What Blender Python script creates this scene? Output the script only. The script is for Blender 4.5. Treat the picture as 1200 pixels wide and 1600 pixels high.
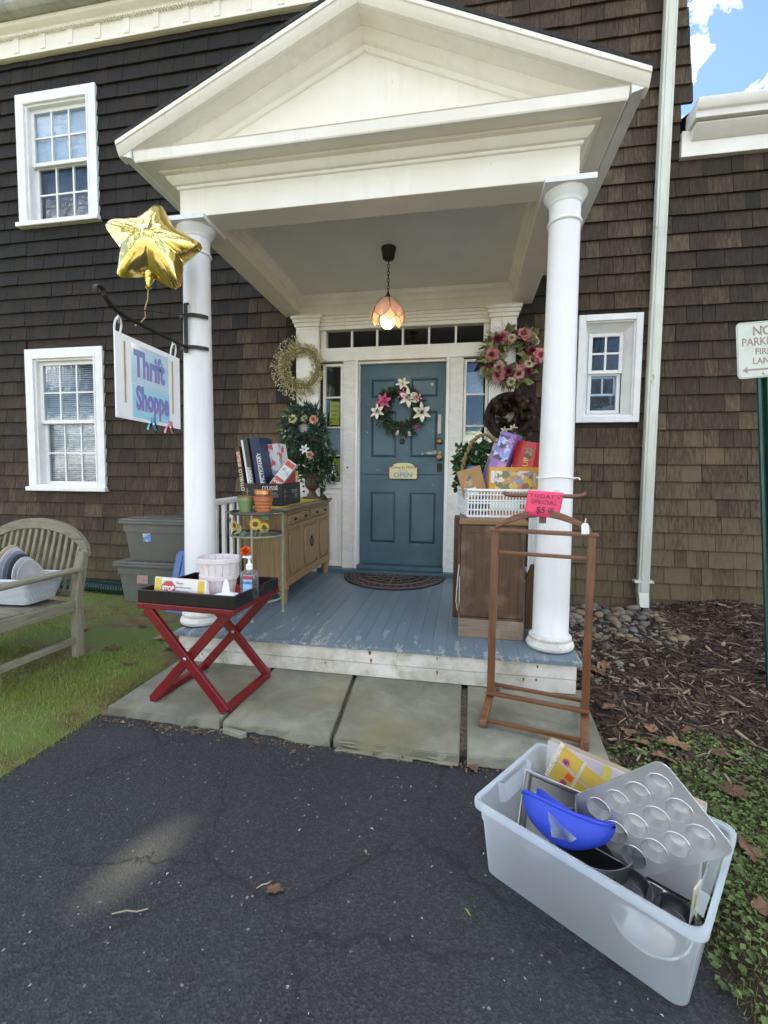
import bpy, bmesh, math, random
import numpy as np
from mathutils import Matrix, Vector, noise
R = math.radians
PI = math.pi
for o in list(bpy.data.objects): bpy.data.objects.remove(o)
scene = bpy.context.scene
col = scene.collection
rnd = random.Random(7)
U = rnd.uniform

# ---------------------------------------------------------------- camera
cam_d = bpy.data.cameras.new('camera'); cam = bpy.data.objects.new('camera', cam_d); col.objects.link(cam)
cam_d.sensor_fit = 'HORIZONTAL'; cam_d.sensor_width = 36; cam_d.lens = 700.04 / 1200 * 36
cam_d.clip_start = .05; cam_d.clip_end = 3000
cam.matrix_world = Matrix(((.98444, -.02259, .17426, .6584), (.17532, .05983, -.98269, -4.7156),
                           (.01178, .99795, .06286, 1.2494), (0, 0, 0, 1)))
scene.camera = cam
scene.render.resolution_x = 768; scene.render.resolution_y = 1024
cy = scene.cycles; cy.max_bounces = 7; cy.diffuse_bounces = 4; cy.glossy_bounces = 3; cy.transmission_bounces = 4; cy.transparent_max_bounces = 10; cy.caustics_reflective = cy.caustics_refractive = False
# ---------------------------------------------------------------- sky, sun, exposure
SUN_EL, SUN_AZ = R(42), R(-38)           # behind the house, to the left
world = bpy.data.worlds.new('World'); scene.world = world; world.use_nodes = True
wn, wl = world.node_tree.nodes, world.node_tree.links
wn.clear()
sky = wn.new('ShaderNodeTexSky'); sky.sky_type = 'NISHITA'; sky.sun_disc = False
sky.sun_elevation = SUN_EL; sky.sun_rotation = SUN_AZ; sky.dust_density = .4; sky.ozone_density = 3.0
tc = wn.new('ShaderNodeTexCoord'); mp = wn.new('ShaderNodeMapping'); mp.inputs['Scale'].default_value = (1, 1, 2.2)
mp.inputs['Location'].default_value = (1.3, .2, .1)
cn = wn.new('ShaderNodeTexNoise'); cn.inputs['Scale'].default_value = 3.4; cn.inputs['Detail'].default_value = 9
cn.inputs['Roughness'].default_value = .62; cn.inputs['Distortion'].default_value = .5
cr = wn.new('ShaderNodeValToRGB'); cr.color_ramp.elements[0].position = .495; cr.color_ramp.elements[1].position = .70
mx = wn.new('ShaderNodeMix'); mx.data_type = 'RGBA'; mx.inputs['B'].default_value = (41, 39.6, 37.8, 1)
bg = wn.new('ShaderNodeBackground'); bg.inputs['Strength'].default_value = .1
wo = wn.new('ShaderNodeOutputWorld')
wl.new(tc.outputs['Generated'], mp.inputs['Vector']); wl.new(mp.outputs[0], cn.inputs['Vector'])
wl.new(cn.outputs['Fac'], cr.inputs['Fac']); wl.new(cr.outputs['Color'], mx.inputs['Factor'])
wl.new(sky.outputs['Color'], mx.inputs['A']); wl.new(mx.outputs['Result'], bg.inputs['Color']); wl.new(bg.outputs[0], wo.inputs[0])
sun_d = bpy.data.lights.new('sun', 'SUN'); sun_d.energy = 4.5; sun_d.angle = R(.53); sun_d.color = (1, .94, .85)
sun = bpy.data.objects.new('sun', sun_d); col.objects.link(sun)
sd = Vector((math.sin(SUN_AZ) * math.cos(SUN_EL), math.cos(SUN_AZ) * math.cos(SUN_EL), math.sin(SUN_EL)))
sun.rotation_euler = sd.to_track_quat('Z', 'Y').to_euler(); sun.location = (0, 0, 20)
vs = scene.view_settings; vs.view_transform = 'Standard'; vs.look = 'None'; vs.exposure = 1.68; vs.gamma = 1
vs.use_curve_mapping = False

# ---------------------------------------------------------------- helpers
def tag(o, label=None, cat=None, group=None, kind=None):
    if label: o['label'] = label
    if cat: o['category'] = cat
    if group: o['group'] = group
    if kind: o['kind'] = kind
    return o
def thing(name, label, cat, loc=(0, 0, 0), rz=0, group=None, rot=None):
    o = bpy.data.objects.new(name, None); col.objects.link(o); o.empty_display_size = .05
    o.location = loc; o.rotation_euler = rot if rot else (0, 0, rz)
    return tag(o, label, cat, group)
def link(name, me, parent=None):
    o = bpy.data.objects.new(name, me); col.objects.link(o)
    if parent: o.parent = parent
    return o
def copy_tree(o, parent=None):
    c = o.copy(); col.objects.link(c); c.parent = parent
    for ch in o.children: copy_tree(ch, c)
    return c

class MB:
    def __init__(s, M=None): s.v = []; s.f = []; s.M = M or Matrix()
    def add(s, vs, fs):
        b = len(s.v); s.v += [tuple(s.M @ Vector(p)) for p in vs]; s.f += [tuple(b + i for i in q) for q in fs]; return s
    def box(s, x0, x1, y0, y1, z0, z1):
        return s.add([(x0, y0, z0), (x1, y0, z0), (x1, y1, z0), (x0, y1, z0), (x0, y0, z1), (x1, y0, z1), (x1, y1, z1), (x0, y1, z1)],
                     [(3, 2, 1, 0), (4, 5, 6, 7), (0, 1, 5, 4), (1, 2, 6, 5), (2, 3, 7, 6), (3, 0, 4, 7)])
    def cb(s, c, size, rot=(0, 0, 0)):
        M = s.M; s.M = M @ Matrix.Translation(c) @ __import__('mathutils').Euler(rot).to_matrix().to_4x4()
        a, b, d = [q / 2 for q in size]; s.box(-a, a, -b, b, -d, d); s.M = M; return s
    def bar(s, p, q, w, h, up=(0, 0, 1)):                     # rectangular bar from p to q
        p, q = Vector(p), Vector(q); d = (q - p).normalized(); x = d.cross(Vector(up))
        if x.length < 1e-4: x = d.cross(Vector((1, 0, 0)))
        x.normalize(); u = x.cross(d); x *= w / 2; u *= h / 2
        return s.add([p - x - u, p + x - u, p + x + u, p - x + u, q - x - u, q + x - u, q + x + u, q - x + u],
                     [(0, 1, 2, 3), (7, 6, 5, 4), (0, 4, 5, 1), (1, 5, 6, 2), (2, 6, 7, 3), (3, 7, 4, 0)])
    def tube(s, pts, r, n=8, closed=False, flat=None):
        pts = [Vector(p) for p in pts]; m = len(pts); vs = []; prev = None
        rr = r if isinstance(r, (list, tuple)) else [r] * m
        for i, p in enumerate(pts):
            a = pts[(i - 1) % m] if (closed or i > 0) else p; b = pts[(i + 1) % m] if (closed or i < m - 1) else p
            t = (b - a).normalized()
            if prev is None:
                prev = t.orthogonal().normalized()
                if flat: prev = Vector(flat)
            u = (prev - t * prev.dot(t)).normalized(); prev = u; w = t.cross(u)
            for k in range(n):
                an = 2 * PI * k / n; vs.append(p + (u * math.cos(an) + w * math.sin(an)) * rr[i])
        fs = []
        for i in range(m if closed else m - 1):
            j = (i + 1) % m
            for k in range(n):
                l = (k + 1) % n; fs.append((i * n + k, i * n + l, j * n + l, j * n + k))
        if not closed: fs += [tuple(range(n))[::-1], tuple((m - 1) * n + k for k in range(n))]
        return s.add(vs, fs)
    def lathe(s, prof, n=24, c=(0, 0, 0), cap=True, sx=1, sy=1):
        vs = []; fs = []; m = len(prof)
        for r, z in prof:
            for k in range(n):
                a = 2 * PI * k / n; vs.append((c[0] + r * math.cos(a) * sx, c[1] + r * math.sin(a) * sy, c[2] + z))
        for i in range(m - 1):
            for k in range(n):
                l = (k + 1) % n; fs.append((i * n + k, i * n + l, (i + 1) * n + l, (i + 1) * n + k))
        if cap: fs += [tuple(range(n))[::-1], tuple((m - 1) * n + k for k in range(n))]
        return s.add(vs, fs)
    def prism(s, poly, ax, a0, a1):                              # poly in the two other axes
        i = 'xyz'.index(ax); n = len(poly); vs = []
        for a in (a0, a1):
            for p in poly: q = list(p); q.insert(i, a); vs.append(q)
        return s.add(vs, [tuple(range(n)), tuple(range(2 * n - 1, n - 1, -1))] + [(k, n + k, n + (k + 1) % n, (k + 1) % n) for k in range(n)])
    def build(s, name, mat, parent=None, bev=0, smooth=True, seg=1, solid=0, ang=35):
        me = bpy.data.meshes.new(name); me.from_pydata(s.v, [], s.f)
        bm = bmesh.new(); bm.from_mesh(me); bmesh.ops.recalc_face_normals(bm, faces=bm.faces)
        if bev: bmesh.ops.bevel(bm, geom=[e for e in bm.edges if e.is_manifold and e.calc_face_angle(0) > .6], offset=bev, segments=seg, affect='EDGES', profile=.6)
        bm.to_mesh(me); bm.free()
        if smooth:
            me.polygons.foreach_set('use_smooth', [True] * len(me.polygons)); me.set_sharp_from_angle(angle=R(ang))
        if not smooth: me.shade_flat()
        if mat: me.materials.append(mat)
        o = link(name, me, parent)
        if solid: md = o.modifiers.new('solid', 'SOLIDIFY'); md.thickness = solid; md.offset = -1
        return o
def np_mesh(name, V, F, mat, parent=None, attr=None, smooth=False):
    V = np.asarray(V, np.float32).reshape(-1, 3); F = np.asarray(F, np.int32); k = F.shape[1]
    me = bpy.data.meshes.new(name); me.vertices.add(len(V)); me.vertices.foreach_set('co', V.ravel())
    me.loops.add(F.size); me.loops.foreach_set('vertex_index', F.ravel()); me.polygons.add(len(F))
    me.polygons.foreach_set('loop_start', np.arange(0, F.size, k, dtype=np.int32))
    me.update(calc_edges=True)
    if not smooth: me.shade_flat()
    if attr:
        for an, av in attr.items():
            a = me.attributes.new(an, 'FLOAT', 'FACE'); a.data.foreach_set('value', np.asarray(av, np.float32))
    if mat: me.materials.append(mat)
    return link(name, me, parent)
def text(s, size, mat, parent, M, name='lettering', bold=0, sx=1, align='CENTER', shear=0, space=1, ext=.0006):
    cu = bpy.data.curves.new('t', 'FONT'); cu.body = s; cu.size = size; cu.align_x = align; cu.align_y = 'CENTER'
    cu.offset = bold; cu.shear = shear; cu.space_character = space; cu.extrude = ext; cu.resolution_u = 3
    o = bpy.data.objects.new('t', cu); col.objects.link(o)
    bpy.context.view_layer.update()
    me = bpy.data.meshes.new_from_object(o.evaluated_get(bpy.context.evaluated_depsgraph_get()))
    bpy.data.objects.remove(o); me.transform(Matrix.Diagonal((sx, 1, 1, 1))); me.transform(M); me.materials.clear(); me.materials.append(mat)
    me.name = name
    return link(name, me, parent)
def face(loc, facing='-y', rz=0, tilt=0):          # text plane matrix: lies on a face that looks along `facing`
    B = {'-y': Matrix.Rotation(PI / 2, 4, 'X'), '+x': Matrix.Rotation(PI / 2, 4, 'Z') @ Matrix.Rotation(PI / 2, 4, 'X'), '+z': Matrix()}[facing]
    return Matrix.Translation(loc) @ Matrix.Rotation(rz, 4, 'Z') @ B @ Matrix.Rotation(tilt, 4, 'Z')

# ---------------------------------------------------------------- materials
MATS = {}
def nodes(name):
    m = bpy.data.materials.new(name); m.use_nodes = True; n, l = m.node_tree.nodes, m.node_tree.links
    return m, n, l, n['Principled BSDF']
def setp(p, **k):
    for a, b in k.items(): p.inputs[a].default_value = b
def noise_n(n, l, vec, scale, detail=4, rough=.6, dist=0):
    t = n.new('ShaderNodeTexNoise'); t.inputs['Scale'].default_value = scale; t.inputs['Detail'].default_value = detail
    t.inputs['Roughness'].default_value = rough; t.inputs['Distortion'].default_value = dist; l.new(vec, t.inputs['Vector']); return t
def coords(n, l, stretch=(1, 1, 1), space='Object'):
    t = n.new('ShaderNodeTexCoord'); m = n.new('ShaderNodeMapping'); m.inputs['Scale'].default_value = stretch
    l.new(t.outputs[space], m.inputs['Vector']); return m.outputs[0]
def ramp(n, l, fac, stops, interp='LINEAR'):
    r = n.new('ShaderNodeValToRGB'); r.color_ramp.interpolation = interp; e = r.color_ramp.elements
    while len(e) < len(stops): e.new(.5)
    for i, (p, c) in enumerate(stops): e[i].position = p; e[i].color = (*c[:3], 1) if not isinstance(c, (int, float)) else (c, c, c, 1)
    l.new(fac, r.inputs['Fac']); return r.outputs['Color']
def mixc(n, l, fac, a, b, mode='MIX'):
    m = n.new('ShaderNodeMix'); m.data_type = 'RGBA'; m.blend_type = mode
    for k, x in (('Factor', fac), ('A', a), ('B', b)):
        if hasattr(x, 'is_linked'): l.new(x, m.inputs[k])
        else: m.inputs[k].default_value = x if k == 'Factor' else (*x[:3], 1)
    return m.outputs['Result']
def bump(n, l, p, h, strength=.3, dist=.01):
    b = n.new('ShaderNodeBump'); b.inputs['Strength'].default_value = strength; b.inputs['Distance'].default_value = dist
    l.new(h, b.inputs['Height']); l.new(b.outputs[0], p.inputs['Normal'])
def mat(name, c, rough=.6, c2=None, scale=9, stretch=(1, 1, 1), metal=0, bs=0, bscale=60, spots=None, spot_at=.68, spot_scale=30, obrand=0, streak=None, streak_amt=.5, **kw):
    """base colour varied by noise towards c2, optional chips/spots of another colour, fine bump"""
    if name in MATS: return MATS[name]
    m, n, l, p = nodes(name); v = coords(n, l, stretch)
    c2 = c2 or tuple(x * .78 for x in c)
    t = noise_n(n, l, v, scale, 6); co = ramp(n, l, t.outputs['Fac'], [(.3, c2), (.68, c)])
    if spots:
        t2 = noise_n(n, l, v, spot_scale, 5, .65); f = ramp(n, l, t2.outputs['Fac'], [(spot_at, 0.), (spot_at + .03, 1.)])
        co = mixc(n, l, f, co, spots)
    if streak:
        g_ = n.new('ShaderNodeNewGeometry'); ms_ = n.new('ShaderNodeMapping'); ms_.inputs['Scale'].default_value = (9, 9, .9); l.new(g_.outputs['Position'], ms_.inputs[0]); t4 = noise_n(n, l, ms_.outputs[0], 1.6, 7, .7, .3)
        t5 = noise_n(n, l, g_.outputs['Position'], 1.1, 4); f4 = ramp(n, l, t4.outputs['Fac'], [(.50, 0.), (.72, streak_amt)]); f5 = ramp(n, l, t5.outputs['Fac'], [(.40, 0.), (.62, 1.)]); co = mixc(n, l, mixc(n, l, 1.0, f4, f5, 'MULTIPLY'), co, streak)
    if obrand:
        oi = n.new('ShaderNodeObjectInfo'); hs = n.new('ShaderNodeHueSaturation'); mr = n.new('ShaderNodeMapRange')
        mr.inputs['To Min'].default_value = 1 - obrand; mr.inputs['To Max'].default_value = 1 + obrand
        l.new(oi.outputs['Random'], mr.inputs['Value']); l.new(mr.outputs[0], hs.inputs['Value']); l.new(co, hs.inputs['Color']); co = hs.outputs[0]
    l.new(co, p.inputs['Base Color']); setp(p, Roughness=rough, Metallic=metal)
    rt = ramp(n, l, t.outputs['Fac'], [(.25, min(1, rough * 1.15)), (.75, rough * .85)]); l.new(rt, p.inputs['Roughness'])
    if bs: bump(n, l, p, noise_n(n, l, v, bscale, 5).outputs['Fac'], bs, .004)
    for k, x in kw.items(): p.inputs[k.replace('_', ' ')].default_value = x
    MATS[name] = m; return m
def wood(name, c, c2, axis='z', scale=14, rough=.5, bs=.15, dirt=None):
    if name in MATS: return MATS[name]
    st = {'x': (.08, 1, 1), 'y': (1, .08, 1), 'z': (1, 1, .08)}[axis]
    m, n, l, p = nodes(name); v = coords(n, l, tuple(q * scale / 3 for q in st))
    t = noise_n(n, l, v, 9, 6, .6, .6); co = ramp(n, l, t.outputs['Fac'], [(.28, c2), (.5, c), (.72, tuple(x * 1.2 for x in c))])
    if dirt:
        t2 = noise_n(n, l, coords(n, l), 6, 6); co = mixc(n, l, ramp(n, l, t2.outputs['Fac'], [(.5, 0.), (.66, .8)]), co, dirt)
    l.new(co, p.inputs['Base Color']); setp(p, Roughness=rough); bump(n, l, p, t.outputs['Fac'], bs, .003)
    MATS[name] = m; return m
def art(name, cols, scale=14, base=None, rough=.35, seed=0):
    """flat print: patches of ink"""
    if name in MATS: return MATS[name]
    m, n, l, p = nodes(name); v = coords(n, l)
    mpn = v.node; mpn.inputs['Location'].default_value = (seed, seed * .7, seed * .3)
    t = n.new('ShaderNodeTexVoronoi'); t.inputs['Scale'].default_value = scale; t.inputs['Randomness'].default_value = 1
    nz = noise_n(n, l, v, scale * 1.3, 3); vv = n.new('ShaderNodeVectorMath'); vv.operation = 'MULTIPLY_ADD'
    vv.inputs[1].default_value = (.06, .06, .06); l.new(nz.outputs['Color'], vv.inputs[0]); l.new(v, vv.inputs[2]); l.new(vv.outputs[0], t.inputs['Vector'])
    sp = n.new('ShaderNodeSeparateColor'); l.new(t.outputs['Color'], sp.inputs[0])
    k = len(cols); co = ramp(n, l, sp.outputs[0], [(i / k, c) for i, c in enumerate(cols)], 'CONSTANT')
    l.new(co, p.inputs['Base Color']); setp(p, Roughness=rough); MATS[name] = m; return m
def glass(name='window_glass', tint=(.9, .95, 1), rough=.0, refl=.06):
    if name in MATS: return MATS[name]
    m, n, l, p = nodes(name); n.remove(p)
    tr = n.new('ShaderNodeBsdfTransparent'); tr.inputs[0].default_value = (*tint, 1); gl = n.new('ShaderNodeBsdfGlossy'); gl.inputs['Roughness'].default_value = rough
    v = coords(n, l); b = n.new('ShaderNodeBump'); b.inputs['Strength'].default_value = .06; b.inputs['Distance'].default_value = .02
    l.new(noise_n(n, l, v, 3, 2).outputs['Fac'], b.inputs['Height']); l.new(b.outputs[0], gl.inputs['Normal'])
    fr0 = n.new('ShaderNodeLayerWeight'); fr0.inputs[0].default_value = .5; pw_ = n.new('ShaderNodeMath'); pw_.operation = 'POWER'; pw_.inputs[1].default_value = 3.5; l.new(fr0.outputs['Facing'], pw_.inputs[0])
    fr = n.new('ShaderNodeMath'); fr.name = 'reflectance'; fr.operation = 'MULTIPLY_ADD'; fr.inputs[1].default_value = .7; fr.inputs[2].default_value = refl; l.new(pw_.outputs[0], fr.inputs[0])
    ms = n.new('ShaderNodeMixShader'); l.new(fr.outputs[0], ms.inputs[0]); l.new(tr.outputs[0], ms.inputs[1]); l.new(gl.outputs[0], ms.inputs[2])
    l.new(ms.outputs[0], n['Material Output'].inputs[0]); MATS[name] = m; return m
def leafm(name, c, c2, rough=.5, trans=.25):
    if name in MATS: return MATS[name]
    m, n, l, p = nodes(name); g = n.new('ShaderNodeNewGeometry'); co = ramp(n, l, g.outputs['Random Per Island'], [(0, c2), (.55, c), (1, tuple(min(1, x * 1.5) for x in c))])
    l.new(co, p.inputs['Base Color']); setp(p, Roughness=rough)
    t = n.new('ShaderNodeBsdfTranslucent'); l.new(co, t.inputs[0]); ms = n.new('ShaderNodeMixShader'); ms.inputs[0].default_value = trans
    l.new(p.outputs[0], ms.inputs[1]); l.new(t.outputs[0], ms.inputs[2]); l.new(ms.outputs[0], n['Material Output'].inputs[0]); MATS[name] = m; return m
def shingle_mat(name, kind):
    """weathered cedar: wear 0 = darkest, 1 = palest; read from the object or from the faces"""
    m, n, l, p = nodes(name)
    a = n.new('ShaderNodeAttribute'); a.attribute_name = 'shingle_tone'; a.attribute_type = kind
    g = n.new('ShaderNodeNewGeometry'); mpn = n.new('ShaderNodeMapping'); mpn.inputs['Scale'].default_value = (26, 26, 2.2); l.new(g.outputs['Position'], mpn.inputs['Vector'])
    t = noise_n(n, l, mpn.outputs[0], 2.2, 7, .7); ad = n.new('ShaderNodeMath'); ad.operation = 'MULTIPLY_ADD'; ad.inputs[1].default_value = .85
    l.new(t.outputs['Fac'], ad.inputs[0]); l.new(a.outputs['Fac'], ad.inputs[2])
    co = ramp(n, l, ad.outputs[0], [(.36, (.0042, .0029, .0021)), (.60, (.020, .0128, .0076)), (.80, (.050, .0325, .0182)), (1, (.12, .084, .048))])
    sx = n.new('ShaderNodeSeparateXYZ'); l.new(g.outputs['Position'], sx.inputs[0])
    t2 = noise_n(n, l, g.outputs['Position'], 1.6, 5); mm = n.new('ShaderNodeMath'); mm.operation = 'MULTIPLY_ADD'; mm.inputs[1].default_value = 1.4
    l.new(t2.outputs['Fac'], mm.inputs[0]); sb = n.new('ShaderNodeMath'); sb.operation = 'MULTIPLY'; sb.inputs[1].default_value = -1; l.new(sx.outputs['Z'], sb.inputs[0]); l.new(sb.outputs[0], mm.inputs[2])
    f = ramp(n, l, mm.outputs[0], [(.0, 0.), (.9, .6)]); co = mixc(n, l, f, co, (.105, .084, .033))      # algae low on the wall
    l.new(co, p.inputs['Base Color']); setp(p, Roughness=.85); bump(n, l, p, t.outputs['Fac'], .4, .006); return m

WHITE = mat('white_paint', (.82, .81, .77), .45, (.72, .70, .64), 4, bs=.12, bscale=35, spots=(.42, .38, .30), spot_at=.735, spot_scale=14, streak=(.52, .47, .37), streak_amt=.35)
WHITE2 = mat('white_trim', (.80, .81, .82), .42, (.72, .73, .72), 7, bs=.08, spots=(.45, .43, .38), spot_at=.75, spot_scale=22, streak=(.52, .52, .45), streak_amt=.45)
CREAM = mat('cream_paint', (.84, .82, .75), .5, (.77, .74, .65), 2.2, bs=.16, bscale=25, spots=(.55, .48, .34), spot_at=.70, spot_scale=11, streak=(.55, .49, .36), streak_amt=.35)
CEIL = mat('ceiling_paint', (.78, .78, .75), .55, (.70, .70, .67), 2, bs=.05)
BLACKM = mat('black_iron', (.022, .022, .021), .5, (.04, .036, .03), 20, metal=.6, bs=.3)
DARK = mat('dark_void', (.012, .011, .01), .9)
BRASS = mat('old_brass', (.32, .23, .11), .4, (.16, .11, .05), 30, metal=.9)
STEEL = mat('steel', (.55, .56, .57), .3, (.4, .41, .42), 14, metal=1, bs=.05)
INK = mat('black_ink', (.02, .02, .02), .6)
PAPER = mat('white_paper', (.82, .82, .80), .6, (.76, .76, .74), 4)

# ================================================================ setting
def fbm(x, y, s, o=3): return sum(noise.noise(Vector((x * s * 2 ** i, y * s * 2 ** i, 3.1 * i))) / 2 ** i for i in range(o))
def sm(t): t = max(0, min(1, t)); return t * t * (3 - 2 * t)
def z_lawn(x, y):
    e = sm((-1.22 - x) / .22)
    return -.075 + e * (.07 + .018 * fbm(x, y, 1.3)) + .03 * sm((y + 1.2) / 1.2)
def z_bed(x, y):
    z = -.06 + .05 * sm((x - 1.36) / .12) + .06 * sm((y + 2.7) / 2.6) + .016 * fbm(x, y, 1.6) + .012 * fbm(x, y, 7, 2)
    z += .13 * math.exp(-((x - 3.1) / .55) ** 2 - (y / .7) ** 2)
    return z
def grid(name, xs, ys, zf, m, jx=None):
    V = [(x + (jx(y) if jx and i in (0, len(xs) - 1) else 0), y, zf(x, y)) for y in ys for i, x in enumerate(xs)]
    n = len(xs); F = [(j * n + i, j * n + i + 1, (j + 1) * n + i + 1, (j + 1) * n + i) for j in range(len(ys) - 1) for i in range(n - 1)]
    o = np_mesh(name, V, F, m, smooth=True); return tag(o, kind='structure')
def soil_mat(name, stops, scale, bs, moss=None):
    m, n, l, p = nodes(name); v = coords(n, l); t = noise_n(n, l, v, scale, 9, .72); co = ramp(n, l, t.outputs['Fac'], stops)
    if moss:
        t2 = noise_n(n, l, v, 1.5, 5); co = mixc(n, l, ramp(n, l, t2.outputs['Fac'], [(.46, 0.), (.58, 1.)]), co, moss)
    l.new(co, p.inputs['Base Color']); setp(p, Roughness=.95); bump(n, l, p, noise_n(n, l, v, 55, 6, .7).outputs['Fac'], bs, .02); return m
lawn_m = soil_mat('lawn_soil', [(.3, (.06, .042, .022)), (.5, (.15, .115, .05)), (.7, (.24, .21, .075))], 6, .6, (.10, .15, .028))
bed_m = soil_mat('mulch_soil', [(.3, (.018, .011, .007)), (.55, (.05, .033, .021)), (.75, (.10, .068, .042))], 14, .9)
far_m = soil_mat('far_ground', [(.3, (.10, .11, .035)), (.7, (.17, .17, .07))], .6, .4)
lin = lambda a, b, n: list(np.linspace(a, b, n))
tag(np_mesh('ground', [(-400, -400, -.13), (400, -400, -.13), (400, 400, -.13), (-400, 400, -.13)], [(0, 1, 2, 3)], far_m), kind='structure')
grid('lawn', lin(-16, -5, 10)[:-1] + lin(-5, -1.5, 60) + lin(-1.46, -1.16, 14), lin(-12, -5, 10)[:-1] + lin(-5, .1, 90), z_lawn, lawn_m, lambda y: .04 * fbm(0, y, 2.2))
grid('planting_bed', lin(1.34, 1.6, 10) + lin(1.64, 3.8, 50) + lin(4, 12, 8), lin(-9, -4.4, 8)[:-1] + lin(-4.4, .1, 90), z_bed, bed_m)
# asphalt -------------------------------------------------------
m, n, l, p = nodes('asphalt'); v = coords(n, l)
vo = n.new('ShaderNodeTexVoronoi'); vo.inputs['Scale'].default_value = 150; l.new(v, vo.inputs['Vector'])
vo2 = n.new('ShaderNodeTexVoronoi'); vo2.inputs['Scale'].default_value = 90; l.new(v, vo2.inputs['Vector'])
sc = n.new('ShaderNodeSeparateColor'); l.new(vo.outputs['Color'], sc.inputs[0])
big = noise_n(n, l, v, 1.3, 6, .6)
co = ramp(n, l, big.outputs['Fac'], [(.3, (.0098, .0112, .0128)), (.7, (.0185, .0208, .0232))])
co = mixc(n, l, ramp(n, l, sc.outputs[0], [(.45, 0.), (.97, .6)]), co, (.052, .055, .060))
co = mixc(n, l, ramp(n, l, sc.outputs[1], [(.9985, 0.), (.999, .7)]), co, (.4, .38, .34))
# pale dusty patch
def blob(cx, cy, sx, sy, rot=0):
    mp = n.new('ShaderNodeMapping'); mp.vector_type = 'TEXTURE'; mp.inputs['Location'].default_value = (cx, cy, -.05); mp.inputs['Rotation'].default_value = (0, 0, rot)
    mp.inputs['Scale'].default_value = (sx, sy, 1); l.new(v, mp.inputs['Vector']); g = n.new('ShaderNodeTexGradient'); g.gradient_type = 'SPHERICAL'; l.new(mp.outputs[0], g.inputs[0])
    w = noise_n(n, l, v, 34, 9, .85); q = n.new('ShaderNodeMath'); q.operation = 'MULTIPLY'; l.new(g.outputs['Fac'], q.inputs[0]); l.new(w.outputs['Fac'], q.inputs[1]); return q.outputs[0]
co = mixc(n, l, ramp(n, l, blob(-.41, -3.42, .12, .27, -.25), [(.02, 0.), (.45, .7)]), co, (.15, .135, .10))
# cracks: thin lines along warped cell borders, only in some places
cv = n.new('ShaderNodeTexVoronoi'); cv.feature = 'DISTANCE_TO_EDGE'; cv.inputs['Scale'].default_value = 1.15
wz = noise_n(n, l, v, 5, 6, .7); wv = n.new('ShaderNodeVectorMath'); wv.operation = 'MULTIPLY_ADD'; wv.inputs[1].default_value = (.22, .22, .0)
l.new(wz.outputs['Color'], wv.inputs[0]); l.new(v, wv.inputs[2]); l.new(wv.outputs[0], cv.inputs['Vector'])
ck = ramp(n, l, cv.outputs['Distance'], [(.0, .85), (.012, 0.)]); sel = ramp(n, l, noise_n(n, l, v, 1.7, 3).outputs['Fac'], [(.40, 0.), (.50, 1.)])
ckm = mixc(n, l, 1.0, ck, sel, 'MULTIPLY'); co = mixc(n, l, ckm, co, (.004, .004, .004))
l.new(co, p.inputs['Base Color']); setp(p, Roughness=.72)
hb = n.new('ShaderNodeMath'); hb.operation = 'ADD'; l.new(vo.outputs['Distance'], hb.inputs[0]); l.new(vo2.outputs['Distance'], hb.inputs[1])
hc = n.new('ShaderNodeMath'); hc.operation = 'SUBTRACT'; l.new(hb.outputs[0], hc.inputs[0]); l.new(ckm, hc.inputs[1])
bump(n, l, p, hc.outputs[0], .45, .005); ASPH = m
zdr = lambda x, y: -.05 + .006 * fbm(x, y, .9, 2)
grid('driveway', lin(-1.45, 1.5, 40), lin(-6, -2.55, 45), zdr, ASPH)
grid('parking_area', lin(-14, 14, 12), lin(-40, -6, 8), lambda x, y: -.052, mat('bounce_gravel', (.36, .34, .30), .9, (.28, .26, .23), 20, bs=.4))  # unseen ground, coloured pale to bounce sunlight up into the porch
# bluestone walk ------------------------------------------------
m, n, l, p = nodes('bluestone'); v = coords(n, l, space='Object'); g = n.new('ShaderNodeNewGeometry'); v = g.outputs['Position']
oi = n.new('ShaderNodeObjectInfo')
t = noise_n(n, l, v, 3.2, 8, .65, .4); co = ramp(n, l, t.outputs['Fac'], [(.30, (.125, .13, .10)), (.5, (.215, .215, .165)), (.70, (.32, .315, .25))])
t2 = noise_n(n, l, v, 1.5, 6, .6); co = mixc(n, l, ramp(n, l, t2.outputs['Fac'], [(.45, 0.), (.66, .6)]), co, (.22, .195, .085))
t3 = noise_n(n, l, v, 26, 5, .7); co = mixc(n, l, ramp(n, l, t3.outputs['Fac'], [(.66, 0.), (.74, .35)]), co, (.36, .36, .33))
hs = n.new('ShaderNodeHueSaturation'); mr = n.new('ShaderNodeMapRange'); mr.inputs['To Min'].default_value = .85; mr.inputs['To Max'].default_value = 1.1
l.new(oi.outputs['Random'], mr.inputs[0]); l.new(mr.outputs[0], hs.inputs['Value']); l.new(co, hs.inputs['Color']); l.new(hs.outputs[0], p.inputs['Base Color'])
setp(p, Roughness=.7); bump(n, l, p, noise_n(n, l, v, 11, 8, .7).outputs['Fac'], .3, .012); STONE = m
path = np_mesh('path', [(-1.3, -2.61, -.052), (1.4, -2.60, -.052), (1.4, -1.8, -.052), (-1.3, -1.8, -.052), (-1.3, -2.60, -.03), (1.39, -2.59, -.03), (1.39, -1.8, -.03), (-1.3, -1.8, -.03)],
               [(4, 5, 6, 7), (0, 1, 5, 4), (1, 2, 6, 5), (3, 0, 4, 7)], mat('joint_grit', (.16, .13, .09), .95, (.06, .05, .035), 40, bs=.6)); tag(path, kind='structure')
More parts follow.
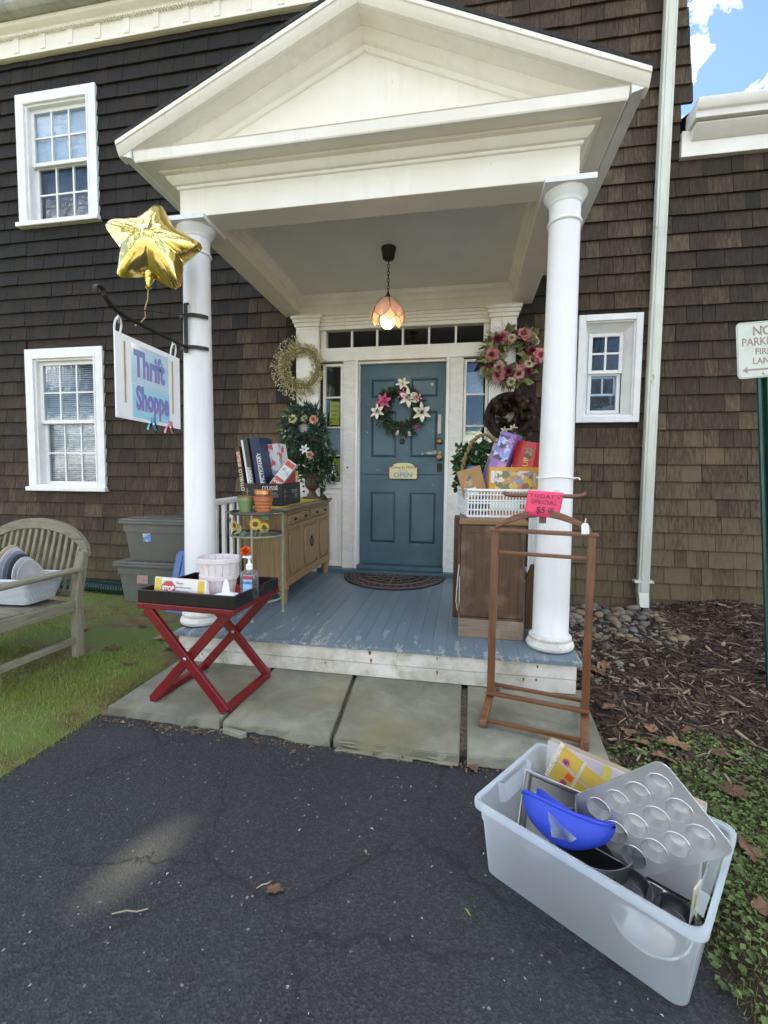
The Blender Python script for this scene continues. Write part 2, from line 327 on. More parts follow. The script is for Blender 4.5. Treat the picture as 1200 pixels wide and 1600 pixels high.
def slab(front, back, xl0, xl1, xr0, xr1, dz=0):
    """uneven-edged flagstone: xl0/xr0 at the front, xl1/xr1 at the back"""
    P = []
    def run(a, b, k, j): P.extend([(a[0] + (b[0] - a[0]) * i / k + U(-j, j), a[1] + (b[1] - a[1]) * i / k + U(-j, j)) for i in range(k)])
    run((xl0, front[0]), (xr0, front[1]), 14, .006); run((xr0, front[1]), (xr1, back), 8, .0015); run((xr1, back), (xl1, back), 6, .001); run((xl1, back), (xl0, front[0]), 8, .0015)
    bm = bmesh.new(); vs = [bm.verts.new((x, y, dz)) for x, y in P]; f = bm.faces.new(vs)
    r = bmesh.ops.extrude_face_region(bm, geom=[f]); top = [q for q in r['geom'] if isinstance(q, bmesh.types.BMVert)]
    for q in vs: q.co.z = -.048; q.co.y += U(-.008, .012)
    bmesh.ops.recalc_face_normals(bm, faces=bm.faces)
    bmesh.ops.bevel(bm, geom=[e for e in bm.edges if all(q in top for q in e.verts)], offset=.005, segments=2, affect='EDGES')
    me = bpy.data.meshes.new('flagstone'); bm.to_mesh(me); bm.free(); me.materials.append(STONE); return link('flagstone', me, path)
slab((-2.61, -2.63), -1.86, -1.25, -1.28, -.575, -.60, .004); slab((-2.62, -2.665), -1.86, -.555, -.575, .035, -.035)
slab((-2.66, -2.69), -1.86, .06, -.01, .665, .675); slab((-2.69, -2.60), -1.86, .70, .71, 1.345, 1.40, -.003)
# broken edge flakes of the third flagstone
for zz, off, x0, x1 in ((-.014, .0, .08, .40), (-.026, .012, .10, .60), (-.038, .022, .30, .66), (-.044, .032, .07, .45)):
    q = [(x, -2.655 - .035 * (x - .06) - off + U(-.007, .007)) for x in lin(x0, x1, 12)]; b = MB(); b.prism(q + [(x1, -2.60), (x0, -2.60)], 'z', zz - .008, zz); b.build('stone_flake', STONE, path, bev=.0015)
b = MB(); b.prism([(-.54, -2.66), (-.42, -2.69), (-.40, -2.665), (-.53, -2.635)], 'z', -.047, -.018); b.build('stone_flake', STONE, path, bev=.003)

# ================================================================ house
house = thing('shingled_house', 'brown cedar shingled house with white trim behind the porch', 'house', (0, 0, 0))
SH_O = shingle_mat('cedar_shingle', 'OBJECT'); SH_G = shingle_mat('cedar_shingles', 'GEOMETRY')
HOLES = [(-4.50, -3.64, 4.29, 5.60), (-4.50, -3.64, 1.18, 2.70), (1.77, 2.22, 1.93, 2.83), (-.86, .86, .30, 2.90)]
SKIP = [(-4.604, -3.533, 4.226, 5.719), (-4.604, -3.533, 1.115, 2.815), (1.711, 2.283, 1.864, 2.883), (-1.13, 1.13, .2, 3.3), (2.53, 9, 4.24, 4.7)]
def cells(x0, x1, z0, z1, holes):
    xs = sorted({x0, x1, *[h[0] for h in holes if x0 < h[0] < x1], *[h[1] for h in holes if x0 < h[1] < x1]})
    zs = sorted({z0, z1, *[h[2] for h in holes if z0 < h[2] < z1], *[h[3] for h in holes if z0 < h[3] < z1]})
    for i in range(len(xs) - 1):
        for j in range(len(zs) - 1):
            cx, cz = (xs[i] + xs[i + 1]) / 2, (zs[j] + zs[j + 1]) / 2
            if not any(h[0] < cx < h[1] and h[2] < cz < h[3] for h in holes): yield xs[i], xs[i + 1], zs[j], zs[j + 1]
b = MB()
for c in cells(-9, 2.5, -.1, 6.4, HOLES): b.box(c[0], c[1], 0, .10, c[2], c[3])
b.box(2.5, 9, 0, .1, -.1, 4.4)
b.box(-9, -8.9, .1, 9, -.1, 6.4); b.box(8.9, 9, .1, 7, -.1, 4.4); b.box(2.4, 2.5, .1, 9, 4.3, 6.4); b.box(-9, 9, 9, 9.1, -.1, 6.4); b.box(-9, 9, .1, 9, -.1, .0)
wallm = mat('wall_sheathing', (.03, .022, .016), .9)
wall = b.build('wall', wallm, house)
b = MB(); b.prism([(-.22, 6.52), (4.5, 9.3), (9.2, 6.52), (4.5, 6.45)], 'x', -9.2, 2.5); b.prism([(-.14, 4.60), (3.6, 6.3), (7.2, 4.5), (3.6, 4.45)], 'x', 2.62, 9.2)
b.build('roof', mat('asphalt_roofing', (.035, .034, .033), .9, (.02, .02, .02), 30, bs=.5), house)
b = MB(); b.box(-9, 9, -.06, 0, -.12, .03); b.build('foundation', mat('foundation_stone', (.11, .10, .08), .9, (.06, .055, .045), 9, bs=.6), wall)
# shingles -------------------------------------------------------
EXP = .163
sh = []
def shingle_tone(x, z):  # darker under the porch roof and high on the walls, paler lower down
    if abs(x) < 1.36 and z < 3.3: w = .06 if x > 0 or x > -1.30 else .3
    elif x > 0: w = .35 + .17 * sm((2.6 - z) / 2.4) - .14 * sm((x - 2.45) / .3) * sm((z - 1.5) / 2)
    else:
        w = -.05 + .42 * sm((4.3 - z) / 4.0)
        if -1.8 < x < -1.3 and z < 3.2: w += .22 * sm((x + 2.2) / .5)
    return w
k = 0; z = .0
while z < 6.12:
    x = -7.2 + U(0, .1); xr = 4.6 if z < 4.16 else 2.62 - .1 * (z - 4.74)
    while x < xr:
        w = U(.085, .245); x1 = min(x + w, xr); segs = [(x, x1)]
        for h in SKIP:
            if h[2] < z + EXP * .7 and z + .02 < h[3]:
                ns = []
                for a, c in segs:
                    if c <= h[0] or a >= h[1]: ns.append((a, c)); continue
                    if a < h[0]: ns.append((a, h[0]))
                    if c > h[1]: ns.append((h[1], c))
                segs = ns
        for a, c in segs:
            if c - a > .012: sh.append((a, c - .0035, z + U(-.0018, .0018), shingle_tone((a + c) / 2, z) + rnd.gauss(0, .055), U(-.003, .004)))
        x = x1
    z += EXP; k += 1
def sh_score(s):
    cx, cz = (s[0] + s[1]) / 2, s[2] + .08; d = (cx - .66) ** 2 + 4.7 ** 2 + (cz - 1.25) ** 2
    vis = 1
    if cx < 1.36 and cx > -1.2: vis = .02
    if cx > 3.1 or cx < -4.9: vis = .02
    if 1.3 < cx < 1.5 and cz > 3: vis = .05
    if cx < -1.2 and cx > -2 and cz > 3.4: vis = .05
    return -vis * (s[1] - s[0]) / d
sh.sort(key=sh_score)
def sh_verts(a, c, z, pr): return [(a, -.032 - pr, z), (c, -.032 - pr, z), (c, -.006, z + EXP + .02), (a, -.006, z + EXP + .02), (a, -.001, z), (c, -.001, z), (c, -.001, z + EXP + .02), (a, -.001, z + EXP + .02)]
SHF = [(0, 1, 2, 3), (0, 4, 5, 1), (1, 5, 6, 2), (0, 3, 7, 4)]
ume = bpy.data.meshes.new('shingle'); ume.from_pydata(sh_verts(0, 1, 0, 0), [], SHF); ume.materials.append(SH_O); ume.shade_flat()
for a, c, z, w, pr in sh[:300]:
    o = link('shingle', ume, wall); o.location = (a, -pr, z); o.scale = (c - a, 1, 1); o['shingle_tone'] = w; o.rotation_euler = (0, U(-.006, .006), 0)
V = []; F = []; A = []
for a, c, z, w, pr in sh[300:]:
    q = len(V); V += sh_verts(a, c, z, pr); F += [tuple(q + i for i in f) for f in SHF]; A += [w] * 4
o = np_mesh('shingles', V, F, SH_G, wall, {'shingle_tone': A}); o['kind'] = 'stuff'
# windows --------------------------------------------------------
GL = glass()
def frame(b, x0, x1, z0, z1, w, y0, y1, wb=None, wt=None):
    wb = wb or w; wt = wt or w
    b.box(x0, x0 + w, y0, y1, z0, z1); b.box(x1 - w, x1, y0, y1, z0, z1); b.box(x0 + w, x1 - w, y0 + .0006, y1, z0, z0 + wb); b.box(x0 + w, x1 - w, y0 + .0006, y1, z1 - wt, z1)
unit_pane = MB().box(0, 1, -.002, .002, 0, 1)
pme = None
def pane(x0, x1, z0, z1, y, parent, m=None):
    global pme
    if pme is None: o = unit_pane.build('pane', GL, parent, smooth=False); pme = o.data
    else: o = link('pane', pme, parent)
    o.location = (x0, y, z0); o.scale = (x1 - x0, 1, z1 - z0); return o
def sash(win, x0, x1, z0, z1, nx, nz, y, st=.045):
    b = MB(); frame(b, x0, x1, z0, z1, st, y, y + .035); b.build('sash', WHITE2, win, bev=.004)
    b = MB(); w = (x1 - x0 - 2 * st) / nx; h = (z1 - z0 - 2 * st) / nz
    for i in range(1, nx): b.box(x0 + st + i * w - .009, x0 + st + i * w + .009, y + .006, y + .03, z0 + st, z1 - st)
    for j in range(1, nz): b.box(x0 + st, x1 - st, y + .0075, y + .0285, z0 + st + j * h - .009, z0 + st + j * h + .009)
    b.build('muntin', WHITE2, win)
    for i in range(nx):
        for j in range(nz): pane(x0 + st + i * w, x0 + st + (i + 1) * w, z0 + st + j * h, z0 + st + (j + 1) * h, y + .018 + U(-.002, .002), win)
def window(x0, x1, z0, z1, cw, nx, nz, deep=.0, label=None):
    b = MB(); frame(b, x0, x1, z0 + .05, z1, cw, -.05, -.002, wb=.001)
    frame(b, x0 + cw * .82, x1 - cw * .82, z0 + .05, z1 - cw * .82, .02, -.058, .0)
    win = b.build('window', WHITE2, house, bev=.003); win['label'] = label
    b = MB(); b.box(x0 - .02, x1 + .02, -.085, .05, z0, z0 + .052); b.build('sill', WHITE2, win, bev=.006)
    ix0, ix1, iz0, iz1 = x0 + cw, x1 - cw, z0 + .055, z1 - cw
    b = MB(); frame(b, ix0 - .012, ix1 + .012, iz0 - .012, iz1 + .012, .034, -.03, .11); b.build('jamb', WHITE2, win, bev=.003)
    return win, ix0 + .02, ix1 - .02, iz0 + .02, iz1 - .02
for (z0, z1, lab) in ((4.226, 5.719, 'upper white double hung window with a pale shade drawn halfway'), (1.115, 2.815, 'lower white double hung window with closed slatted blinds')):
    win, a, c, e, f = window(-4.604, -3.533, z0, z1, .12, 3, 2, label=lab); mid = (e + f) / 2 + .02
    sash(win, a, c, mid - .02, f, 3, 2, .015); sash(win, a, c, e, mid + .02, 3, 2, .058)
    if z0 < 3:
        b = MB(); q = e
        while q < f: b.add([(a, .10, q), (c, .10, q), (c, .112, q + .022), (a, .112, q + .022)], [(0, 1, 2, 3)]); q += .026
        b.build('blind', mat('blind', (.38, .36, .33), .5), win)
    else:
        b = MB(); b.box(a, c, .062, .064, mid + .03, f); b.build('shade', mat('roller_shade', (.70, .74, .78), .7), win)
        b = MB(); b.box(a, c, .17, .172, e, mid); b.build('curtain', mat('net_curtain', (.16, .15, .14), .8, (.05, .05, .05), 6), win)
# small right window in a deep splayed frame
b = MB(); frame(b, 1.711, 2.283, 1.864, 2.883, .06, -.06, -.002); frame(b, 1.755, 2.239, 1.908, 2.839, .03, -.04, .0)
win = b.build('window', WHITE2, house, bev=.004); win['label'] = 'small white window in a deep frame beside the downspout'
b = MB(); O, I = (1.775, 2.22, 1.93, 2.82), (1.835, 2.15, 1.965, 2.74)
b.add([(O[0], -.02, O[2]), (O[1], -.02, O[2]), (O[1], -.02, O[3]), (O[0], -.02, O[3]), (I[0], .075, I[2]), (I[1], .075, I[2]), (I[1], .075, I[3]), (I[0], .075, I[3])],
      [(0, 1, 5, 4), (1, 2, 6, 5), (2, 3, 7, 6), (3, 0, 4, 7)]); b.build('splay', WHITE2, win, smooth=False)
sash(win, 1.835, 2.15, 2.35, 2.74, 2, 2, .055, .035); sash(win, 1.84, 2.145, 1.965, 2.37, 1, 1, .085, .035)
b = MB(); frame(b, 1.87, 2.115, 2.15, 2.34, .02, .13, .14); b.box(1.985, 2.0, .13, .14, 2.17, 2.32); b.build('inner_sash', WHITE2, win)
# eaves ----------------------------------------------------------
b = MB(); b.box(-9, 2.45, -.05, -.001, 6.10, 6.40); b.prism([(-.051, 6.095), (-.085, 6.10), (-.085, 6.125), (-.062, 6.14), (-.051, 6.16)], 'x', -9, 2.46)
b.prism([(-.051, 6.40), (-.051, 6.33), (-.075, 6.34), (-.085, 6.36), (-.14, 6.38), (-.15, 6.42), (-.05, 6.42)], 'x', -9, 2.46)
x = -8.9
while x < 2.4: b.box(x, x + .07, -.062, -.049, 6.165, 6.33); x += .36
cor = b.build('cornice', CREAM, house, bev=.002)
b = MB(); x = -5.6
while x < -.2: b.box(x, x + .018, -.092, -.05, 6.315, 6.335); x += .034
b.build('dentils', CREAM, cor)
b = MB(); b.prism([(-.10, 6.425), (-.235, 6.425), (-.275, 6.47), (-.28, 6.54), (-.29, 6.55), (-.29, 6.56), (-.10, 6.56)], 'x', -9, 2.47); b.build('gutter', mat('gutter_paint', (.42, .43, .38), .5, (.25, .26, .22), 8), house, bev=.003)
b = MB(); b.box(2.53, 9, -.06, -.001, 4.235, 4.46); b.prism([(-.061, 4.36), (-.09, 4.37), (-.13, 4.42), (-.16, 4.44), (-.16, 4.455), (-.061, 4.455)], 'x', 2.60, 9)
b.prism([(-.02, 4.462), (-.20, 4.462), (-.205, 4.51), (-.225, 4.52), (-.25, 4.575), (-.25, 4.595), (-.02, 4.595)], 'x', 2.57, 9); b.build('wing_cornice', WHITE, house, bev=.003)
# downspout ------------------------------------------------------
GUT = mat('downspout_paint', (.66, .68, .62), .4, (.50, .54, .46), 6, (1, 1, .3), bs=.1, spots=(.30, .33, .22), spot_at=.66, spot_scale=10)
b = MB(); b.box(2.325, 2.425, -.115, -.04, .22, 6.42); b.box(2.345, 2.405, -.122, -.114, .23, 6.4)
ds = b.build('downspout', GUT, house, bev=.008, seg=2)
b = MB(); b.box(2.29, 2.46, -.121, -.035, .33, .355); b.build('strap', GUT, ds, bev=.002)
b = MB(); b.add([(2.33, -.12, .24), (2.42, -.12, .24), (2.42, -.04, .24), (2.33, -.04, .24), (2.33, -.17, .09), (2.41, -.17, .09), (2.41, -.09, .09), (2.33, -.09, .09)], [(0, 1, 5, 4), (1, 2, 6, 5), (2, 3, 7, 6), (3, 0, 4, 7)]); b.build('elbow', GUT, ds)
b = MB(); b.lathe([(.052, 0), (.058, .0), (.058, .02), (.05, .03), (.055, .045), (.048, .055), (.045, .09)], 16, (2.37, -.14, .02), cap=False); b.build('drain_boot', mat('black_rubber', (.012, .012, .012), .5), ds)
# door surround --------------------------------------------------
PEEL = mat('crackled_white', (.74, .72, .67), .55, (.60, .58, .53), 10, (1, 1, 2.5), bs=.8, bscale=22)
sur = MB()
for s in (-1, 1):
    a, c = sorted((s * .88, s * 1.13)); sur.box(a, c, -.10, -.03, .29, 2.86)
    a, c = sorted((s * .455, s * .475)); sur.box(a, c, -.01, .06, .33, 2.54)
surround = sur.build('door_surround', WHITE, house, bev=.004)
for s in (-1, 1):
    b = MB(); X = s * 1.005
    for q, z0, z1 in ((.125, 2.86, 2.89), (.14, 2.89, 2.93), (.155, 2.93, 2.965), (.17, 2.965, 3.0)): b.box(X - q, X + q, -.10 - (q - .125), -.03, z0, z1)
    b.build('pilaster_capital', WHITE, surround, bev=.004); b = MB(); b.box(X - .14, X + .14, -.115, -.03, .28, .40); b.box(X - .132, X + .132, -.108, -.03, .3995, .43); b.build('pilaster_base', WHITE, surround, bev=.004)
    b = MB(); a, c = sorted((s * .475, s * .63)); b.box(a, c, -.045, .05, .31, 2.55); b.build('mullion_post', PEEL, surround, bev=.004)
    b = MB(); b.box(min(s * .63, s * .88), max(s * .63, s * .88), .012, .05, .29, 1.20)
    frame(b, min(s * .64, s * .87), max(s * .64, s * .87), .34, 1.18, .05, -.005, .03); b.box(min(s * .71, s * .80), max(s * .71, s * .80), -.003, .02, .46, 1.07); b.box(min(s * .625, s * .885), max(s * .625, s * .885), -.03, .03, 1.195, 1.235)
    b.build('sidelight_panel', WHITE, surround, bev=.004)
    b = MB(); x0, x1 = sorted((s * .645, s * .845)); frame(b, x0 - .012, x1 + .032 if s > 0 else x1 + .012, 1.235, 2.52, .028, -.02, .04)
    zs = [1.262, 1.55, 1.85, 2.17, 2.49]
    for q in zs[1:-1]: b.box(x0, x1, .0, .03, q - .009, q + .009)
    sl = b.build('sidelight', WHITE, surround, bev=.003)
    for j in range(4): pane(x0 + .01, x1 - .01, zs[j], zs[j + 1], .016, sl)
b = MB(); b.box(-.878, .878, -.05, .05, 2.55, 2.675); b.box(-.878, .878, -.06, .0, 2.535, 2.555); b.box(-.878, .878, -.06, .03, 2.86, 2.90); b.box(-.878, -.82, -.03, .05, 2.675, 2.86); b.box(.82, .878, -.03, .05, 2.675, 2.86)
for i, q in enumerate((.0, .015, .03)): b.box(-.875, .875, -.075 - q, -.03, 2.90 + .03 * i, 2.93 + .03 * i)
tr = b.build('transom', WHITE, surround, bev=.003)
for i in range(6):
    x0 = -.815 + i * .272; pane(x0 + .004, x0 + .264, 2.68, 2.86, .02, tr)
    if i: b = MB(); b.box(x0 - .012, x0 + .008, -.005, .035, 2.675, 2.86); b.build('muntin', WHITE, tr)
b = MB(); b.box(-1.135, 1.135, -.085, -.002, 3.0, 3.30); b.prism([(-.086, 3.20), (-.086, 3.10), (-.10, 3.11), (-.11, 3.14), (-.14, 3.16), (-.15, 3.19), (-.15, 3.2)], 'x', -1.135, 1.135); b.build('lintel', WHITE, surround, bev=.002)
b = MB(); b.box(-.46, .46, -.005, .06, 2.512, 2.549); b.build('head_jamb', WHITE, surround)
b = MB(); b.box(-.88, .88, -.14, .08, .29, .335); b.box(-.46, .46, -.08, .09, .335, .378); b.build('threshold', mat('blue_floor_dark', (.055, .11, .14), .4, (.04, .085, .11), 8), surround, bev=.006)
for s in (-1, 1):                                          # moulded door casing
    b = MB(); a, c = sorted((s * .462, s * .49)); b.box(a, c, -.062, .0, .335, 2.54); b.build('casing', WHITE, surround, bev=.004)
# front door -----------------------------------------------------
DOORM = mat('blue_door_paint', (.052, .115, .14), .38, (.036, .085, .108), 3, bs=.10, spots=(.09, .16, .18), spot_at=.66, spot_scale=14)
RX = [(-.35, -.055), (.075, .38)]; RZ = [(.60, 1.17), (1.52, 2.03), (2.15, 2.37)]
b = MB()
for c in cells(-.455, .455, .381, 2.51, [(x0, x1, z0, z1) for x0, x1 in RX for z0, z1 in RZ]):
    z0, z1 = c[2], c[3]
    for a, d in ([(z0, 1.346), (1.354, z1)] if z0 < 1.35 < z1 else [(z0, z1)]): b.box(c[0], c[1], .05, .09, a, d)
b.box(-.455, .455, .072, .095, .381, 2.51)
b.box(-.455, .455, .042, .06, 1.354, 1.375)
door = b.build('front_door', DOORM, house, smooth=False); door['label'] = 'teal blue panelled front door with chipped paint'
for x0, x1 in RX:
    for z0, z1 in RZ:
        b = MB(); frame(b, x0, x1, z0, z1, .014, .056, .0715)
        i = .04; b.add([(x0 + .014, .071, z0 + .014), (x1 - .014, .071, z0 + .014), (x1 - .014, .071, z1 - .014), (x0 + .014, .071, z1 - .014), (x0 + i, .055, z0 + i), (x1 - i, .055, z0 + i), (x1 - i, .055, z1 - i), (x0 + i, .055, z1 - i)],
                       [(0, 1, 5, 4), (1, 2, 6, 5), (2, 3, 7, 6), (3, 0, 4, 7), (4, 5, 6, 7)]); b.build('panel', DOORM, door, smooth=False)
b = MB(); b.box(.375, .41, .040, .05, 1.78, 1.98); b.lathe([(.004, 0), (.004, .012)], 8, (.393, .034, 1.82)); b.build('lock_plate', mat('cream_plate', (.62, .58, .46), .4), door, bev=.003)
b = MB(Matrix.Translation((.40, .05, 1.70)) @ Matrix.Rotation(PI / 2, 4, 'X')); b.lathe([(.035, 0), (.035, .008), (.026, .018), (.012, .022)], 20); b.build('lock_cylinder', BRASS, door)
b = MB(); b.box(.385, .415, .044, .05, 1.50, 1.60); b.M = Matrix.Translation((.40, .05, 1.53)) @ Matrix.Rotation(PI / 2, 4, 'X')
b.lathe([(.03, 0), (.03, .006), (.012, .012), (.012, .035), (.03, .045), (.034, .06), (.026, .075), (.01, .08)], 20); b.build('knob', BRASS, door)
b = MB(); b.box(.375, .43, .043, .05, 1.385, 1.47); b.build('keyhole_plate', BLACKM, door, bev=.006)
b = MB(Matrix.Translation((-.0, .05, 1.70)) @ Matrix.Rotation(PI / 2, 4, 'X')); b.lathe([(.028, 0), (.028, .01), (.02, .022), (.006, .026)], 16); b.build('door_peephole', mat('dark_bronze', (.05, .045, .04), .4, metal=.6), door)
for x, z, w, h in ((.30, 1.58, .07, .018), (.345, 1.585, .03, .03), (.22, 1.57, .02, .012), (.31, 2.29, .025, .02), (-.38, 1.80, .012, .010)):
    b = MB(); pts = [(x + w * math.cos(t) * U(.4, 1) / 1, z + h * math.sin(t) * U(.4, 1)) for t in lin(0, 5.7, 11)]
    b.prism(pts, 'y', .0483 if 1.5 < z < 1.6 and x < .38 and x > .08 else .0493, .0560); b.build('paint_chip', mat('primer', (.45, .43, .38), .7), door)
# things seen in the sidelights ----------------------------------
def sheet(name, x0, x1, z0, z1, y, m, label, cat, rot=0):
    t = thing(name, label, cat, ((x0 + x1) / 2, y, z0)); b = MB(); b.box((x0 - x1) / 2, (x1 - x0) / 2, -.001, .001, 0, z1 - z0); b.build('paper', m, t); t.rotation_euler = (0, rot, 0); return t
YEL = mat('yellow_paper', (.62, .60, .05), .6)
t = sheet('notice', -.80, -.69, 1.88, 2.13, .035, YEL, 'yellow paper notice taped inside the sidelight left of the door', 'notice', .03)
for i, s in enumerate(('NOTICE', 'we are', 'open', 'come in')): text(s, .03, INK, t, face((0, -.003, .20 - i * .045)))
sheet('notice', -.825, -.66, 1.57, 1.84, .04, mat('pale_blue_sheet', (.36, .45, .48), .6), 'pale blue sheet behind the glass below the yellow notice', 'notice')
sheet('notice', -.76, -.66, 1.27, 1.52, .04, YEL, 'yellow sheet at the bottom pane of the left sidelight', 'notice')
sheet('notice', .665, .83, 2.18, 2.40, .035, mat('crinkled_film', (.46, .47, .47), .3, (.30, .31, .32), 25), 'greyish white paper in the top pane of the right sidelight', 'notice')
sheet('notice', .655, .825, 1.60, 1.80, .035, YEL, 'yellow sheet in the right sidelight behind the basket', 'notice')
t = thing('hurricane_glass', 'clear glass hurricane shade standing on the left sidelight ledge', 'glass', (-.745, -.055, 1.236))
b = MB(); b.lathe([(.05, 0), (.052, .01), (.075, .09), (.07, .16), (.05, .23), (.052, .235), (.048, .23), (.068, .16), (.072, .09), (.05, .012)], 24, cap=False); b.build('shade', glass('clear_glass', (.86, .9, .9)), t)
b = MB(); b.lathe([(.048, .002), (.048, .006), (.02, .02), (.02, .03)], 20); b.build('base', STEEL, t)

# ================================================================ porch
porch = thing('entrance_porch', 'white columned entrance porch with triangular pediment and blue plank floor', 'porch', (0, 0, 0))
def zd(y): return .212 + .045 * (y + 1.954)
# floor planks ---------------------------------------------------
m, n, l, p = nodes('blue_floor_paint'); g = n.new('ShaderNodeNewGeometry'); v = g.outputs['Position']; oi = n.new('ShaderNodeObjectInfo')
mpn = n.new('ShaderNodeMapping'); mpn.inputs['Scale'].default_value = (1, .22, 1); l.new(v, mpn.inputs[0])
va = n.new('ShaderNodeVectorMath'); va.operation = 'ADD'; l.new(mpn.outputs[0], va.inputs[0]); cx = n.new('ShaderNodeCombineXYZ'); ml = n.new('ShaderNodeMath'); ml.operation = 'MULTIPLY'; ml.inputs[1].default_value = 7
l.new(oi.outputs['Random'], ml.inputs[0]); l.new(ml.outputs[0], cx.inputs[2]); l.new(cx.outputs[0], va.inputs[1])
t = noise_n(n, l, va.outputs[0], 6, 6, .6); co = ramp(n, l, t.outputs['Fac'], [(.3, (.115, .165, .20)), (.7, (.165, .22, .255))])
t2 = noise_n(n, l, va.outputs[0], 15, 7, .7)
sx = n.new('ShaderNodeSeparateXYZ'); l.new(v, sx.inputs[0]); mr = n.new('ShaderNodeMapRange'); mr.inputs['From Min'].default_value = -.9; mr.inputs['From Max'].default_value = -1.95
mr.inputs['To Min'].default_value = -.07; mr.inputs['To Max'].default_value = .125; l.new(sx.outputs['Y'], mr.inputs[0])
ad = n.new('ShaderNodeMath'); l.new(t2.outputs['Fac'], ad.inputs[0]); l.new(mr.outputs[0], ad.inputs[1])
co = mixc(n, l, ramp(n, l, ad.outputs[0], [(.665, 0.), (.69, .85)]), co, (.36, .38, .38))       # paint scuffed off by feet near the step
co = mixc(n, l, ramp(n, l, ad.outputs[0], [(.745, 0.), (.76, .8)]), co, (.10, .075, .05))
l.new(co, p.inputs['Base Color']); setp(p, Roughness=.38); bump(n, l, p, ad.outputs[0], .18, .004); FLOORM = m
px0, px1, NP = -1.30, 1.37, 30; pw = (px1 - px0) / NP
b = MB(); b.add([(0, -1.975, zd(-1.975)), (pw - .0012, -1.975, zd(-1.975)), (pw - .0012, -.02, zd(-.02)), (0, -.02, zd(-.02)), (0, -1.975, zd(-1.975) - .026), (pw - .0012, -1.975, zd(-1.975) - .026), (pw - .0012, -.02, zd(-.02) - .026), (0, -.02, zd(-.02) - .026)],
      [(0, 1, 2, 3), (7, 6, 5, 4), (0, 4, 5, 1), (1, 5, 6, 2), (2, 6, 7, 3), (3, 7, 4, 0)])
o = b.build('plank', FLOORM, porch, bev=.0012); o.location.x = px0
for i in range(1, NP):
    c = link('plank', o.data, porch); c.location = (px0 + i * pw, U(-.004, .006), U(-.0012, .0012))
m, n, l, p = nodes('stained_riser'); g = n.new('ShaderNodeNewGeometry'); v = g.outputs['Position']
t = noise_n(n, l, v, 4, 8, .7); co = ramp(n, l, t.outputs['Fac'], [(.3, (.36, .33, .25)), (.5, (.62, .59, .52)), (.68, (.76, .75, .71))])
t2 = noise_n(n, l, v, 2.3, 6, .7, .5); co = mixc(n, l, ramp(n, l, t2.outputs['Fac'], [(.52, 0.), (.66, .9)]), co, (.26, .26, .11))
vo = n.new('ShaderNodeTexVoronoi'); vo.inputs['Scale'].default_value = 3.1; l.new(v, vo.inputs[0]); co = mixc(n, l, ramp(n, l, vo.outputs['Distance'], [(.025, .9), (.06, 0.)]), co, (.30, .10, .02))
l.new(co, p.inputs['Base Color']); setp(p, Roughness=.6); bump(n, l, p, t.outputs['Fac'], .3, .005); RISER = m
for z0, z1, dy in ((.002, .088, 0), (.091, .183, .003)):
    b = MB(); b.box(-1.275, 1.345, -1.945 - dy, -1.92, z0, z1); b.build('riser_board', RISER, porch, bev=.003)
    for s, X in ((-1, -1.275), (1, 1.345)):
        b = MB(); b.box(min(X, X - s * .022), max(X, X - s * .022), -1.919, -.03, z0, z1 + (.02 if z0 > .05 else 0)); b.build('side_board', RISER, porch, bev=.003)
b = MB(); b.box(-1.25, 1.32, -1.91, -.03, -.1, .17); b.build('deck_frame', DARK, porch)
RUST = mat('rust', (.26, .085, .02), .9, (.16, .05, .015), 60)
for x, z, s_ in ((.086, .165, 1.7), (.095, .118, 1.4), (.517, .162, .9), (.519, .072, 1.1), (1.042, .074, 1.1), (1.116, .076, 1.1), (1.121, .16, 1), (-.214, .07, .9), (-.75, .14, .8), (-1.1, .06, .8)):
    yf = -1.945 if z < .09 else -1.948; b = MB(); P_ = [(x + .006 * s_ * math.cos(a) * U(.7, 1.2), z + .006 * s_ * math.sin(a) * U(.7, 1.2)) for a in lin(0, PI, 7)] + [(x - .004 * s_, z - .008 * s_), (x - .001, z - .022 * s_ * U(.4, 1.6)), (x + .003 * s_, z - .01 * s_)]
    b.prism(P_, 'y', yf - .0012, yf + .001); b.build('rusty_nail', RUST, porch)
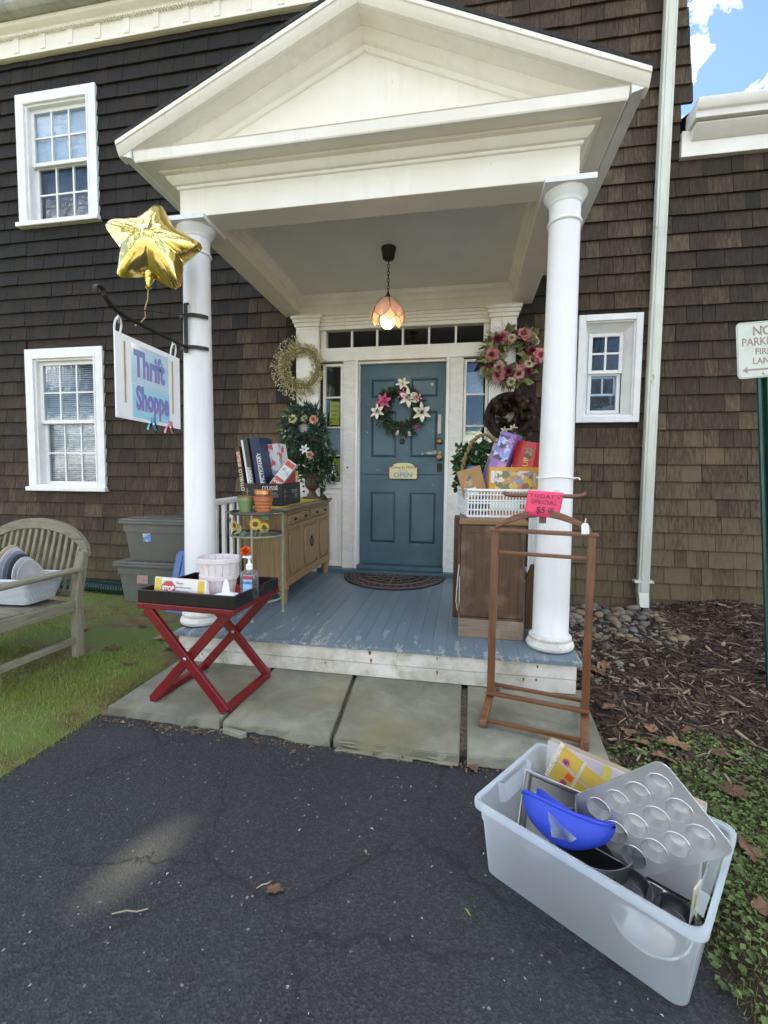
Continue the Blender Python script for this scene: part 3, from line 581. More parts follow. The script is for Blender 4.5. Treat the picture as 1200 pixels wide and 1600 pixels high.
# columns --------------------------------------------------------
COLM = mat('column_paint', (.80, .80, .80), .35, (.74, .74, .73), 3, (1, 1, .5), bs=.10, bscale=18, spots=(.60, .57, .49), spot_at=.72, spot_scale=16, streak=(.58, .55, .47), streak_amt=.5)
BASEM = mat('worn_base_paint', (.74, .73, .69), .55, (.55, .53, .46), 14, bs=.5, bscale=40, spots=(.30, .27, .18), spot_at=.64, spot_scale=26)
for X in (-1.223, 1.223):
    Y = -1.752; z0 = zd(Y) - .002; zt = 3.03
    b = MB(); P = [(.118, z0 + .085)]
    for i in range(13):
        t = i / 12; P.append((.110 - .020 * sm(t) ** 1.0 if t > .25 else .110 - .020 * sm(t), z0 + .10 + (zt - .088 - z0 - .10) * t))
    b.lathe(P, 40, (X, Y, 0)); c = b.build('column', COLM, porch)
    c['label'] = 'left white round column carrying the sign bracket' if X < 0 else 'right white round column behind the wooden valet stand'
    b = MB(); b.lathe([(.125, 0), (.14, .008), (.147, .026), (.14, .046), (.125, .054), (.121, .058), (.13, .066), (.131, .078), (.122, .088), (.114, .094)], 40, (X, Y, z0)); b.build('base', BASEM, c)
    b = MB(); b.lathe([(.088, zt - .215), (.099, zt - .21), (.102, zt - .203), (.099, zt - .196), (.089, zt - .19)], 40, (X, Y, 0), cap=False)
    b.lathe([(.088, zt - .105), (.094, zt - .10), (.096, zt - .09), (.10, zt - .08), (.118, zt - .055), (.126, zt - .038), (.126, zt - .03)], 40, (X, Y, 0))
    b.box(X - .142, X + .142, Y - .142, Y + .142, zt - .032, zt - .0015); b.build('capital', WHITE2, c, ang=50)
# entablature ----------------------------------------------------
def sweep(b, prof, xo, yo, yb=0.0):
    """profile (outward offset, z) carried round left side, front and right side"""
    n = len(prof); L = [[(-xo - o, yb, z) for o, z in prof], [(-xo - o, yo - o, z) for o, z in prof], [(xo + o, yo - o, z) for o, z in prof], [(xo + o, yb, z) for o, z in prof]]
    vs = [q for r in L for q in r]; fs = [(r * n + k, r * n + (k + 1) % n, (r + 1) * n + (k + 1) % n, (r + 1) * n + k) for r in range(3) for k in range(n)]
    fs += [tuple(range(n)), tuple(range(4 * n - 1, 3 * n - 1, -1))]; b.add(vs, fs)
b = MB(); sweep(b, [(-.19, 3.03), (0, 3.03), (0, 3.33), (-.19, 3.33)], 1.275, -1.855); ent = b.build('entablature', CREAM, porch, bev=.003, smooth=False)
b = MB(); sweep(b, [(.0008, 3.205), (.012, 3.21), (.015, 3.225), (.03, 3.228), (.05, 3.245), (.062, 3.268), (.085, 3.275), (.088, 3.289), (.0008, 3.289)], 1.275, -1.855); b.build('bed_moulding', CREAM, ent, ang=25)
b = MB(); sweep(b, [(.0008, 3.29), (.18, 3.286), (.185, 3.282), (.19, 3.29), (.195, 3.345), (.20, 3.35), (.0008, 3.365)], 1.275, -1.855); b.build('corona', CREAM, ent, ang=25)
b = MB(); b.box(-1.10, 1.10, -1.67, -.08, 3.2, 3.23); b.build('ceiling', CEIL, porch)
for s in (-1, 1):                                           # crown strips under the ceiling
    b = MB(); a = s * 1.084
    b.prism([(a, 3.199), (a, 3.12), (a - s * .012, 3.125), (a - s * .02, 3.16), (a - s * .04, 3.175), (a - s * .05, 3.199)], 'y', -1.665, -.09); b.build('ceiling_moulding', WHITE, porch, ang=25)
# pediment -------------------------------------------------------
ZA, SL, XT = 4.06, .432, 1.555
def rake(b, prof, xt):
    n = len(prof)
    L = [[(sx * xt, y, ZA - SL * xt + dz) for dz, y in prof] if sx else [(0, y, ZA + dz) for dz, y in prof] for sx in (-1, 0, 1)]
    vs = [q for r in L for q in r]; fs = [(r * n + k, r * n + (k + 1) % n, (r + 1) * n + (k + 1) % n, (r + 1) * n + k) for r in range(2) for k in range(n)]
    b.add(vs, fs + [tuple(range(n)), tuple(range(3 * n - 1, 2 * n - 1, -1))])
b = MB(); b.add([(-1.52, -1.862, 3.34), (1.52, -1.862, 3.34), (1.52, -1.862, 3.37), (0, -1.862, 4.02), (-1.52, -1.862, 3.37), (-1.52, -1.80, 3.34), (1.52, -1.80, 3.34), (1.52, -1.80, 3.37), (0, -1.80, 4.02), (-1.52, -1.80, 3.37)],
               [(0, 1, 2, 3, 4), (9, 8, 7, 6, 5), (0, 5, 6, 1), (1, 6, 7, 2), (2, 7, 8, 3), (3, 8, 9, 4), (4, 9, 5, 0)])
ped = b.build('pediment', CREAM, porch, smooth=False)
b = MB(); b.box(-1.2, 1.2, -1.872, -1.8625, 3.36, 3.455); b.build('tympanum_board', CREAM, ped)
b = MB(); rake(b, [(-.001, -2.10), (-.026, -2.10), (-.03, -2.092), (-.045, -2.088), (-.065, -2.075), (-.078, -2.066), (-.082, -2.05), (-.082, -2.0), (-.001, -2.0)], XT); b.build('raking_fascia', CREAM, ped, ang=25)
b = MB(); rake(b, [(-.002, -2.0), (-.085, -2.045), (-.088, -1.94), (-.002, -1.94)], 1.50); b.build('raking_soffit', CREAM, ped, ang=25)
b = MB(); rake(b, [(-.08, -1.95), (-.095, -1.95), (-.105, -1.935), (-.125, -1.92), (-.135, -1.905), (-.14, -1.885), (-.155, -1.88), (-.165, -1.873), (-.17, -1.863), (-.08, -1.863)], 1.40); b.build('raking_moulding', CREAM, ped, ang=25)
for s in (-1, 1):                                           # eave boards along the sides
    b = MB(); a, c = sorted((s * 1.475, s * 1.545)); b.prism([(s * 1.475, 3.30), (s * 1.545, 3.318), (s * 1.548, 3.392), (s * 1.475, 3.40)], 'y', -2.062, -.001); b.build('eave_board', WHITE2, ped)
ROOFM = mat('roof_shingle', (.03, .03, .03), .9, (.018, .018, .018), 40, bs=.5)
for s in (-1, 1):
    b = MB(); A = (0, ZA + .022); E_ = (s * 1.562, ZA - SL * 1.562 + .022); b.prism([A, E_, (E_[0], E_[1] - .02), (0, A[1] - .02)], 'y', -2.09, -.002)
    y = -2.115
    roof = b.build('roof', ROOFM, porch)
    b = MB()
    for i in range(11):
        x0 = i * .1425; b.prism([(s * x0, ZA - SL * x0 + .023), (s * (x0 + .138), ZA - SL * (x0 + .138) + .028), (s * (x0 + .138), ZA - SL * (x0 + .138) + .004), (s * x0, ZA - SL * x0 + .004)], 'y', -2.098 - U(0, .006), -.003)
    b.build('roof_course', ROOFM, roof)
# railings -------------------------------------------------------
for X in (-1.275, 1.30):
    b = MB(); b.bar((X, -1.66, 1.08), (X, -.10, 1.14), .06, .045); rl = b.build('railing', WHITE2, porch, bev=.008)
    b = MB(); b.bar((X, -1.66, .36), (X, -.10, .42), .045, .04); b.build('bottom_rail', WHITE2, rl, bev=.004)
    for i in range(12):
        y = -1.58 + i * .125; b = MB(); b.box(X - .015, X + .015, y - .015, y + .015, .37 + .038 * (y + 1.66), 1.07 + .038 * (y + 1.66)); b.build('baluster', WHITE2, rl)

# ================================================================ foliage and flower helpers
def leaf_arrays(P, D, N, L, W, fold=.15):
    P, D, N = [np.asarray(a, float) for a in (P, D, N)]; L = np.asarray(L, float).reshape(-1, 1); W = np.asarray(W, float).reshape(-1, 1)
    D /= np.linalg.norm(D, axis=1, keepdims=True) + 1e-9; S = np.cross(D, N); S /= np.linalg.norm(S, axis=1, keepdims=True) + 1e-9; N2 = np.cross(S, D)
    a, b, c, d = P, P + D * L * .5 + S * W / 2 + N2 * W * fold, P + D * L - N2 * L * .12, P + D * L * .5 - S * W / 2 + N2 * W * fold
    V = np.stack([a, b, c, d], 1).reshape(-1, 3); F = np.arange(len(P) * 4).reshape(-1, 4); return V, F
rg = np.random.default_rng(11)
def leaf_cloud(name, P, D, m, parent, L=(.03, .05), wr=.5, fold=.15, up=None):
    k = len(P); N = rg.normal(size=(k, 3)) * .6 + (up if up is not None else np.array([0, -1, .3])); Ls = rg.uniform(*L, k)
    V, F = leaf_arrays(P, D, N, Ls, Ls * wr, fold); return np_mesh(name, V, F, m, parent)
def ring_pts(k, r, rr, depth, thin=1.0, flat=0):
    """points on a torus lying in the local XZ plane, facing -Y; outward directions"""
    a = rg.uniform(0, 2 * PI, k); p = rg.uniform(0, 2 * PI, k); q = rr * np.sqrt(rg.uniform(.15, 1, k))
    R_ = r + q * np.cos(p); P = np.stack([R_ * np.cos(a), depth * np.sin(p) * q / rr - depth, R_ * np.sin(a)], 1)
    D = np.stack([np.cos(a) * np.cos(p) - .7 * np.sin(a), np.minimum(np.sin(p), .2), np.sin(a) * np.cos(p) + .7 * np.cos(a)], 1) + rg.normal(size=(k, 3)) * .45
    return P, D
def aim(c, d): return Matrix.Translation(c) @ Vector(d).to_track_quat('Z', 'Y').to_matrix().to_4x4()
def petal(b, ang, L, W, up, curl, n=5, sharp=.6, cup=.25, r0=0):
    vs = []; r = r0; z = 0
    for i in range(n + 1):
        t = i / n; e = up - curl * t
        if i: r += L / n * math.cos(e); z += L / n * math.sin(e)
        w = W * max(.02, math.sin(PI * min(1, t * .86 + .12)) ** sharp) if i < n else W * .06
        for s in (-1, 0, 1):
            x, y = r, s * w / 2; vs.append((x * math.cos(ang) - y * math.sin(ang), x * math.sin(ang) + y * math.cos(ang), z + (cup * w * .5 if s else 0)))
    b.add(vs, [(i * 3 + j, i * 3 + j + 1, i * 3 + j + 4, i * 3 + j + 3) for i in range(n) for j in (0, 1)])
PETAL = {}
def pm(name, c, c2): return mat('petal_' + name, c, .55, c2, 40)
def rose(parent, c, d, r, m, name='rose'):
    b = MB(aim(c, d))
    for k, (np_, L, up) in enumerate(((3, .55, 1.45), (5, .8, 1.15), (6, 1.0, .75), (7, 1.15, .35))):
        for i in range(np_): petal(b, 2 * PI * i / np_ + k * .7 + U(-.1, .1), r * L, r * (.75 + .12 * k), up, -.5 + U(0, .2) if k < 2 else .5, 3, .5, .35, r * .08)
    return b.build(name, m, parent)
def lily(parent, c, d, r, m, bud=False, name='lily'):
    b = MB(aim(c, d)); a0 = U(0, 1)
    for i in range(6): petal(b, a0 + PI / 3 * i, r * (1 if i % 2 else .92), r * (.34 if i % 2 else .46), .95 if not bud else 1.4, 1.1 if not bud else .2, 6, .8, .35, r * .04)
    o = b.build(name, m, parent); s = MB(aim(c, d))
    for i in range(5):
        a = U(0, 6.28); s.tube([(0, 0, 0), (r * .12 * math.cos(a), r * .12 * math.sin(a), r * .35), (r * .26 * math.cos(a), r * .26 * math.sin(a), r * .55)], r * .02, 4)
    s.build('stamen', pm('stamen', (.45, .32, .10), (.3, .2, .05)), o); return o
def daisy(parent, c, d, r, m, mc, n=14, name='sunflower'):
    b = MB(aim(c, d))
    for i in range(n): petal(b, 2 * PI * i / n, r * .62, r * .28, .25, .3, 3, .7, .2, r * .36)
    o = b.build(name, m, parent); b = MB(aim(c, d)); b.lathe([(r * .42, 0), (r * .40, r * .08), (r * .25, r * .14), (.001, r * .15)], 14); b.build('flower_centre', mc, o); return o
def twig_ring(name, parent, r, m, k=5, th=.006, wob=.03, depth=.02):
    b = MB()
    for j in range(k):
        ph = U(0, 6); pts = [((r + wob * math.sin(3 * a + ph) + U(-.004, .004)) * math.cos(a), -depth + wob * .5 * math.cos(4 * a + ph), (r + wob * math.sin(3 * a + ph)) * math.sin(a)) for a in np.linspace(0, 2 * PI, 40)[:-1]]
        b.tube(pts, th, 5, closed=True)
    return b.build(name, m, parent)
TWIG = mat('twig', (.08, .05, .03), .8, (.04, .025, .015), 30)
GREEN = leafm('leaf_green', (.035, .075, .022), (.012, .03, .012)); DGREEN = leafm('leaf_dark', (.02, .05, .02), (.008, .022, .01)); BGREEN = leafm('leaf_blue', (.05, .095, .07), (.02, .05, .04))
PALE = leafm('leaf_pale', (.22, .23, .09), (.12, .12, .04)); IVY = leafm('leaf_ivy', (.045, .105, .025), (.018, .05, .014))

# ================================================================ wreaths
# pale berry wreath
w = thing('berry_wreath', 'pale cream pip berry twig wreath on the left pilaster', 'wreath', (-1.06, -.10, 2.46))
twig_ring('twig_ring', w, .185, mat('pale_twig', (.28, .23, .11), .8), 7, .006, .025)
k = 1500; P, D = ring_pts(k, .19, .06, .035); D[:, :] += P * 2.2 * np.array([1, 0, 1]); sel = (P[:, 0] < 0) | (rg.random(k) < .6); P, D = P[sel], D[sel]
leaf_cloud('berry_sprigs', P, D, leafm('cream_pip', (.50, .46, .24), (.26, .24, .10)), w, (.02, .045), .35)
b = MB()
for i in range(46):
    a = U(1.6, 5.2); r0 = .20; r1 = U(.25, .33); b.tube([(r0 * math.cos(a), -.03, r0 * math.sin(a)), (r1 * math.cos(a + .12), -.04 + U(-.02, .02), r1 * math.sin(a + .12))], .0025, 4)
b.build('loose_twigs', mat('pale_twig', (.28, .23, .11), .8), w)['kind'] = 'stuff'
k = 420; a = rg.uniform(1.5, 5.4, k); r1 = rg.uniform(.23, .33, k); P = np.stack([r1 * np.cos(a + .08), rg.uniform(-.06, -.02, k), r1 * np.sin(a + .08)], 1); D = P * np.array([1, 0, 1]) + rg.normal(size=(k, 3)) * .1
leaf_cloud('loose_pips', P, D, leafm('cream_pip2', (.60, .57, .38), (.4, .36, .2)), w, (.014, .026), .6)['kind'] = 'stuff'
# rose and eucalyptus wreath
w = thing('rose_wreath', 'green eucalyptus wreath with cream and peach roses above the ivy urn', 'wreath', (-1.02, -.12, 1.83))
twig_ring('twig_ring', w, .15, TWIG, 4, .007)
P, D = ring_pts(520, .165, .065, .05); leaf_cloud('foliage', P, D, BGREEN, w, (.045, .085), .6)
P, D = ring_pts(420, .17, .08, .05); D += P * np.array([3, 0, 3]); leaf_cloud('fine_sprigs', P, D, DGREEN, w, (.05, .12), .14)
P, D = ring_pts(90, .19, .07, .05); P = P[(P[:, 0] < -.05)]; D = P * np.array([4, 0, 4]) + rg.normal(size=P.shape) * .2; leaf_cloud('light_sprigs', P, D, leafm('leaf_lime', (.16, .24, .05), (.08, .13, .03)), w, (.05, .09), .3)['kind'] = 'stuff'
for x, z, r, c, c2 in ((-.10, .085, .045, (.70, .62, .36), (.55, .45, .2)), (.03, .09, .036, (.42, .44, .30), (.3, .33, .2)), (.13, .075, .045, (.70, .42, .26), (.5, .25, .14))):
    rose(w, (x, -.10, z), (U(-.2, .2), -1, U(0, .3)), r, pm('rose%.2f' % x, c, c2))
for i in range(24): a = U(0, 6.28); q = U(.14, .25); rose(w, (q * math.cos(a), -.09, q * math.sin(a)), (U(-.4, .4), -1, U(-.3, .4)), .012, pm('white_bud', (.7, .7, .66), (.5, .5, .45)), 'small_blossom')
# lily wreath on the door
w = thing('lily_wreath', 'lily wreath with pink and white blooms hanging on the blue door', 'wreath', (-.01, .03, 2.02))
twig_ring('twig_ring', w, .20, TWIG, 5, .006, .022)
P, D = ring_pts(330, .20, .045, .03); leaf_cloud('foliage', P, D, GREEN, w, (.05, .10), .32)
WL = pm('white_lily', (.78, .76, .68), (.62, .60, .46)); PL = pm('pink_lily', (.66, .10, .25), (.50, .05, .16)); 
for x, z, r, m_, nm in ((.02, .255, .085, WL, 'white_lily'), (-.17, .09, .10, PL, 'pink_lily'), (-.235, -.02, .095, WL, 'white_lily'), (.03, .15, .075, PL, 'pink_lily'), (.075, .115, .115, WL, 'white_lily'), (.215, -.03, .115, WL, 'white_lily'), (.17, .12, .06, pm('blush', (.72, .42, .42), (.6, .3, .3)), 'blush_lily')):
    lily(w, (x, -.06, z), (x * 1.2 + U(-.2, .2), -1, z * .8 + U(-.1, .3)), r, m_, name=nm)
for x, z, d in ((-.02, -.21, (-.3, -.6, -.8)), (.16, -.17, (.5, -.6, -.5)), (.09, -.22, (.2, -.6, -.8))): lily(w, (x, -.05, z), d, .06, PL if x > .12 else WL, True, 'lily_bud')
# mixed dried flower wreath, right
w = thing('flower_wreath', 'large dried wreath of pink peonies and pale green leaves on the right pilaster', 'wreath', (1.09, -.11, 2.49))
twig_ring('twig_ring', w, .19, TWIG, 6, .006, .03)
P, D = ring_pts(600, .20, .09, .04); D += P * np.array([4, 0, 4]); leaf_cloud('twigs', P, D, leafm('dry_twig', (.10, .06, .035), (.04, .025, .018)), w, (.06, .13), .05)
P, D = ring_pts(150, .20, .07, .05); leaf_cloud('foliage', P, D, PALE, w, (.07, .12), .62)
for i in range(24):
    a = i * 2 * PI / 24 * 1.0 + U(-.1, .1); q = U(.15, .25); kind = i % 4; c = (q * math.cos(a), -.09 + U(-.03, .01), q * math.sin(a)); d = (c[0] * 1.5 + U(-.2, .2), -1, c[2] * 1.5 + U(-.1, .2))
    if kind == 0: rose(w, c, d, .062, pm('peony', (.62, .26, .26), (.42, .13, .15)), 'peony')
    elif kind == 1: rose(w, c, d, .045, pm('burgundy', (.20, .02, .05), (.10, .01, .025)), 'dark_peony')
    elif kind == 2: rose(w, c, d, .04, pm('cream_bloom', (.62, .54, .36), (.42, .34, .2)), 'cream_bloom')
    else: rose(w, c, d, .05, pm('dusty_pink', (.60, .36, .30), (.4, .2, .18)), 'pink_bloom')
# pine cone wreath
w = thing('pine_cone_wreath', 'dark brown pine cone wreath below the dried flower wreath', 'wreath', (1.08, -.11, 1.92))
CONE = mat('pine_cone', (.075, .04, .022), .7, (.03, .016, .01), 40, obrand=.35)
b = MB(); b.tube([(.19 * math.cos(a), -.04, .19 * math.sin(a)) for a in np.linspace(0, 2 * PI, 33)[:-1]], .05, 8, closed=True); b.build('ring', mat('cone_base', (.02, .012, .008), .9), w)
def cone_me():
    b = MB()
    for j in range(7):
        t = j / 6; rr = .034 * math.sin(PI * (t * .8 + .16)); zz = .075 * t
        for i in range(8): petal(b, 2 * PI * i / 8 + j * .4, rr, .02, .5, -.2, 2, .5, .3, .003); 
        for q in range(len(b.v) - 8 * 9, len(b.v)): x, y, z = b.v[q]; b.v[q] = (x, y, z + zz)
    o = b.build('pine_cone', CONE, w); return o
o = cone_me(); first = True
for i in range(52):
    a = U(0, 6.28); ph = U(-2.2, .6); q = .19 + .055 * math.sin(ph); c = Vector((q * math.cos(a), -.045 - .05 * abs(math.cos(ph)), q * math.sin(a)))
    d = Vector((math.cos(a) * math.sin(ph) + U(-.4, .4), -1 * abs(math.cos(ph)) - .2, math.sin(a) * math.sin(ph) + U(-.4, .4)))
    if not first: o2 = link('pine_cone', o.data, w)
    else: o2 = o; first = False
    o2.matrix_basis = aim(c, d) @ Matrix.Scale(U(1.0, 1.5), 4)
for x, z in ((.10, .16), (.15, .12), (-.12, .10)): b = MB(aim((x, -.10, z), (0, -1, .2))); b.lathe([(.006, 0), (.018, .01), (.02, .02), (.012, .034), (.001, .038)], 12); b.build('berry', mat('red_berry', (.25, .05, .04), .4), w)
for x, z in ((.03, -.13), (-.05, -.15)): lily(w, (x, -.11, z), (0, -1, .2), .05, pm('pale_bloom', (.6, .55, .42), (.45, .4, .28)), name='pale_blossom')
# open sign ------------------------------------------------------
w = thing('open_sign', 'small cream arched OPEN sign hanging on the blue door', 'sign', (.02, .025, 1.30))
out = [(-.155, .01), (-.145, 0), (.145, 0), (.155, .01), (.155, .125), (.13, .135), (.10, .165), (.05, .178), (-.05, .178), (-.10, .165), (-.13, .135), (-.155, .125)]
b = MB(); b.prism(out, 'y', -.006, .006); b.build('board', mat('sign_edge', (.05, .045, .04), .5), w)
b = MB(); b.prism([(x * .95, .006 + z * .94) for x, z in out], 'y', -.0085, -.0065); b.build('face', mat('sign_cream', (.68, .60, .33), .5, (.62, .52, .26), 12), w)
text('Come In We\'re', .042, mat('sign_brown', (.07, .045, .025), .5), w, face((0, -.0092, .125)), shear=.25)
text('OPEN', .068, mat('sign_blue', (.16, .34, .42), .5), w, face((0, -.0092, .043)), bold=.002, sx=1.15)
b = MB()
for s in (-1, 1): b.tube([(s * q * .05, -.009, .088 + .007 * math.sin(q * 6)) for q in np.linspace(.1, 1, 12)], .0015, 4)
b.build('flourish', mat('sign_brown', (.07, .045, .025), .5), w)
b = MB(); b.tube([(-.10, 0, .165), (-.015, -.02, .405), (.065, 0, .165)], .0015, 5); b.build('string', mat('string', (.03, .05, .06), .7), w)
# pendant lamp ---------------------------------------------------
w = thing('pendant_lamp', 'lit pendant lamp with pink glass tulip petals on a dark chain', 'lamp', (0, -.93, 3.2))
b = MB(); b.lathe([(.062, 0), (.062, -.02), (.055, -.03), (.05, -.085), (.03, -.10), (.008, -.105)], 20); b.build('canopy', BLACKM, w)
b = MB(); z = -.10
for i in range(9):
    pts = []
    for a in np.linspace(0, 2 * PI, 13)[:-1]:
        x = .010 * math.cos(a); zz = .019 * math.sin(a); pts.append((x, 0, z - .018 + zz) if i % 2 else (0, x, z - .018 + zz))
    b.tube(pts, .0028, 5, closed=True); z -= .0285
b.build('chain', BLACKM, w)
b = MB(); b.lathe([(.005, z + .015), (.01, z - .01), (.022, z - .035), (.055, z - .055), (.06, z - .068), (.05, z - .07)], 20); b.build('cap', BLACKM, w)
m, n, l, p = nodes('pink_glass'); setp(p, **{'Base Color': (.78, .56, .44, 1), 'Roughness': .25})
tl = n.new('ShaderNodeBsdfTranslucent'); tl.inputs[0].default_value = (.90, .62, .42, 1); ms = n.new('ShaderNodeMixShader'); ms.inputs[0].default_value = .35
l.new(p.outputs[0], ms.inputs[1]); l.new(tl.outputs[0], ms.inputs[2]); l.new(ms.outputs[0], n['Material Output'].inputs[0]); PINKG = m
zt = z - .062
for ring, (L, W, k, r0) in enumerate(((.25, .135, 6, .052), (.29, .12, 6, .046))):
    for i in range(k):
        a = 2 * PI * (i + ring * .5) / k + .3; b = MB(); vs = []; N_ = 8
        for j in range(N_ + 1):
            t = j / N_; s_ = L * t; rad = r0 + .095 * math.sin(PI * min(1, t * .62 + .04)) + .01 * ring * -1; zz = zt - s_ * .82 + .03 * t * t
            wd = W * (math.sin(PI * min(1, .18 + .55 * t)) if t < .72 else math.sin(PI * .576) * (1 - (t - .72) / .28) ** .8 + .0) + .002
            for u_ in (-1, -.5, 0, .5, 1): an = a + u_ * wd * .5 / rad; q = rad; vs.append((q * math.cos(an), q * math.sin(an), zz))
        b.add(vs, [(j * 5 + q, j * 5 + q + 1, j * 5 + q + 6, j * 5 + q + 5) for j in range(N_) for q in range(4)]); pt = b.build('petal', PINKG, w)
        e = MB(); e.tube([vs[j * 5] for j in range(N_ + 1)] + [vs[j * 5 + 4] for j in range(N_, -1, -1)], .0022, 4); e.build('lead_rim', BLACKM, pt)
m, n, l, p = nodes('lit_bulb'); setp(p, **{'Emission Color': (1, .78, .40, 1), 'Emission Strength': 1.5, 'Base Color': (1, .9, .7, 1)}); BULB = m
b = MB(); b.lathe([(.001, -.062), (.03, -.055), (.052, -.034), (.062, 0), (.055, .03), (.035, .055), (.02, .08)], 20, (0, 0, zt - .175)); b.build('bulb', BULB, w)
ld = bpy.data.lights.new('bulb_light', 'POINT'); ld.energy = 1.2; ld.color = (1, .68, .36); ld.shadow_soft_size = .06; lo = bpy.data.objects.new('bulb_light', ld); col.objects.link(lo); lo.parent = w; lo.location = (0, 0, zt - .25)
# doormat --------------------------------------------------------
w = thing('doormat', 'half round black and brown doormat with scroll border in front of the door', 'doormat', (-.03, -.12, zd(-.12) + .001), rot=(.045, 0, 0))
RX_, RY_ = .53, .58
def half(r, n=30): return [(r * RX_ * math.cos(a), -r * RY_ * math.sin(a)) for a in np.linspace(0, PI, n)]
b = MB(); b.prism(half(1), 'z', 0, .010); b.build('backing', mat('rubber_mat', (.010, .0095, .0095), .7, (.016, .013, .012), 30, bs=.4), w, bev=.003)
COIR = mat('coir', (.20, .15, .13), .9, (.11, .08, .065), 60, bs=.8)
b = MB()
for r in (.96, .74, .70): b.tube([(x, y, .012) for x, y in half(r)], .0045, 5)
b.build('border_ring', COIR, w)['kind'] = 'stuff'
b = MB()
for i in range(20):
    a = PI * (i + .5) / 20; cx_, cy_ = .85 * RX_ * math.cos(a), -.85 * RY_ * math.sin(a)
    b.tube([(cx_ + (.012 + .005 * t) * math.cos(t + a) * 1.3, cy_ + (.012 + .005 * t) * math.sin(t + a) * 1.3, .012) for t in np.linspace(0, 5.4, 12)], .0042, 4)
for i in range(9):
    a = PI * (i + .5) / 9; b.tube([(r * RX_ * math.cos(a + .12 * math.sin(r * 12)), -r * RY_ * math.sin(a + .12 * math.sin(r * 12)), .012) for r in np.linspace(.1, .66, 9)], .0036, 4)
b.tube([(0, -.05 * RY_, .012), (0, -.68 * RY_, .012)], .008, 4)
for r in (.2, .38, .55): b.tube([(x, y, .012) for x, y in half(r, 18)], .0032, 4)
b.build('scroll_pattern', COIR, w)['kind'] = 'stuff'

# ================================================================ left of the porch floor
OAK = wood('pine_z', (.27, .175, .085), (.16, .10, .045), 'z', 14, .45); OAKY = wood('pine_y', (.27, .18, .09), (.17, .105, .048), 'y', 14, .45)
sb = thing('sideboard', 'weathered tan wooden sideboard with panelled doors on the left of the porch', 'sideboard', (-.94, -.68, zd(-.68)), rot=(.045, 0, -.02))
HX, HY = .19, .575
b = MB(); b.box(-HX, HX - .02, -HY, HY, .14, .755); b.build('carcass', OAK, sb, bev=.006)
b = MB(); b.box(-HX - .02, HX + .025, -HY - .02, HY + .02, .775, .80); b.box(-HX - .005, HX + .01, -HY - .008, HY + .008, .757, .7745); b.build('top', wood('grey_top', (.20, .15, .09), (.10, .075, .045), 'y', 14, .5), sb, bev=.005)
for x in (-HX + .035, HX - .045):
    for y in (-HY + .04, HY - .04):
        b = MB(); b.lathe([(.028, 0), (.034, .10), (.036, .112), (.046, .118), (.046, .138), (.03, .142)], 12, (x, y, 0)); b.build('leg', OAK, sb)
b = MB(); b.box(HX - .0195, HX - .005, -HY, HY, .14, .21); b.box(HX - .0195, HX - .005, -HY, HY, .61, .645); b.box(HX - .0195, HX - .005, -HY, HY, .74, .754)
for y in (-HY, -.225, .185, HY - .06): b.box(HX - .0193, HX - .0052, y, y + .06, .2105, .6095); b.box(HX - .0193, HX - .0052, y, y + .06, .6455, .7395)
b.build('face_frame', OAK, sb, bev=.003)
for y0, y1 in ((-HY + .065, -.03), (.035, HY - .065)):
    b = MB(); b.box(HX - .018, HX + .004, y0, y1, .655, .732); b.box(HX + .004, HX + .009, y0 + .02, y1 - .02, .67, .717); d = b.build('drawer', OAKY, sb, bev=.004)
    for q in (.25, .75): b = MB(); b.cb((HX + .016, y0 + (y1 - y0) * q, .693), (.014, .035, .022)); b.build('handle', BLACKM, d, bev=.004)
for y0, y1 in ((-HY + .065, -.23), (-.16, .18), (.25, HY - .065)):
    b = MB(); c = .03; z0, z1 = .225, .595
    def oct_(i): return [(y0 + i + c, z0 + i), (y1 - i - c, z0 + i), (y1 - i, z0 + i + c), (y1 - i, z1 - i - c), (y1 - i - c, z1 - i), (y0 + i + c, z1 - i), (y0 + i, z1 - i - c), (y0 + i, z0 + i + c)]
    b.box(HX - .0185, HX - .012, y0, y1, z0, z1); b.prism(oct_(.014), 'x', HX - .012, HX + .002); dd = b.build('door', OAK, sb, bev=.005)
    if y0 == -.16:
        b = MB(Matrix.Translation((HX + .008, .01, .43)) @ Matrix.Rotation(PI / 2, 4, 'Y')); b.tube([(.042 * math.cos(a), .03 * math.sin(a), 0) for a in np.linspace(0, 2 * PI, 17)[:-1]], .005, 5, closed=True); b.lathe([(.012, -.004), (.012, .006)], 8, (-.045, 0, 0)); b.build('ring_pull', BLACKM, dd)
b = MB(); b.box(-HX + .05, HX - .06, -HY - .006, -HY, .20, .70); b.build('end_panel', OAK, sb, bev=.003)
# yellow runner
w = thing('table_runner', 'yellow cloth runner lying on top of the sideboard', 'runner', (-.94, -.68, zd(-.68) + .801), rot=(.045, 0, -.02))
b = MB(); b.box(-.20, .15, -.595, .52, .0, .004); b.box(-.20, .13, -.602, -.596, -.045, .0035); b.build('cloth', mat('yellow_cloth', (.56, .42, .035), .8, (.45, .33, .03), 30, bs=.3), w, bev=.0015)
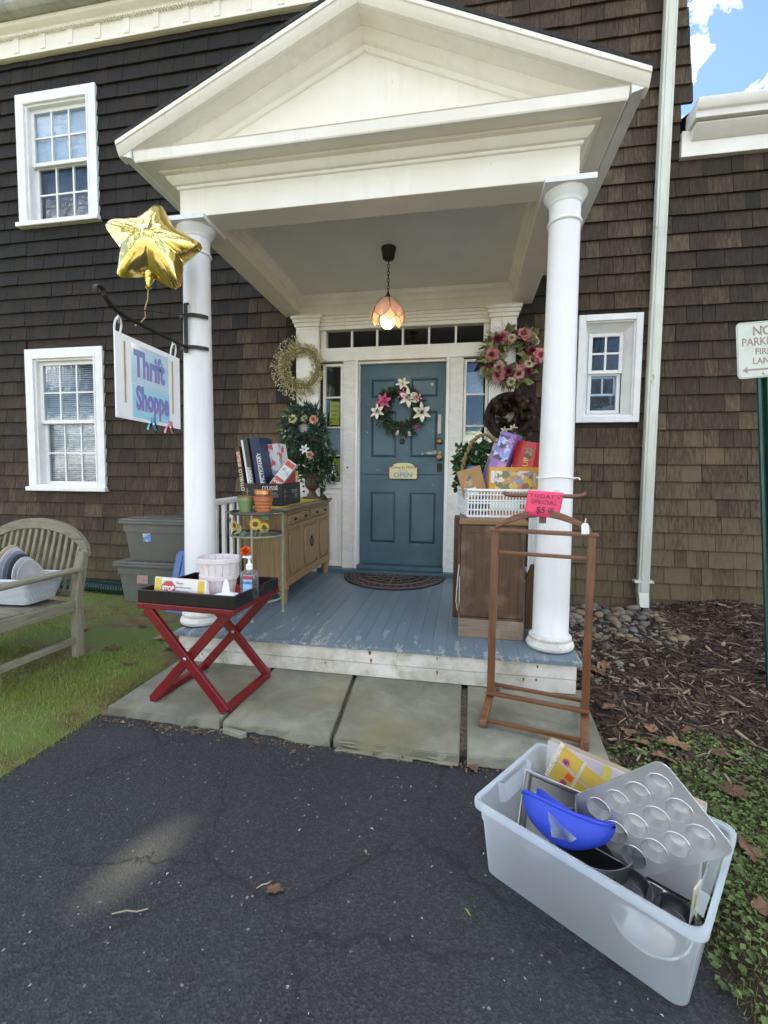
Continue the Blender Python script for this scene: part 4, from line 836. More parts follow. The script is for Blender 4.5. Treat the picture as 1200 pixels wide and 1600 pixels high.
# black carton with board games
ZT = 1.06
bx = thing('carton', 'black printed carton of board games on the sideboard', 'box', (-1.0, -1.0, ZT), rot=(.045, 0, -.02))
BK = mat('black_card', (.012, .013, .016), .4, (.02, .02, .024), 10)
W_, D_, H_ = .36, .40, .19
for nm, q in (('front_wall', (-W_ / 2, W_ / 2, -D_ / 2, -D_ / 2 + .005)), ('back_wall', (-W_ / 2, W_ / 2, D_ / 2 - .005, D_ / 2)), ('side_wall', (-W_ / 2, -W_ / 2 + .005, -D_ / 2 + .0055, D_ / 2 - .0055)), ('side_wall', (W_ / 2 - .005, W_ / 2, -D_ / 2 + .0055, D_ / 2 - .0055))):
    b = MB(); b.box(*q, .003, H_); b.build(nm, BK, bx)
b = MB(); b.box(-W_ / 2 + .006, W_ / 2 - .006, -D_ / 2 + .006, D_ / 2 - .006, .002, .006); b.build('bottom', BK, bx)
GOLD = mat('gold_print', (.34, .20, .09), .35); SILV = mat('silver_print', (.62, .62, .62), .4)
text("D'USSÉ", .046, SILV, bx, face((.075, -D_ / 2 - .001, .15)), bold=.0006); text("D'USSÉ", .042, mat('grey_print', (.34, .35, .37), .4), bx, face((W_ / 2 + .001, .07, .115), '+x'))
for i, s in enumerate(('COGNAC', 'VSOP 750 ML', '12 BOTTLES')): text(s, .014, mat('grey_print', (.34, .35, .37), .4), bx, face((.11, -D_ / 2 - .001, .11 - i * .016))); text(s, .012, mat('grey_print', (.3, .31, .33), .4), bx, face((W_ / 2 + .001, .1, .085 - i * .014), '+x'))
for fc, off in (('-y', (-.13, -D_ / 2 - .0012, .09)), ('+x', (W_ / 2 + .0012, -.14, .09))):
    b = MB(face(off, fc)); b.box(-.004, .004, -.06, .06, 0, .0008); b.box(-.022, .022, .028, .034, .0009, .0016); b.box(-.03, .03, -.012, -.005, .0009, .0016); b.build('cross_emblem', GOLD, bx)
def gamebox(name, label, c, size, rot, m, spine=None, txt=None, ts=.03, tm=None, tf='-y', toff=None, group=None, trot=0, bold=.0008):
    """flat cardboard box: lid and tray; origin at base centre"""
    t = thing(name, label, 'box', c, rot=rot); a, d, h = size
    b = MB(); b.box(-a / 2, a / 2, -d / 2, d / 2, 0, h); b.build('carton', m, t, bev=.002)
    if spine:
        for (x0, x1, z0, z1, mm) in spine: b = MB(); b.box(x0, x1, -d / 2 - .0011, -d / 2 + .0004, z0, z1); b.build('print', mm, t)
    if txt: text(txt, ts, tm, t, face(toff or (0, -d / 2 - .0022, h / 2), tf, 0, trot), bold=bold)
    return t
WP = mat('white_print', (.74, .73, .70), .45); NAVY = mat('navy_card', (.012, .022, .07), .4, (.018, .03, .085), 12)
z0 = ZT + .022
gamebox('game_box', 'slim dark game box with cream lettering, leftmost in the black carton', (-1.155, -1.09, z0), (.035, .22, .47), (.02, -.14, 0), mat('dark_brown_card', (.05, .03, .025), .4), [(-.015, .015, .30, .43, art('pink_art', [(.5, .25, .2), (.3, .12, .1), (.6, .4, .3)], 40))], 'OTHELLO', .042, mat('cream_print', (.72, .66, .48), .5), toff=(0, -.1125, .19), trot=PI / 2)
gamebox('game_box', 'tall white edged charcoal game box standing in the black carton', (-1.085, -1.06, z0), (.055, .26, .54), (.02, -.15, 0), mat('charcoal_card', (.035, .035, .035), .4), [(-.0272, -.010, .01, .53, WP), (-.006, .0, .02, .30, WP)], 'PICTIONARY', .034, WP, toff=(.014, -.1325, .20), trot=PI / 2)
gamebox('game_box', 'tall navy blue game box with white lettering in the black carton', (-1.00, -1.04, z0), (.085, .27, .55), (.02, -.15, 0), NAVY, [(-.002, .004, .16, .40, WP)], 'PICTIONARY', .044, WP, toff=(.024, -.1375, .29), trot=PI / 2)
gamebox('game_box', 'pale printed game box leaning behind the navy one', (-.93, -.90, z0), (.10, .20, .51), (.05, -.13, 0), art('pale_art', [(.66, .66, .64), (.62, .64, .68), (.55, .12, .12), (.7, .7, .68), (.3, .4, .55)], 22))
gamebox('game_box', 'white and red game box tilted across the front of the navy box', (-.93, -1.13, z0 + .12), (.09, .10, .27), (-.1, .62, .25), mat('white_card', (.66, .68, .66), .4), [(-.04, .04, .02, .10, mat('red_print', (.52, .06, .035), .4)), (-.03, .035, .13, .20, art('sketch', [(.6, .6, .6), (.2, .22, .35), (.5, .5, .55)], 60)), (-.04, .04, .215, .26, mat('red_print', (.52, .06, .035), .4))], 'GAME', .035, WP, toff=(0, -.0535, .06))
gamebox('game_box', 'small black box with a white stripe low in the carton', (-.925, -1.06, z0), (.085, .12, .23), (.02, 0, 0), mat('black_gloss_card', (.012, .012, .013), .3), [(.02, .027, .1, .22, WP)])
gamebox('game_box', 'red game box with white letters at the right of the carton', (-.86, -.985, z0), (.055, .22, .285), (.02, .0, 0), mat('red_card', (.40, .045, .03), .4), None, 'CODE', .045, WP, toff=(-.002, -.1115, .20), trot=PI / 2)
gamebox('game_box', 'olive and orange illustrated box beside the red one in the carton', (-.875, -.86, z0), (.10, .02, .275), (.02, 0, .6), art('olive_art', [(.20, .22, .08), (.45, .18, .05), (.22, .24, .10), (.25, .20, .30), (.5, .35, .1)], 20, seed=2))
# ivy topiary in an urn
w = thing('ivy_urn', 'brown fluted urn with a ring of dark ivy on the far end of the sideboard', 'plant', (-.87, -.32, 1.078))
b = MB(); b.box(-.075, .075, -.075, .075, 0, .03); b.lathe([(.06, .03), (.05, .05), (.035, .075), (.032, .09), (.045, .105), (.07, .13), (.078, .17), (.075, .20), (.085, .225), (.095, .24), (.098, .255), (.085, .255), (.08, .23)], 24); b.build('urn', mat('brown_urn', (.085, .05, .035), .55, (.05, .03, .02), 14, bs=.2), w)
b = MB(); b.lathe([(.082, .225), (.04, .238), (.001, .24)], 16); b.build('soil', bed_m, w)
b = MB(); b.tube([(0, 0, .23), (0, 0, .30)], .012, 6); b.tube([(.15 * math.cos(a), 0, .45 + .16 * math.sin(a)) for a in np.linspace(0, 2 * PI, 25)[:-1]], .012, 6, closed=True); b.build('stem', TWIG, w)
P, D = ring_pts(850, .155, .075, .08); P = P * np.array([1, 1, 1.0]) + np.array([0, .05, .45]); o = leaf_cloud('foliage', P, D, DGREEN, w, (.03, .055), .65)
k = 420; P = rg.normal(size=(k, 3)) * np.array([.11, .06, .08]) + np.array([.02, -.02, .33]); leaf_cloud('trailing_leaves', P, rg.normal(size=(k, 3)) + np.array([0, -.4, -.3]), GREEN, w, (.03, .055), .65)
k = 70; tt = rg.random(k); P = np.stack([.10 + .05 * tt + rg.normal(size=k) * .012, -.06 + rg.normal(size=k) * .02, .30 - .30 * tt], 1); leaf_cloud('hanging_ivy', P, rg.normal(size=(k, 3)) + np.array([0, -.3, -.8]), GREEN, w, (.025, .05), .7)
lily(w, (-.03, -.13, .50), (0, -1, .2), .06, pm('silver_white', (.62, .66, .64), (.45, .5, .48)), name='white_poinsettia'); rose(w, (.02, -.13, .45), (.1, -1, .1), .035, pm('peachy', (.62, .38, .24), (.4, .22, .12)), 'peach_bloom')
# plant stand
ST = mat('sage_metal', (.30, .31, .21), .5, (.22, .23, .15), 30, bs=.2)
CX, CY = -.895, -1.515; w = thing('plant_stand', 'round sage green metal plant stand with sunflower band in front of the sideboard', 'plant stand', (CX, CY, zd(CY)), rot=(.0, 0, 0)); r = .19
for a in (R(-76), R(24), R(160)):
    b = MB(); x, y = r * math.cos(a), r * math.sin(a); zz = .045 * y; b.tube([(x, y, .012 + zz), (x, y, .79)], .0085, 8); l_ = b.build('leg', ST, w); b = MB(); b.lathe([(.016, .0), (.016, .006), (.010, .014)], 10, (x, y, zz)); b.build('foot', ST, l_)
def circ(r, z, k=40, a0=0, a1=2 * PI): return [(r * math.cos(a), r * math.sin(a), z) for a in np.linspace(a0, a1, k)[: -1 if a1 - a0 > 6.2 else None]]
b = MB(); b.tube(circ(r, .615), .008, 6, closed=True); b.build('band_ring', ST, w); b = MB(); b.tube(circ(r * .96, .13), .008, 6, closed=True); b.build('lower_ring', ST, w)
b = MB(); b.lathe([(.195, .775), (.20, .78), (.20, .80), (.194, .80), (.192, .784)], 40); b.lathe([(.193, .778), (.193, .783)], 40); b.build('tray', mat('dark_tray', (.05, .048, .04), .45, (.09, .085, .06), 20), w)
b = MB()
for a in (R(200), R(-20)): c, s = math.cos(a), math.sin(a); b.tube([(c * .2 - s * q, s * .2 + c * q, .79) if abs(q) > .03 else (c * .235 - s * q, s * .235 + c * q, .79) for q in (-.035, -.028, 0, .028, .035)], .004, 5)
b.build('handle', ST, w)
b = MB(); b.lathe([(r - .006, .62), (r - .006, .64)], 40, cap=False); b.build('band', mat('band_metal', (.10, .085, .06), .6, (.05, .04, .03), 16), w)
YP = pm('sunflower', (.62, .42, .04), (.5, .3, .02)); YC = mat('seed', (.09, .07, .03), .8)
for a, z, q in ((-68, .715, .048), (-50, .69, .042), (-120, .70, .045)): a = R(a); d = (math.cos(a), math.sin(a), 0); daisy(w, (d[0] * (r + .004), d[1] * (r + .004), z), d, q, YP, YC)
LF = mat('painted_leaf', (.10, .17, .08), .5, (.05, .10, .05), 30)
for a, z, s in ((-88, .66, .05), (-42, .66, .045), (-40, .75, .045), (-135, .75, .045), (-150, .66, .04)):
    a = R(a); b = MB(aim(((r + .006) * math.cos(a), (r + .006) * math.sin(a), z), (math.cos(a), math.sin(a), 0))); petal(b, U(0, 6), s * 1.3, s * .8, .1, .2, 4, .8, .15); b.build('leaf', LF, w)
b = MB()
for a in (-70, -60): b.tube([((r + .004) * math.cos(R(a + q * 6)), (r + .004) * math.sin(R(a + q * 6)), .62 + q * .09) for q in (0, .5, 1)], .003, 5)
b.build('flower_stem', ST, w)
ROO = mat('rooster_paint', (.34, .29, .14), .5, (.20, .17, .09), 30)
for a in (-108, -150):
    b = MB(aim(((r + .003) * math.cos(R(a)), (r + .003) * math.sin(R(a)), .68), (math.cos(R(a)), math.sin(R(a)), 0)) @ Matrix.Rotation(PI / 2, 4, 'Z'))
    b.prism([(-.05, .03), (-.035, .0), (-.03, -.02), (-.012, -.035), (.015, -.035), (.03, -.015), (.032, .01), (.045, .02), (.04, .04), (.028, .045), (.018, .03), (.01, .01), (-.01, .005), (-.025, .02), (-.04, .045)], 'z', -.002, .002); b.build('rooster', ROO, w)
# pots
def pot(name, label, c, r, h, m, bands=None):
    t = thing(name, label, 'flower pot', c); b = MB(); b.lathe([(r * .72, 0), (r * .93, h * .72), (r, h * .73), (r, h), (r * .92, h), (r * .86, h * .7), (r * .66, .006)], 28); b.build('body', m, t); return t
zt_ = zd(CY) + .7835
t = pot('flower_pot', 'small green speckled flower pot on the plant stand', (-.955, -1.58, zt_), .062, .125, mat('green_glaze', (.22, .29, .13), .4, (.18, .25, .10), 10, spots=(.05, .10, .04), spot_at=.66, spot_scale=90))
b = MB(); b.lathe([(.0635, .12), (.065, .126), (.058, .128), (.056, .12)], 28); b.build('rim', mat('terracotta', (.40, .17, .08), .6), t)
TC = mat('orange_glaze', (.45, .12, .05), .4, (.38, .09, .04), 10)
t = pot('flower_pot', 'orange banded terracotta pot on the plant stand', (-.805, -1.60, zt_), .070, .13, TC)
for q in (.03, .055, .08): b = MB(); rr = .0705 * (.72 + .21 * q / .0936) + .0006; b.lathe([(rr - .003, q - .006), (rr + .0012, q - .004), (rr + .0022, q + .004), (rr - .001, q + .006)], 28, cap=False); b.build('stripe', mat('gold_stripe', (.50, .24, .07), .4), t)
t = pot('copper_pot', 'copper coloured pot nested in the orange terracotta pot', (-.805, -1.60, zt_ + .055), .0665, .125, mat('copper', (.55, .30, .13), .28, (.4, .2, .08), 12, metal=.85))
t['category'] = 'pot'
b = MB(); b.lathe([(.067, .118), (.069, .125), (.062, .127), (.060, .118)], 28); b.build('rim', mat('terracotta', (.40, .17, .08), .6), t)

# ================================================================ right of the porch floor
DW_ = wood('walnut_z', (.082, .043, .021), (.042, .021, .010), 'z', 16, .5, .25, (.17, .115, .075)); DWL = wood('faded_wood', (.20, .145, .10), (.12, .085, .06), 'x', 14, .65, .3, (.28, .22, .17))
cb = thing('cabinet', 'dark worn wooden cabinet with faded base on the right of the porch', 'cabinet', (.855, -1.38, zd(-1.38)), rot=(.045, 0, 0))
b = MB(); b.box(-.205, .205, -.31, .31, .14, .765); b.build('carcass', DW_, cb, bev=.004)
b = MB(); b.box(-.215, .212, -.322, .32, .0, .128); b.build('plinth', DWL, cb, bev=.004); b = MB(); b.box(-.212, .21, -.317, .315, .1285, .139); b.build('base_moulding', DW_, cb, bev=.004)
b = MB(); b.box(-.22, .215, -.325, .325, .766, .80); b.build('top', wood('cab_top', (.21, .12, .055), (.11, .06, .03), 'x', 14, .45), cb, bev=.005)
b = MB(); frame(b, -.206, .206, .145, .762, .035, -.316, -.309, wt=.05); b.build('side_frame', DW_, cb, bev=.002)
b = MB(); b.box(-.262, -.206, .07, .28, .0, .76); b.build('front_door', DW_, cb, bev=.005)
b = MB(); b.box(-.225, -.2055, -.29, .05, .16, .75); b.build('drawer_front', DW_, cb, bev=.004)
b = MB(); b.tube([(-.215, -.33, .50), (-.225, -.334, .40), (-.232, -.335, .25), (-.222, -.334, .19), (-.21, -.33, .24), (-.212, -.33, .42)], .003, 5); b.build('cord', mat('white_cord', (.6, .58, .52), .5), cb)
w = thing('wood_offcut', 'short shaped wooden piece wedged between the cabinet and the right column', 'wood', (1.155, -1.45, zd(-1.45)))
b = MB(); b.prism([(-.05, 0), (.02, 0), (.03, .28), (.0, .34), (.02, .38), (.02, .46), (-.02, .46), (-.05, .36)], 'y', -.012, .012); b.build('board', wood('oak_bit', (.22, .11, .04), (.13, .06, .02), 'z'), w, bev=.004)
# laundry basket
PW = mat('white_plastic', (.78, .80, .80), .35, (.72, .74, .74), 5)
lb = thing('laundry_basket', 'white slatted plastic laundry basket of games on the cabinet', 'basket', (.905, -1.425, zd(-1.42) + .801), rot=(.045, 0, R(11)))
bw, bd, bh = .262, .19, .185
b = MB(); b.tube([(-bw, -bd, bh), (bw, -bd, bh), (bw, bd, bh), (-bw, bd, bh)], .010, 8, closed=True); b.tube([(-bw, -bd, bh - .03), (bw, -bd, bh - .03), (bw, bd, bh - .03), (-bw, bd, bh - .03)], .005, 6, closed=True); b.build('rim', PW, lb)
b = MB(); b.box(-bw + .01, bw - .01, -bd + .01, bd - .01, .0, .006); b.build('bottom', PW, lb)
def wallbars(nm, p0, p1, k):
    b = MB(); p0, p1 = Vector(p0), Vector(p1); n_ = (p1 - p0).cross(Vector((0, 0, 1))).normalized()
    for i in range(k + 1): q = p0.lerp(p1, i / k); b.bar(q + Vector((0, 0, .004)), q + n_ * .004 + Vector((0, 0, bh)), .008, .006, n_)
    for z in (.012, .055, .10, .118): b.bar(p0 + Vector((0, 0, z)), p1 + Vector((0, 0, z)), .006, .010)
    return b.build(nm, PW, lb)
wallbars('slatted_wall', (-bw + .006, -bd + .006, 0), (bw - .006, -bd + .006, 0), 24); wallbars('slatted_wall', (bw - .006, bd - .006, 0), (-bw + .006, bd - .006, 0), 24)
wallbars('slatted_wall', (-bw + .006, bd - .006, 0), (-bw + .006, -bd + .006, 0), 16); wallbars('slatted_wall', (bw - .006, -bd + .006, 0), (bw - .006, bd - .006, 0), 16)
b = MB(); b.box(-.11, .09, -bd + .0015, -bd + .0035, .05, .11); b.build('label_panel', mat('mint_plastic', (.58, .70, .66), .4), lb)
zb = zd(-1.42) + .81
OR = mat('orange_card', (.62, .30, .03), .4)
gamebox('game_box', 'orange illustrated game box standing at the front of the laundry basket', (.985, -1.54, zb), (.33, .06, .325), (0, 0, R(9)), OR,
        [(-.125, .125, .16, .30, art('cartoon_art', [(.34, .28, .33), (.62, .60, .55), (.12, .16, .06), (.5, .22, .06), (.32, .27, .33), (.60, .40, .08), (.30, .12, .06)], 26, seed=1)), (-.155, -.13, .22, .30, WP), (.13, .145, .20, .29, mat('pale_blue_print', (.3, .5, .6), .4))])
gamebox('game_box', 'brown game box with a black lattice sketch tilted in the basket', (.745, -1.535, zb + .115), (.165, .03, .21), (0, R(-17), R(7)), mat('kraft_card', (.34, .20, .07), .5), [(-.06, .0, .09, .16, art('photo_art', [(.10, .09, .06), (.25, .2, .12), (.5, .14, .05), (.3, .28, .18)], 50)), (-.055, .015, .02, .075, WP)])
gamebox('puzzle_box', 'tall purple puzzle box leaning out of the laundry basket', (.83, -1.40, zb + .10), (.115, .16, .49), (R(4), R(20), R(-18)), mat('purple_card', (.22, .13, .42), .4, (.28, .16, .46), 5),
        [(-.05, .05, .30, .47, art('blue_art', [(.10, .25, .62), (.5, .55, .7), (.08, .06, .12), (.25, .35, .7), (.35, .2, .45)], 28, seed=3)), (-.0, .052, .20, .29, mat('lilac_print', (.50, .30, .50), .4)), (-.045, .045, .03, .1, mat('violet_print', (.14, .08, .30), .4))], 'PUZZLE', .045, mat('gold_letters', (.55, .38, .10), .5), toff=(-.02, -.0825, .16), trot=PI / 2)
gamebox('game_box', 'dark landscape puzzle box behind the purple one in the basket', (.775, -1.29, zb + .06), (.10, .14, .46), (R(2), R(20), R(-12)), art('dark_art', [(.14, .11, .16), (.28, .24, .22), (.2, .1, .08), (.38, .34, .34), (.16, .14, .3)], 16, seed=5))
gamebox('game_box', 'bright red game box with yellow lettering in the basket', (1.045, -1.42, zb + .03), (.15, .14, .48), (R(2), R(9), R(-28)), mat('bright_red_card', (.55, .025, .03), .35), [(-.0, .055, .36, .44, art('wood_print', [(.3, .2, .12), (.1, .05, .03)], 60))], 'MY UP', .05, mat('yellow_letters', (.72, .50, .12), .5), toff=(.02, -.0725, .30), trot=PI / 2)
gamebox('game_box', 'blue game box at the left corner of the laundry basket', (.715, -1.40, zb + .01), (.07, .12, .33), (0, 0, R(9)), mat('royal_blue_card', (.03, .07, .25), .4, (.05, .10, .32), 10), [(-.03, .03, .17, .23, WP)])
# wicker basket of ivy
w = thing('wicker_basket', 'wicker basket with tall twisted handle and leafy ivy behind the laundry basket', 'basket', (.80, -1.13, zd(-1.13) + .80))
WK = mat('wicker', (.30, .19, .09), .6, (.18, .11, .05), 40, bs=.5, bscale=120)
b = MB(); b.lathe([(.10, 0), (.13, .10), (.14, .18), (.135, .18), (.125, .10), (.095, .01)], 20); b.build('bowl', WK, w)
for s in (0, PI):
    b = MB(); b.tube([(.165 * math.cos(a) + .008 * math.cos(a * 22 + s), -.09 + .012 * math.sin(a * 22 + s), .18 + .40 * math.sin(a)) for a in np.linspace(.0, PI, 90)], .011, 6); b.build('handle', WK, w)
k = 620; P = np.clip(rg.normal(size=(k, 3)), -1.35, 1.35) * np.array([.10, .07, .115]) + np.array([-.06, .02, .34]); leaf_cloud('foliage', P, rg.normal(size=(k, 3)) + np.array([0, -.4, .2]), IVY, w, (.04, .07), .6)
k = 40; P = rg.normal(size=(k, 3)) * np.array([.03, .03, .05]) + np.array([.27, -.05, .50]); leaf_cloud('sprig', P, rg.normal(size=(k, 3)) + np.array([0, -.4, .6]), leafm('leaf_light', (.12, .2, .08), (.06, .1, .04)), w, (.04, .07), .5)

# ================================================================ sign bracket, hanging sign, balloon
SX = -1.24
w = thing('sign_bracket', 'black wrought iron bracket clamped to the left column', 'bracket', (SX, -1.86, 2.15))
b = MB()
def strip(b, pts, wd, th, ax=(1, 0, 0)):
    """flat iron strip: wide along z-ish, thin along ax"""
    n_ = len(pts); vs = []; A = Vector(ax) * th / 2
    for i, p in enumerate(pts):
        p = Vector(p); t = (Vector(pts[min(i + 1, n_ - 1)]) - Vector(pts[max(i - 1, 0)])).normalized(); u = t.cross(Vector(ax)).normalized() * wd / 2
        vs += [p - A - u, p + A - u, p + A + u, p - A + u]
    fs = [(i * 4 + k, i * 4 + (k + 1) % 4, i * 4 + 4 + (k + 1) % 4, i * 4 + 4 + k) for i in range(n_ - 1) for k in range(4)]
    b.add(vs, fs + [(0, 1, 2, 3), (n_ * 4 - 1, n_ * 4 - 2, n_ * 4 - 3, n_ * 4 - 4)])
arm = [(0, 0.0, .02), (0, -.30, .02), (0, -.55, .022), (0, -.62, .03), (0, -.68, .05), (0, -.715, .08)] + [(0, -.745 + .030 * math.cos(a), .085 + .030 * math.sin(a)) for a in np.linspace(.2, 3.9, 9)]
b2 = [(p[0], p[1], p[2]) for p in arm]
strip(b, b2, .012, .026); b.build('arm', BLACKM, w, bev=.0015)
b = MB(); strip(b, [(0, -.005, -.02), (0, -.005, .30)] + [(0, .012 - .017 * math.cos(a), .30 + .017 * math.sin(a)) for a in np.linspace(.4, 3.6, 7)], .012, .026); b.build('back_bar', BLACKM, w, bev=.0015)
for z in (.02, .235):
    b = MB(); cc = (-1.223 - SX, .108); rr = .111
    pts = [(cc[0] + rr * math.cos(a), cc[1] + rr * math.sin(a), z) for a in np.linspace(R(-150), R(-20), 14)]
    vs = []
    for x, y, z_ in pts: dx, dy = (x - cc[0]) / rr, (y - cc[1]) / rr; vs += [(x, y, z_ - .012), (x + dx * .005, y + dy * .005, z_ - .012), (x + dx * .005, y + dy * .005, z_ + .012), (x, y, z_ + .012)]
    b.add(vs, [(i * 4 + k, i * 4 + (k + 1) % 4, i * 4 + 4 + (k + 1) % 4, i * 4 + 4 + k) for i in range(13) for k in range(4)] + [(0, 1, 2, 3), (55, 54, 53, 52)]); b.build('clamp', BLACKM, w)
b = MB(); b.tube([(0, -.005, .235), (0, -.60, .055)], .004, 5); b.build('stay_rod', BLACKM, w)
b = MB()
for y in (-.62, -.15): b.tube([(0, y, .012), (0, y - .004, .0), (0, y, -.016), (0, y + .006, -.026), (0, y, -.034), (0, y - .006, -.026)], .003, 6)
b.build('eye_hook', STEEL, w)
w = thing('hanging_sign', 'white hanging board reading Thrift Shoppe on the iron bracket', 'sign', (SX, -2.23, 1.60))
b = MB(); b.box(-.004, .004, -.285, .285, 0, .47); b.build('board', mat('sign_board', (.86, .87, .88), .35, (.82, .83, .84), 5), w, bev=.002)
m, n, l, p = nodes('sign_sky_paper'); v = coords(n, l, (1, 1, 3)); t = noise_n(n, l, v, 5, 5); co = ramp(n, l, t.outputs['Fac'], [(.35, (.40, .60, .74)), (.65, (.58, .70, .78))]); l.new(co, p.inputs['Base Color']); setp(p, Roughness=.15); SP1 = m
b = MB(); b.box(.0042, .0055, -.165, .165, .215, .44); b.build('upper_sheet', SP1, w); b = MB(); b.box(.0042, .0055, -.16, .17, .02, .212); b.build('lower_sheet', mat('sign_cyan_paper', (.32, .62, .78), .2, (.44, .68, .80), 6), w)
m, n, l, p = nodes('sign_letters'); v = coords(n, l); s_ = n.new('ShaderNodeSeparateXYZ'); l.new(v, s_.inputs[0]); mr = n.new('ShaderNodeMath'); mr.operation = 'FRACT'; m2 = n.new('ShaderNodeMath'); m2.operation = 'MULTIPLY'; m2.inputs[1].default_value = 4.9
l.new(s_.outputs['Z'], m2.inputs[0]); l.new(m2.outputs[0], mr.inputs[0]); co = ramp(n, l, mr.outputs[0], [(.1, (.33, .20, .45)), (.8, (.18, .23, .52))]); l.new(co, p.inputs['Base Color']); setp(p, Roughness=.3); SLET = m
text('Thrift', .205, SLET, w, face((.0062, -.01, .325), '+x'), bold=.0085, sx=.56); text('Shoppe', .185, SLET, w, face((.0062, .015, .130), '+x'), bold=.0085, sx=.53)
for y in (-.215, .205): b = MB(); b.box(.0043, .0068, y - .006, y + .006, .09, .43); b.build('trim_strip', mat('tan_strip', (.50, .36, .18), .5), w)
for y in (-.255, .225):
    b = MB(); pts = [(0.0 + .012 * math.cos(a) * 0 + .0, y + .024 * math.cos(a), .47 + .028 + .05 * math.sin(a) * (1 if math.sin(a) > 0 else 1.1)) for a in np.linspace(0, 2 * PI, 17)[:-1]]
    pts = [(.008 * math.sin(2 * i / 16 * PI), p_[1], p_[2]) for i, p_ in enumerate(pts)]; b.tube(pts, .0055, 7, closed=True); b.build('carabiner', mat('white_clip', (.72, .72, .72), .35), w)
def peg(name, label, y, mm):
    t = thing(name, label, 'clothespin', (SX, y, 1.565), rot=(0, 0, .15))
    for s in (-1, 1):
        b = MB(); b.prism([(s * .006, .075), (s * .014, .07), (s * .016, .045), (s * .008, .030), (s * .019, .0), (s * .026, -.004), (s * .028, .004), (s * .02, .03), (s * .0065, .05)], 'y', -.014, .014); b.build('jaw', mm, t, bev=.001)
    b = MB(); b.tube([(0, -.016, .034), (0, .016, .034)], .006, 8); b.build('spring', STEEL, t)
    t.rotation_euler = (0, 0, PI / 2 - .5)
peg('clothespin', 'blue plastic clothespin at the bottom of the hanging sign', -2.22, mat('blue_peg', (.03, .30, .55), .35)); peg('clothespin', 'pink plastic clothespin at the bottom of the hanging sign', -2.06, mat('pink_peg', (.75, .20, .28), .35))
# balloon --------------------------------------------------------
bl = thing('star_balloon', 'gold foil star balloon floating above the hanging sign', 'balloon', (SX - .02, -2.15, 2.685), rot=(R(-8), R(6), R(26)))
m, n, l, p = nodes('gold_foil'); setp(p, **{'Base Color': (.90, .68, .22, 1), 'Metallic': 1.0, 'Roughness': .14}); v = coords(n, l)
t = noise_n(n, l, v, 7, 3, .5, 1.2); bump(n, l, p, t.outputs['Fac'], .14, .03); FOIL = m
N_A, N_R = 120, 14; vs = []; fs = []; R1, R0 = .31, .185
def star_r(a):
    k = ((a - PI / 2) / (2 * PI / 5)) % 1; k = abs(k - .5) * 2            # 1 at tips
    t = k; x0, y0 = R0 * math.cos(PI / 5), R0 * math.sin(PI / 5); ang = (1 - t) * PI / 5
    A, B = (R1, 0), (x0, y0); d = math.tan(ang)                            # intersect ray with edge
    q = (d * A[0] - A[1]) / ((B[1] - A[1]) - d * (B[0] - A[0])); r = math.hypot(A[0] + q * (B[0] - A[0]), A[1] + q * (B[1] - A[1]))
    return min(r, .280 + .02 * (1 - t)) + .003 * math.sin(9 * a)
for side in (-1, 1):
    base = len(vs)
    for j in range(N_R + 1):
        t = j / N_R
        for i in range(N_A):
            a = 2 * PI * i / N_A; r = star_r(a); th = .155 * math.sqrt(max(0, 1 - t ** 2.2)) * (1 - .62 * (r * t / R1) ** 1.4)
            cr = 1 + .02 * math.sin(24 * a) * t ** 3 - .0 * t * math.exp(-((((a - PI / 2) / (2 * PI / 5)) % 1 - .5) / .06) ** 2) * t * (1 - t) * 4 + .012 * math.sin(11 * a + 5 * t) * t
            vs.append((r * t * math.cos(a), side * th * cr, r * t * math.sin(a)))
    for j in range(N_R):
        for i in range(N_A): k = (i + 1) % N_A; fs.append((base + j * N_A + i, base + j * N_A + k, base + (j + 1) * N_A + k, base + (j + 1) * N_A + i))
b = MB(); b.add(vs, fs); b.build('foil_star', FOIL, bl, ang=70)
b = MB(); b.lathe([(.045, .0), (.022, -.045), (.012, -.075), (.018, -.09), (.006, -.105)], 10, (0, 0, -.17)); b.build('neck', FOIL, bl)
w_ = MB(); b = w_; cx = bl.matrix_world
b = MB(); b.tube([(.0, 0, -.26), (.002, .01, -.33), (-.004, .0, -.40), (.0, .02, -.44), (-.02, .01, -.485), (-.045, .0, -.515)], .0035, 5); b.build('ribbon', mat('gold_ribbon', (.45, .33, .12), .4), bl)
# ================================================================ no parking sign
w = thing('parking_sign', 'white NO PARKING FIRE LANE sign on a green post at the right edge', 'sign', (2.545, -1.64, -.02), rot=(0, R(-5.5), R(10)))
SG = mat('sign_white', (.60, .63, .58), .4, (.50, .55, .47), 9, spots=(.40, .43, .36), spot_at=.66, spot_scale=40)
ox, oz = -.005, 2.085
def rr_poly(hw, hh, r): return [(ox + sx * (hw - r) + r * math.cos(a), oz + sz * (hh - r) + r * math.sin(a)) for sx, sz, a0 in ((1, 1, 0), (-1, 1, PI / 2), (-1, -1, PI), (1, -1, 3 * PI / 2)) for a in np.linspace(a0, a0 + PI / 2, 5)]
b = MB(); b.prism(rr_poly(.152, .16, .025), 'y', -.042, -.040); b.build('panel', SG, w)
RB = mat('sign_rust', (.26, .16, .13), .5, (.36, .28, .22), 30)
for s, z, q, sx in (('NO', .105, .075, 1), ('PARKING', .045, .064, .92), ('FIRE', -.012, .050, 1.05), ('LANE', -.065, .050, 1.05)): text(s, q, RB, w, face((ox, -.0428, oz + z)), bold=.0005, sx=sx)
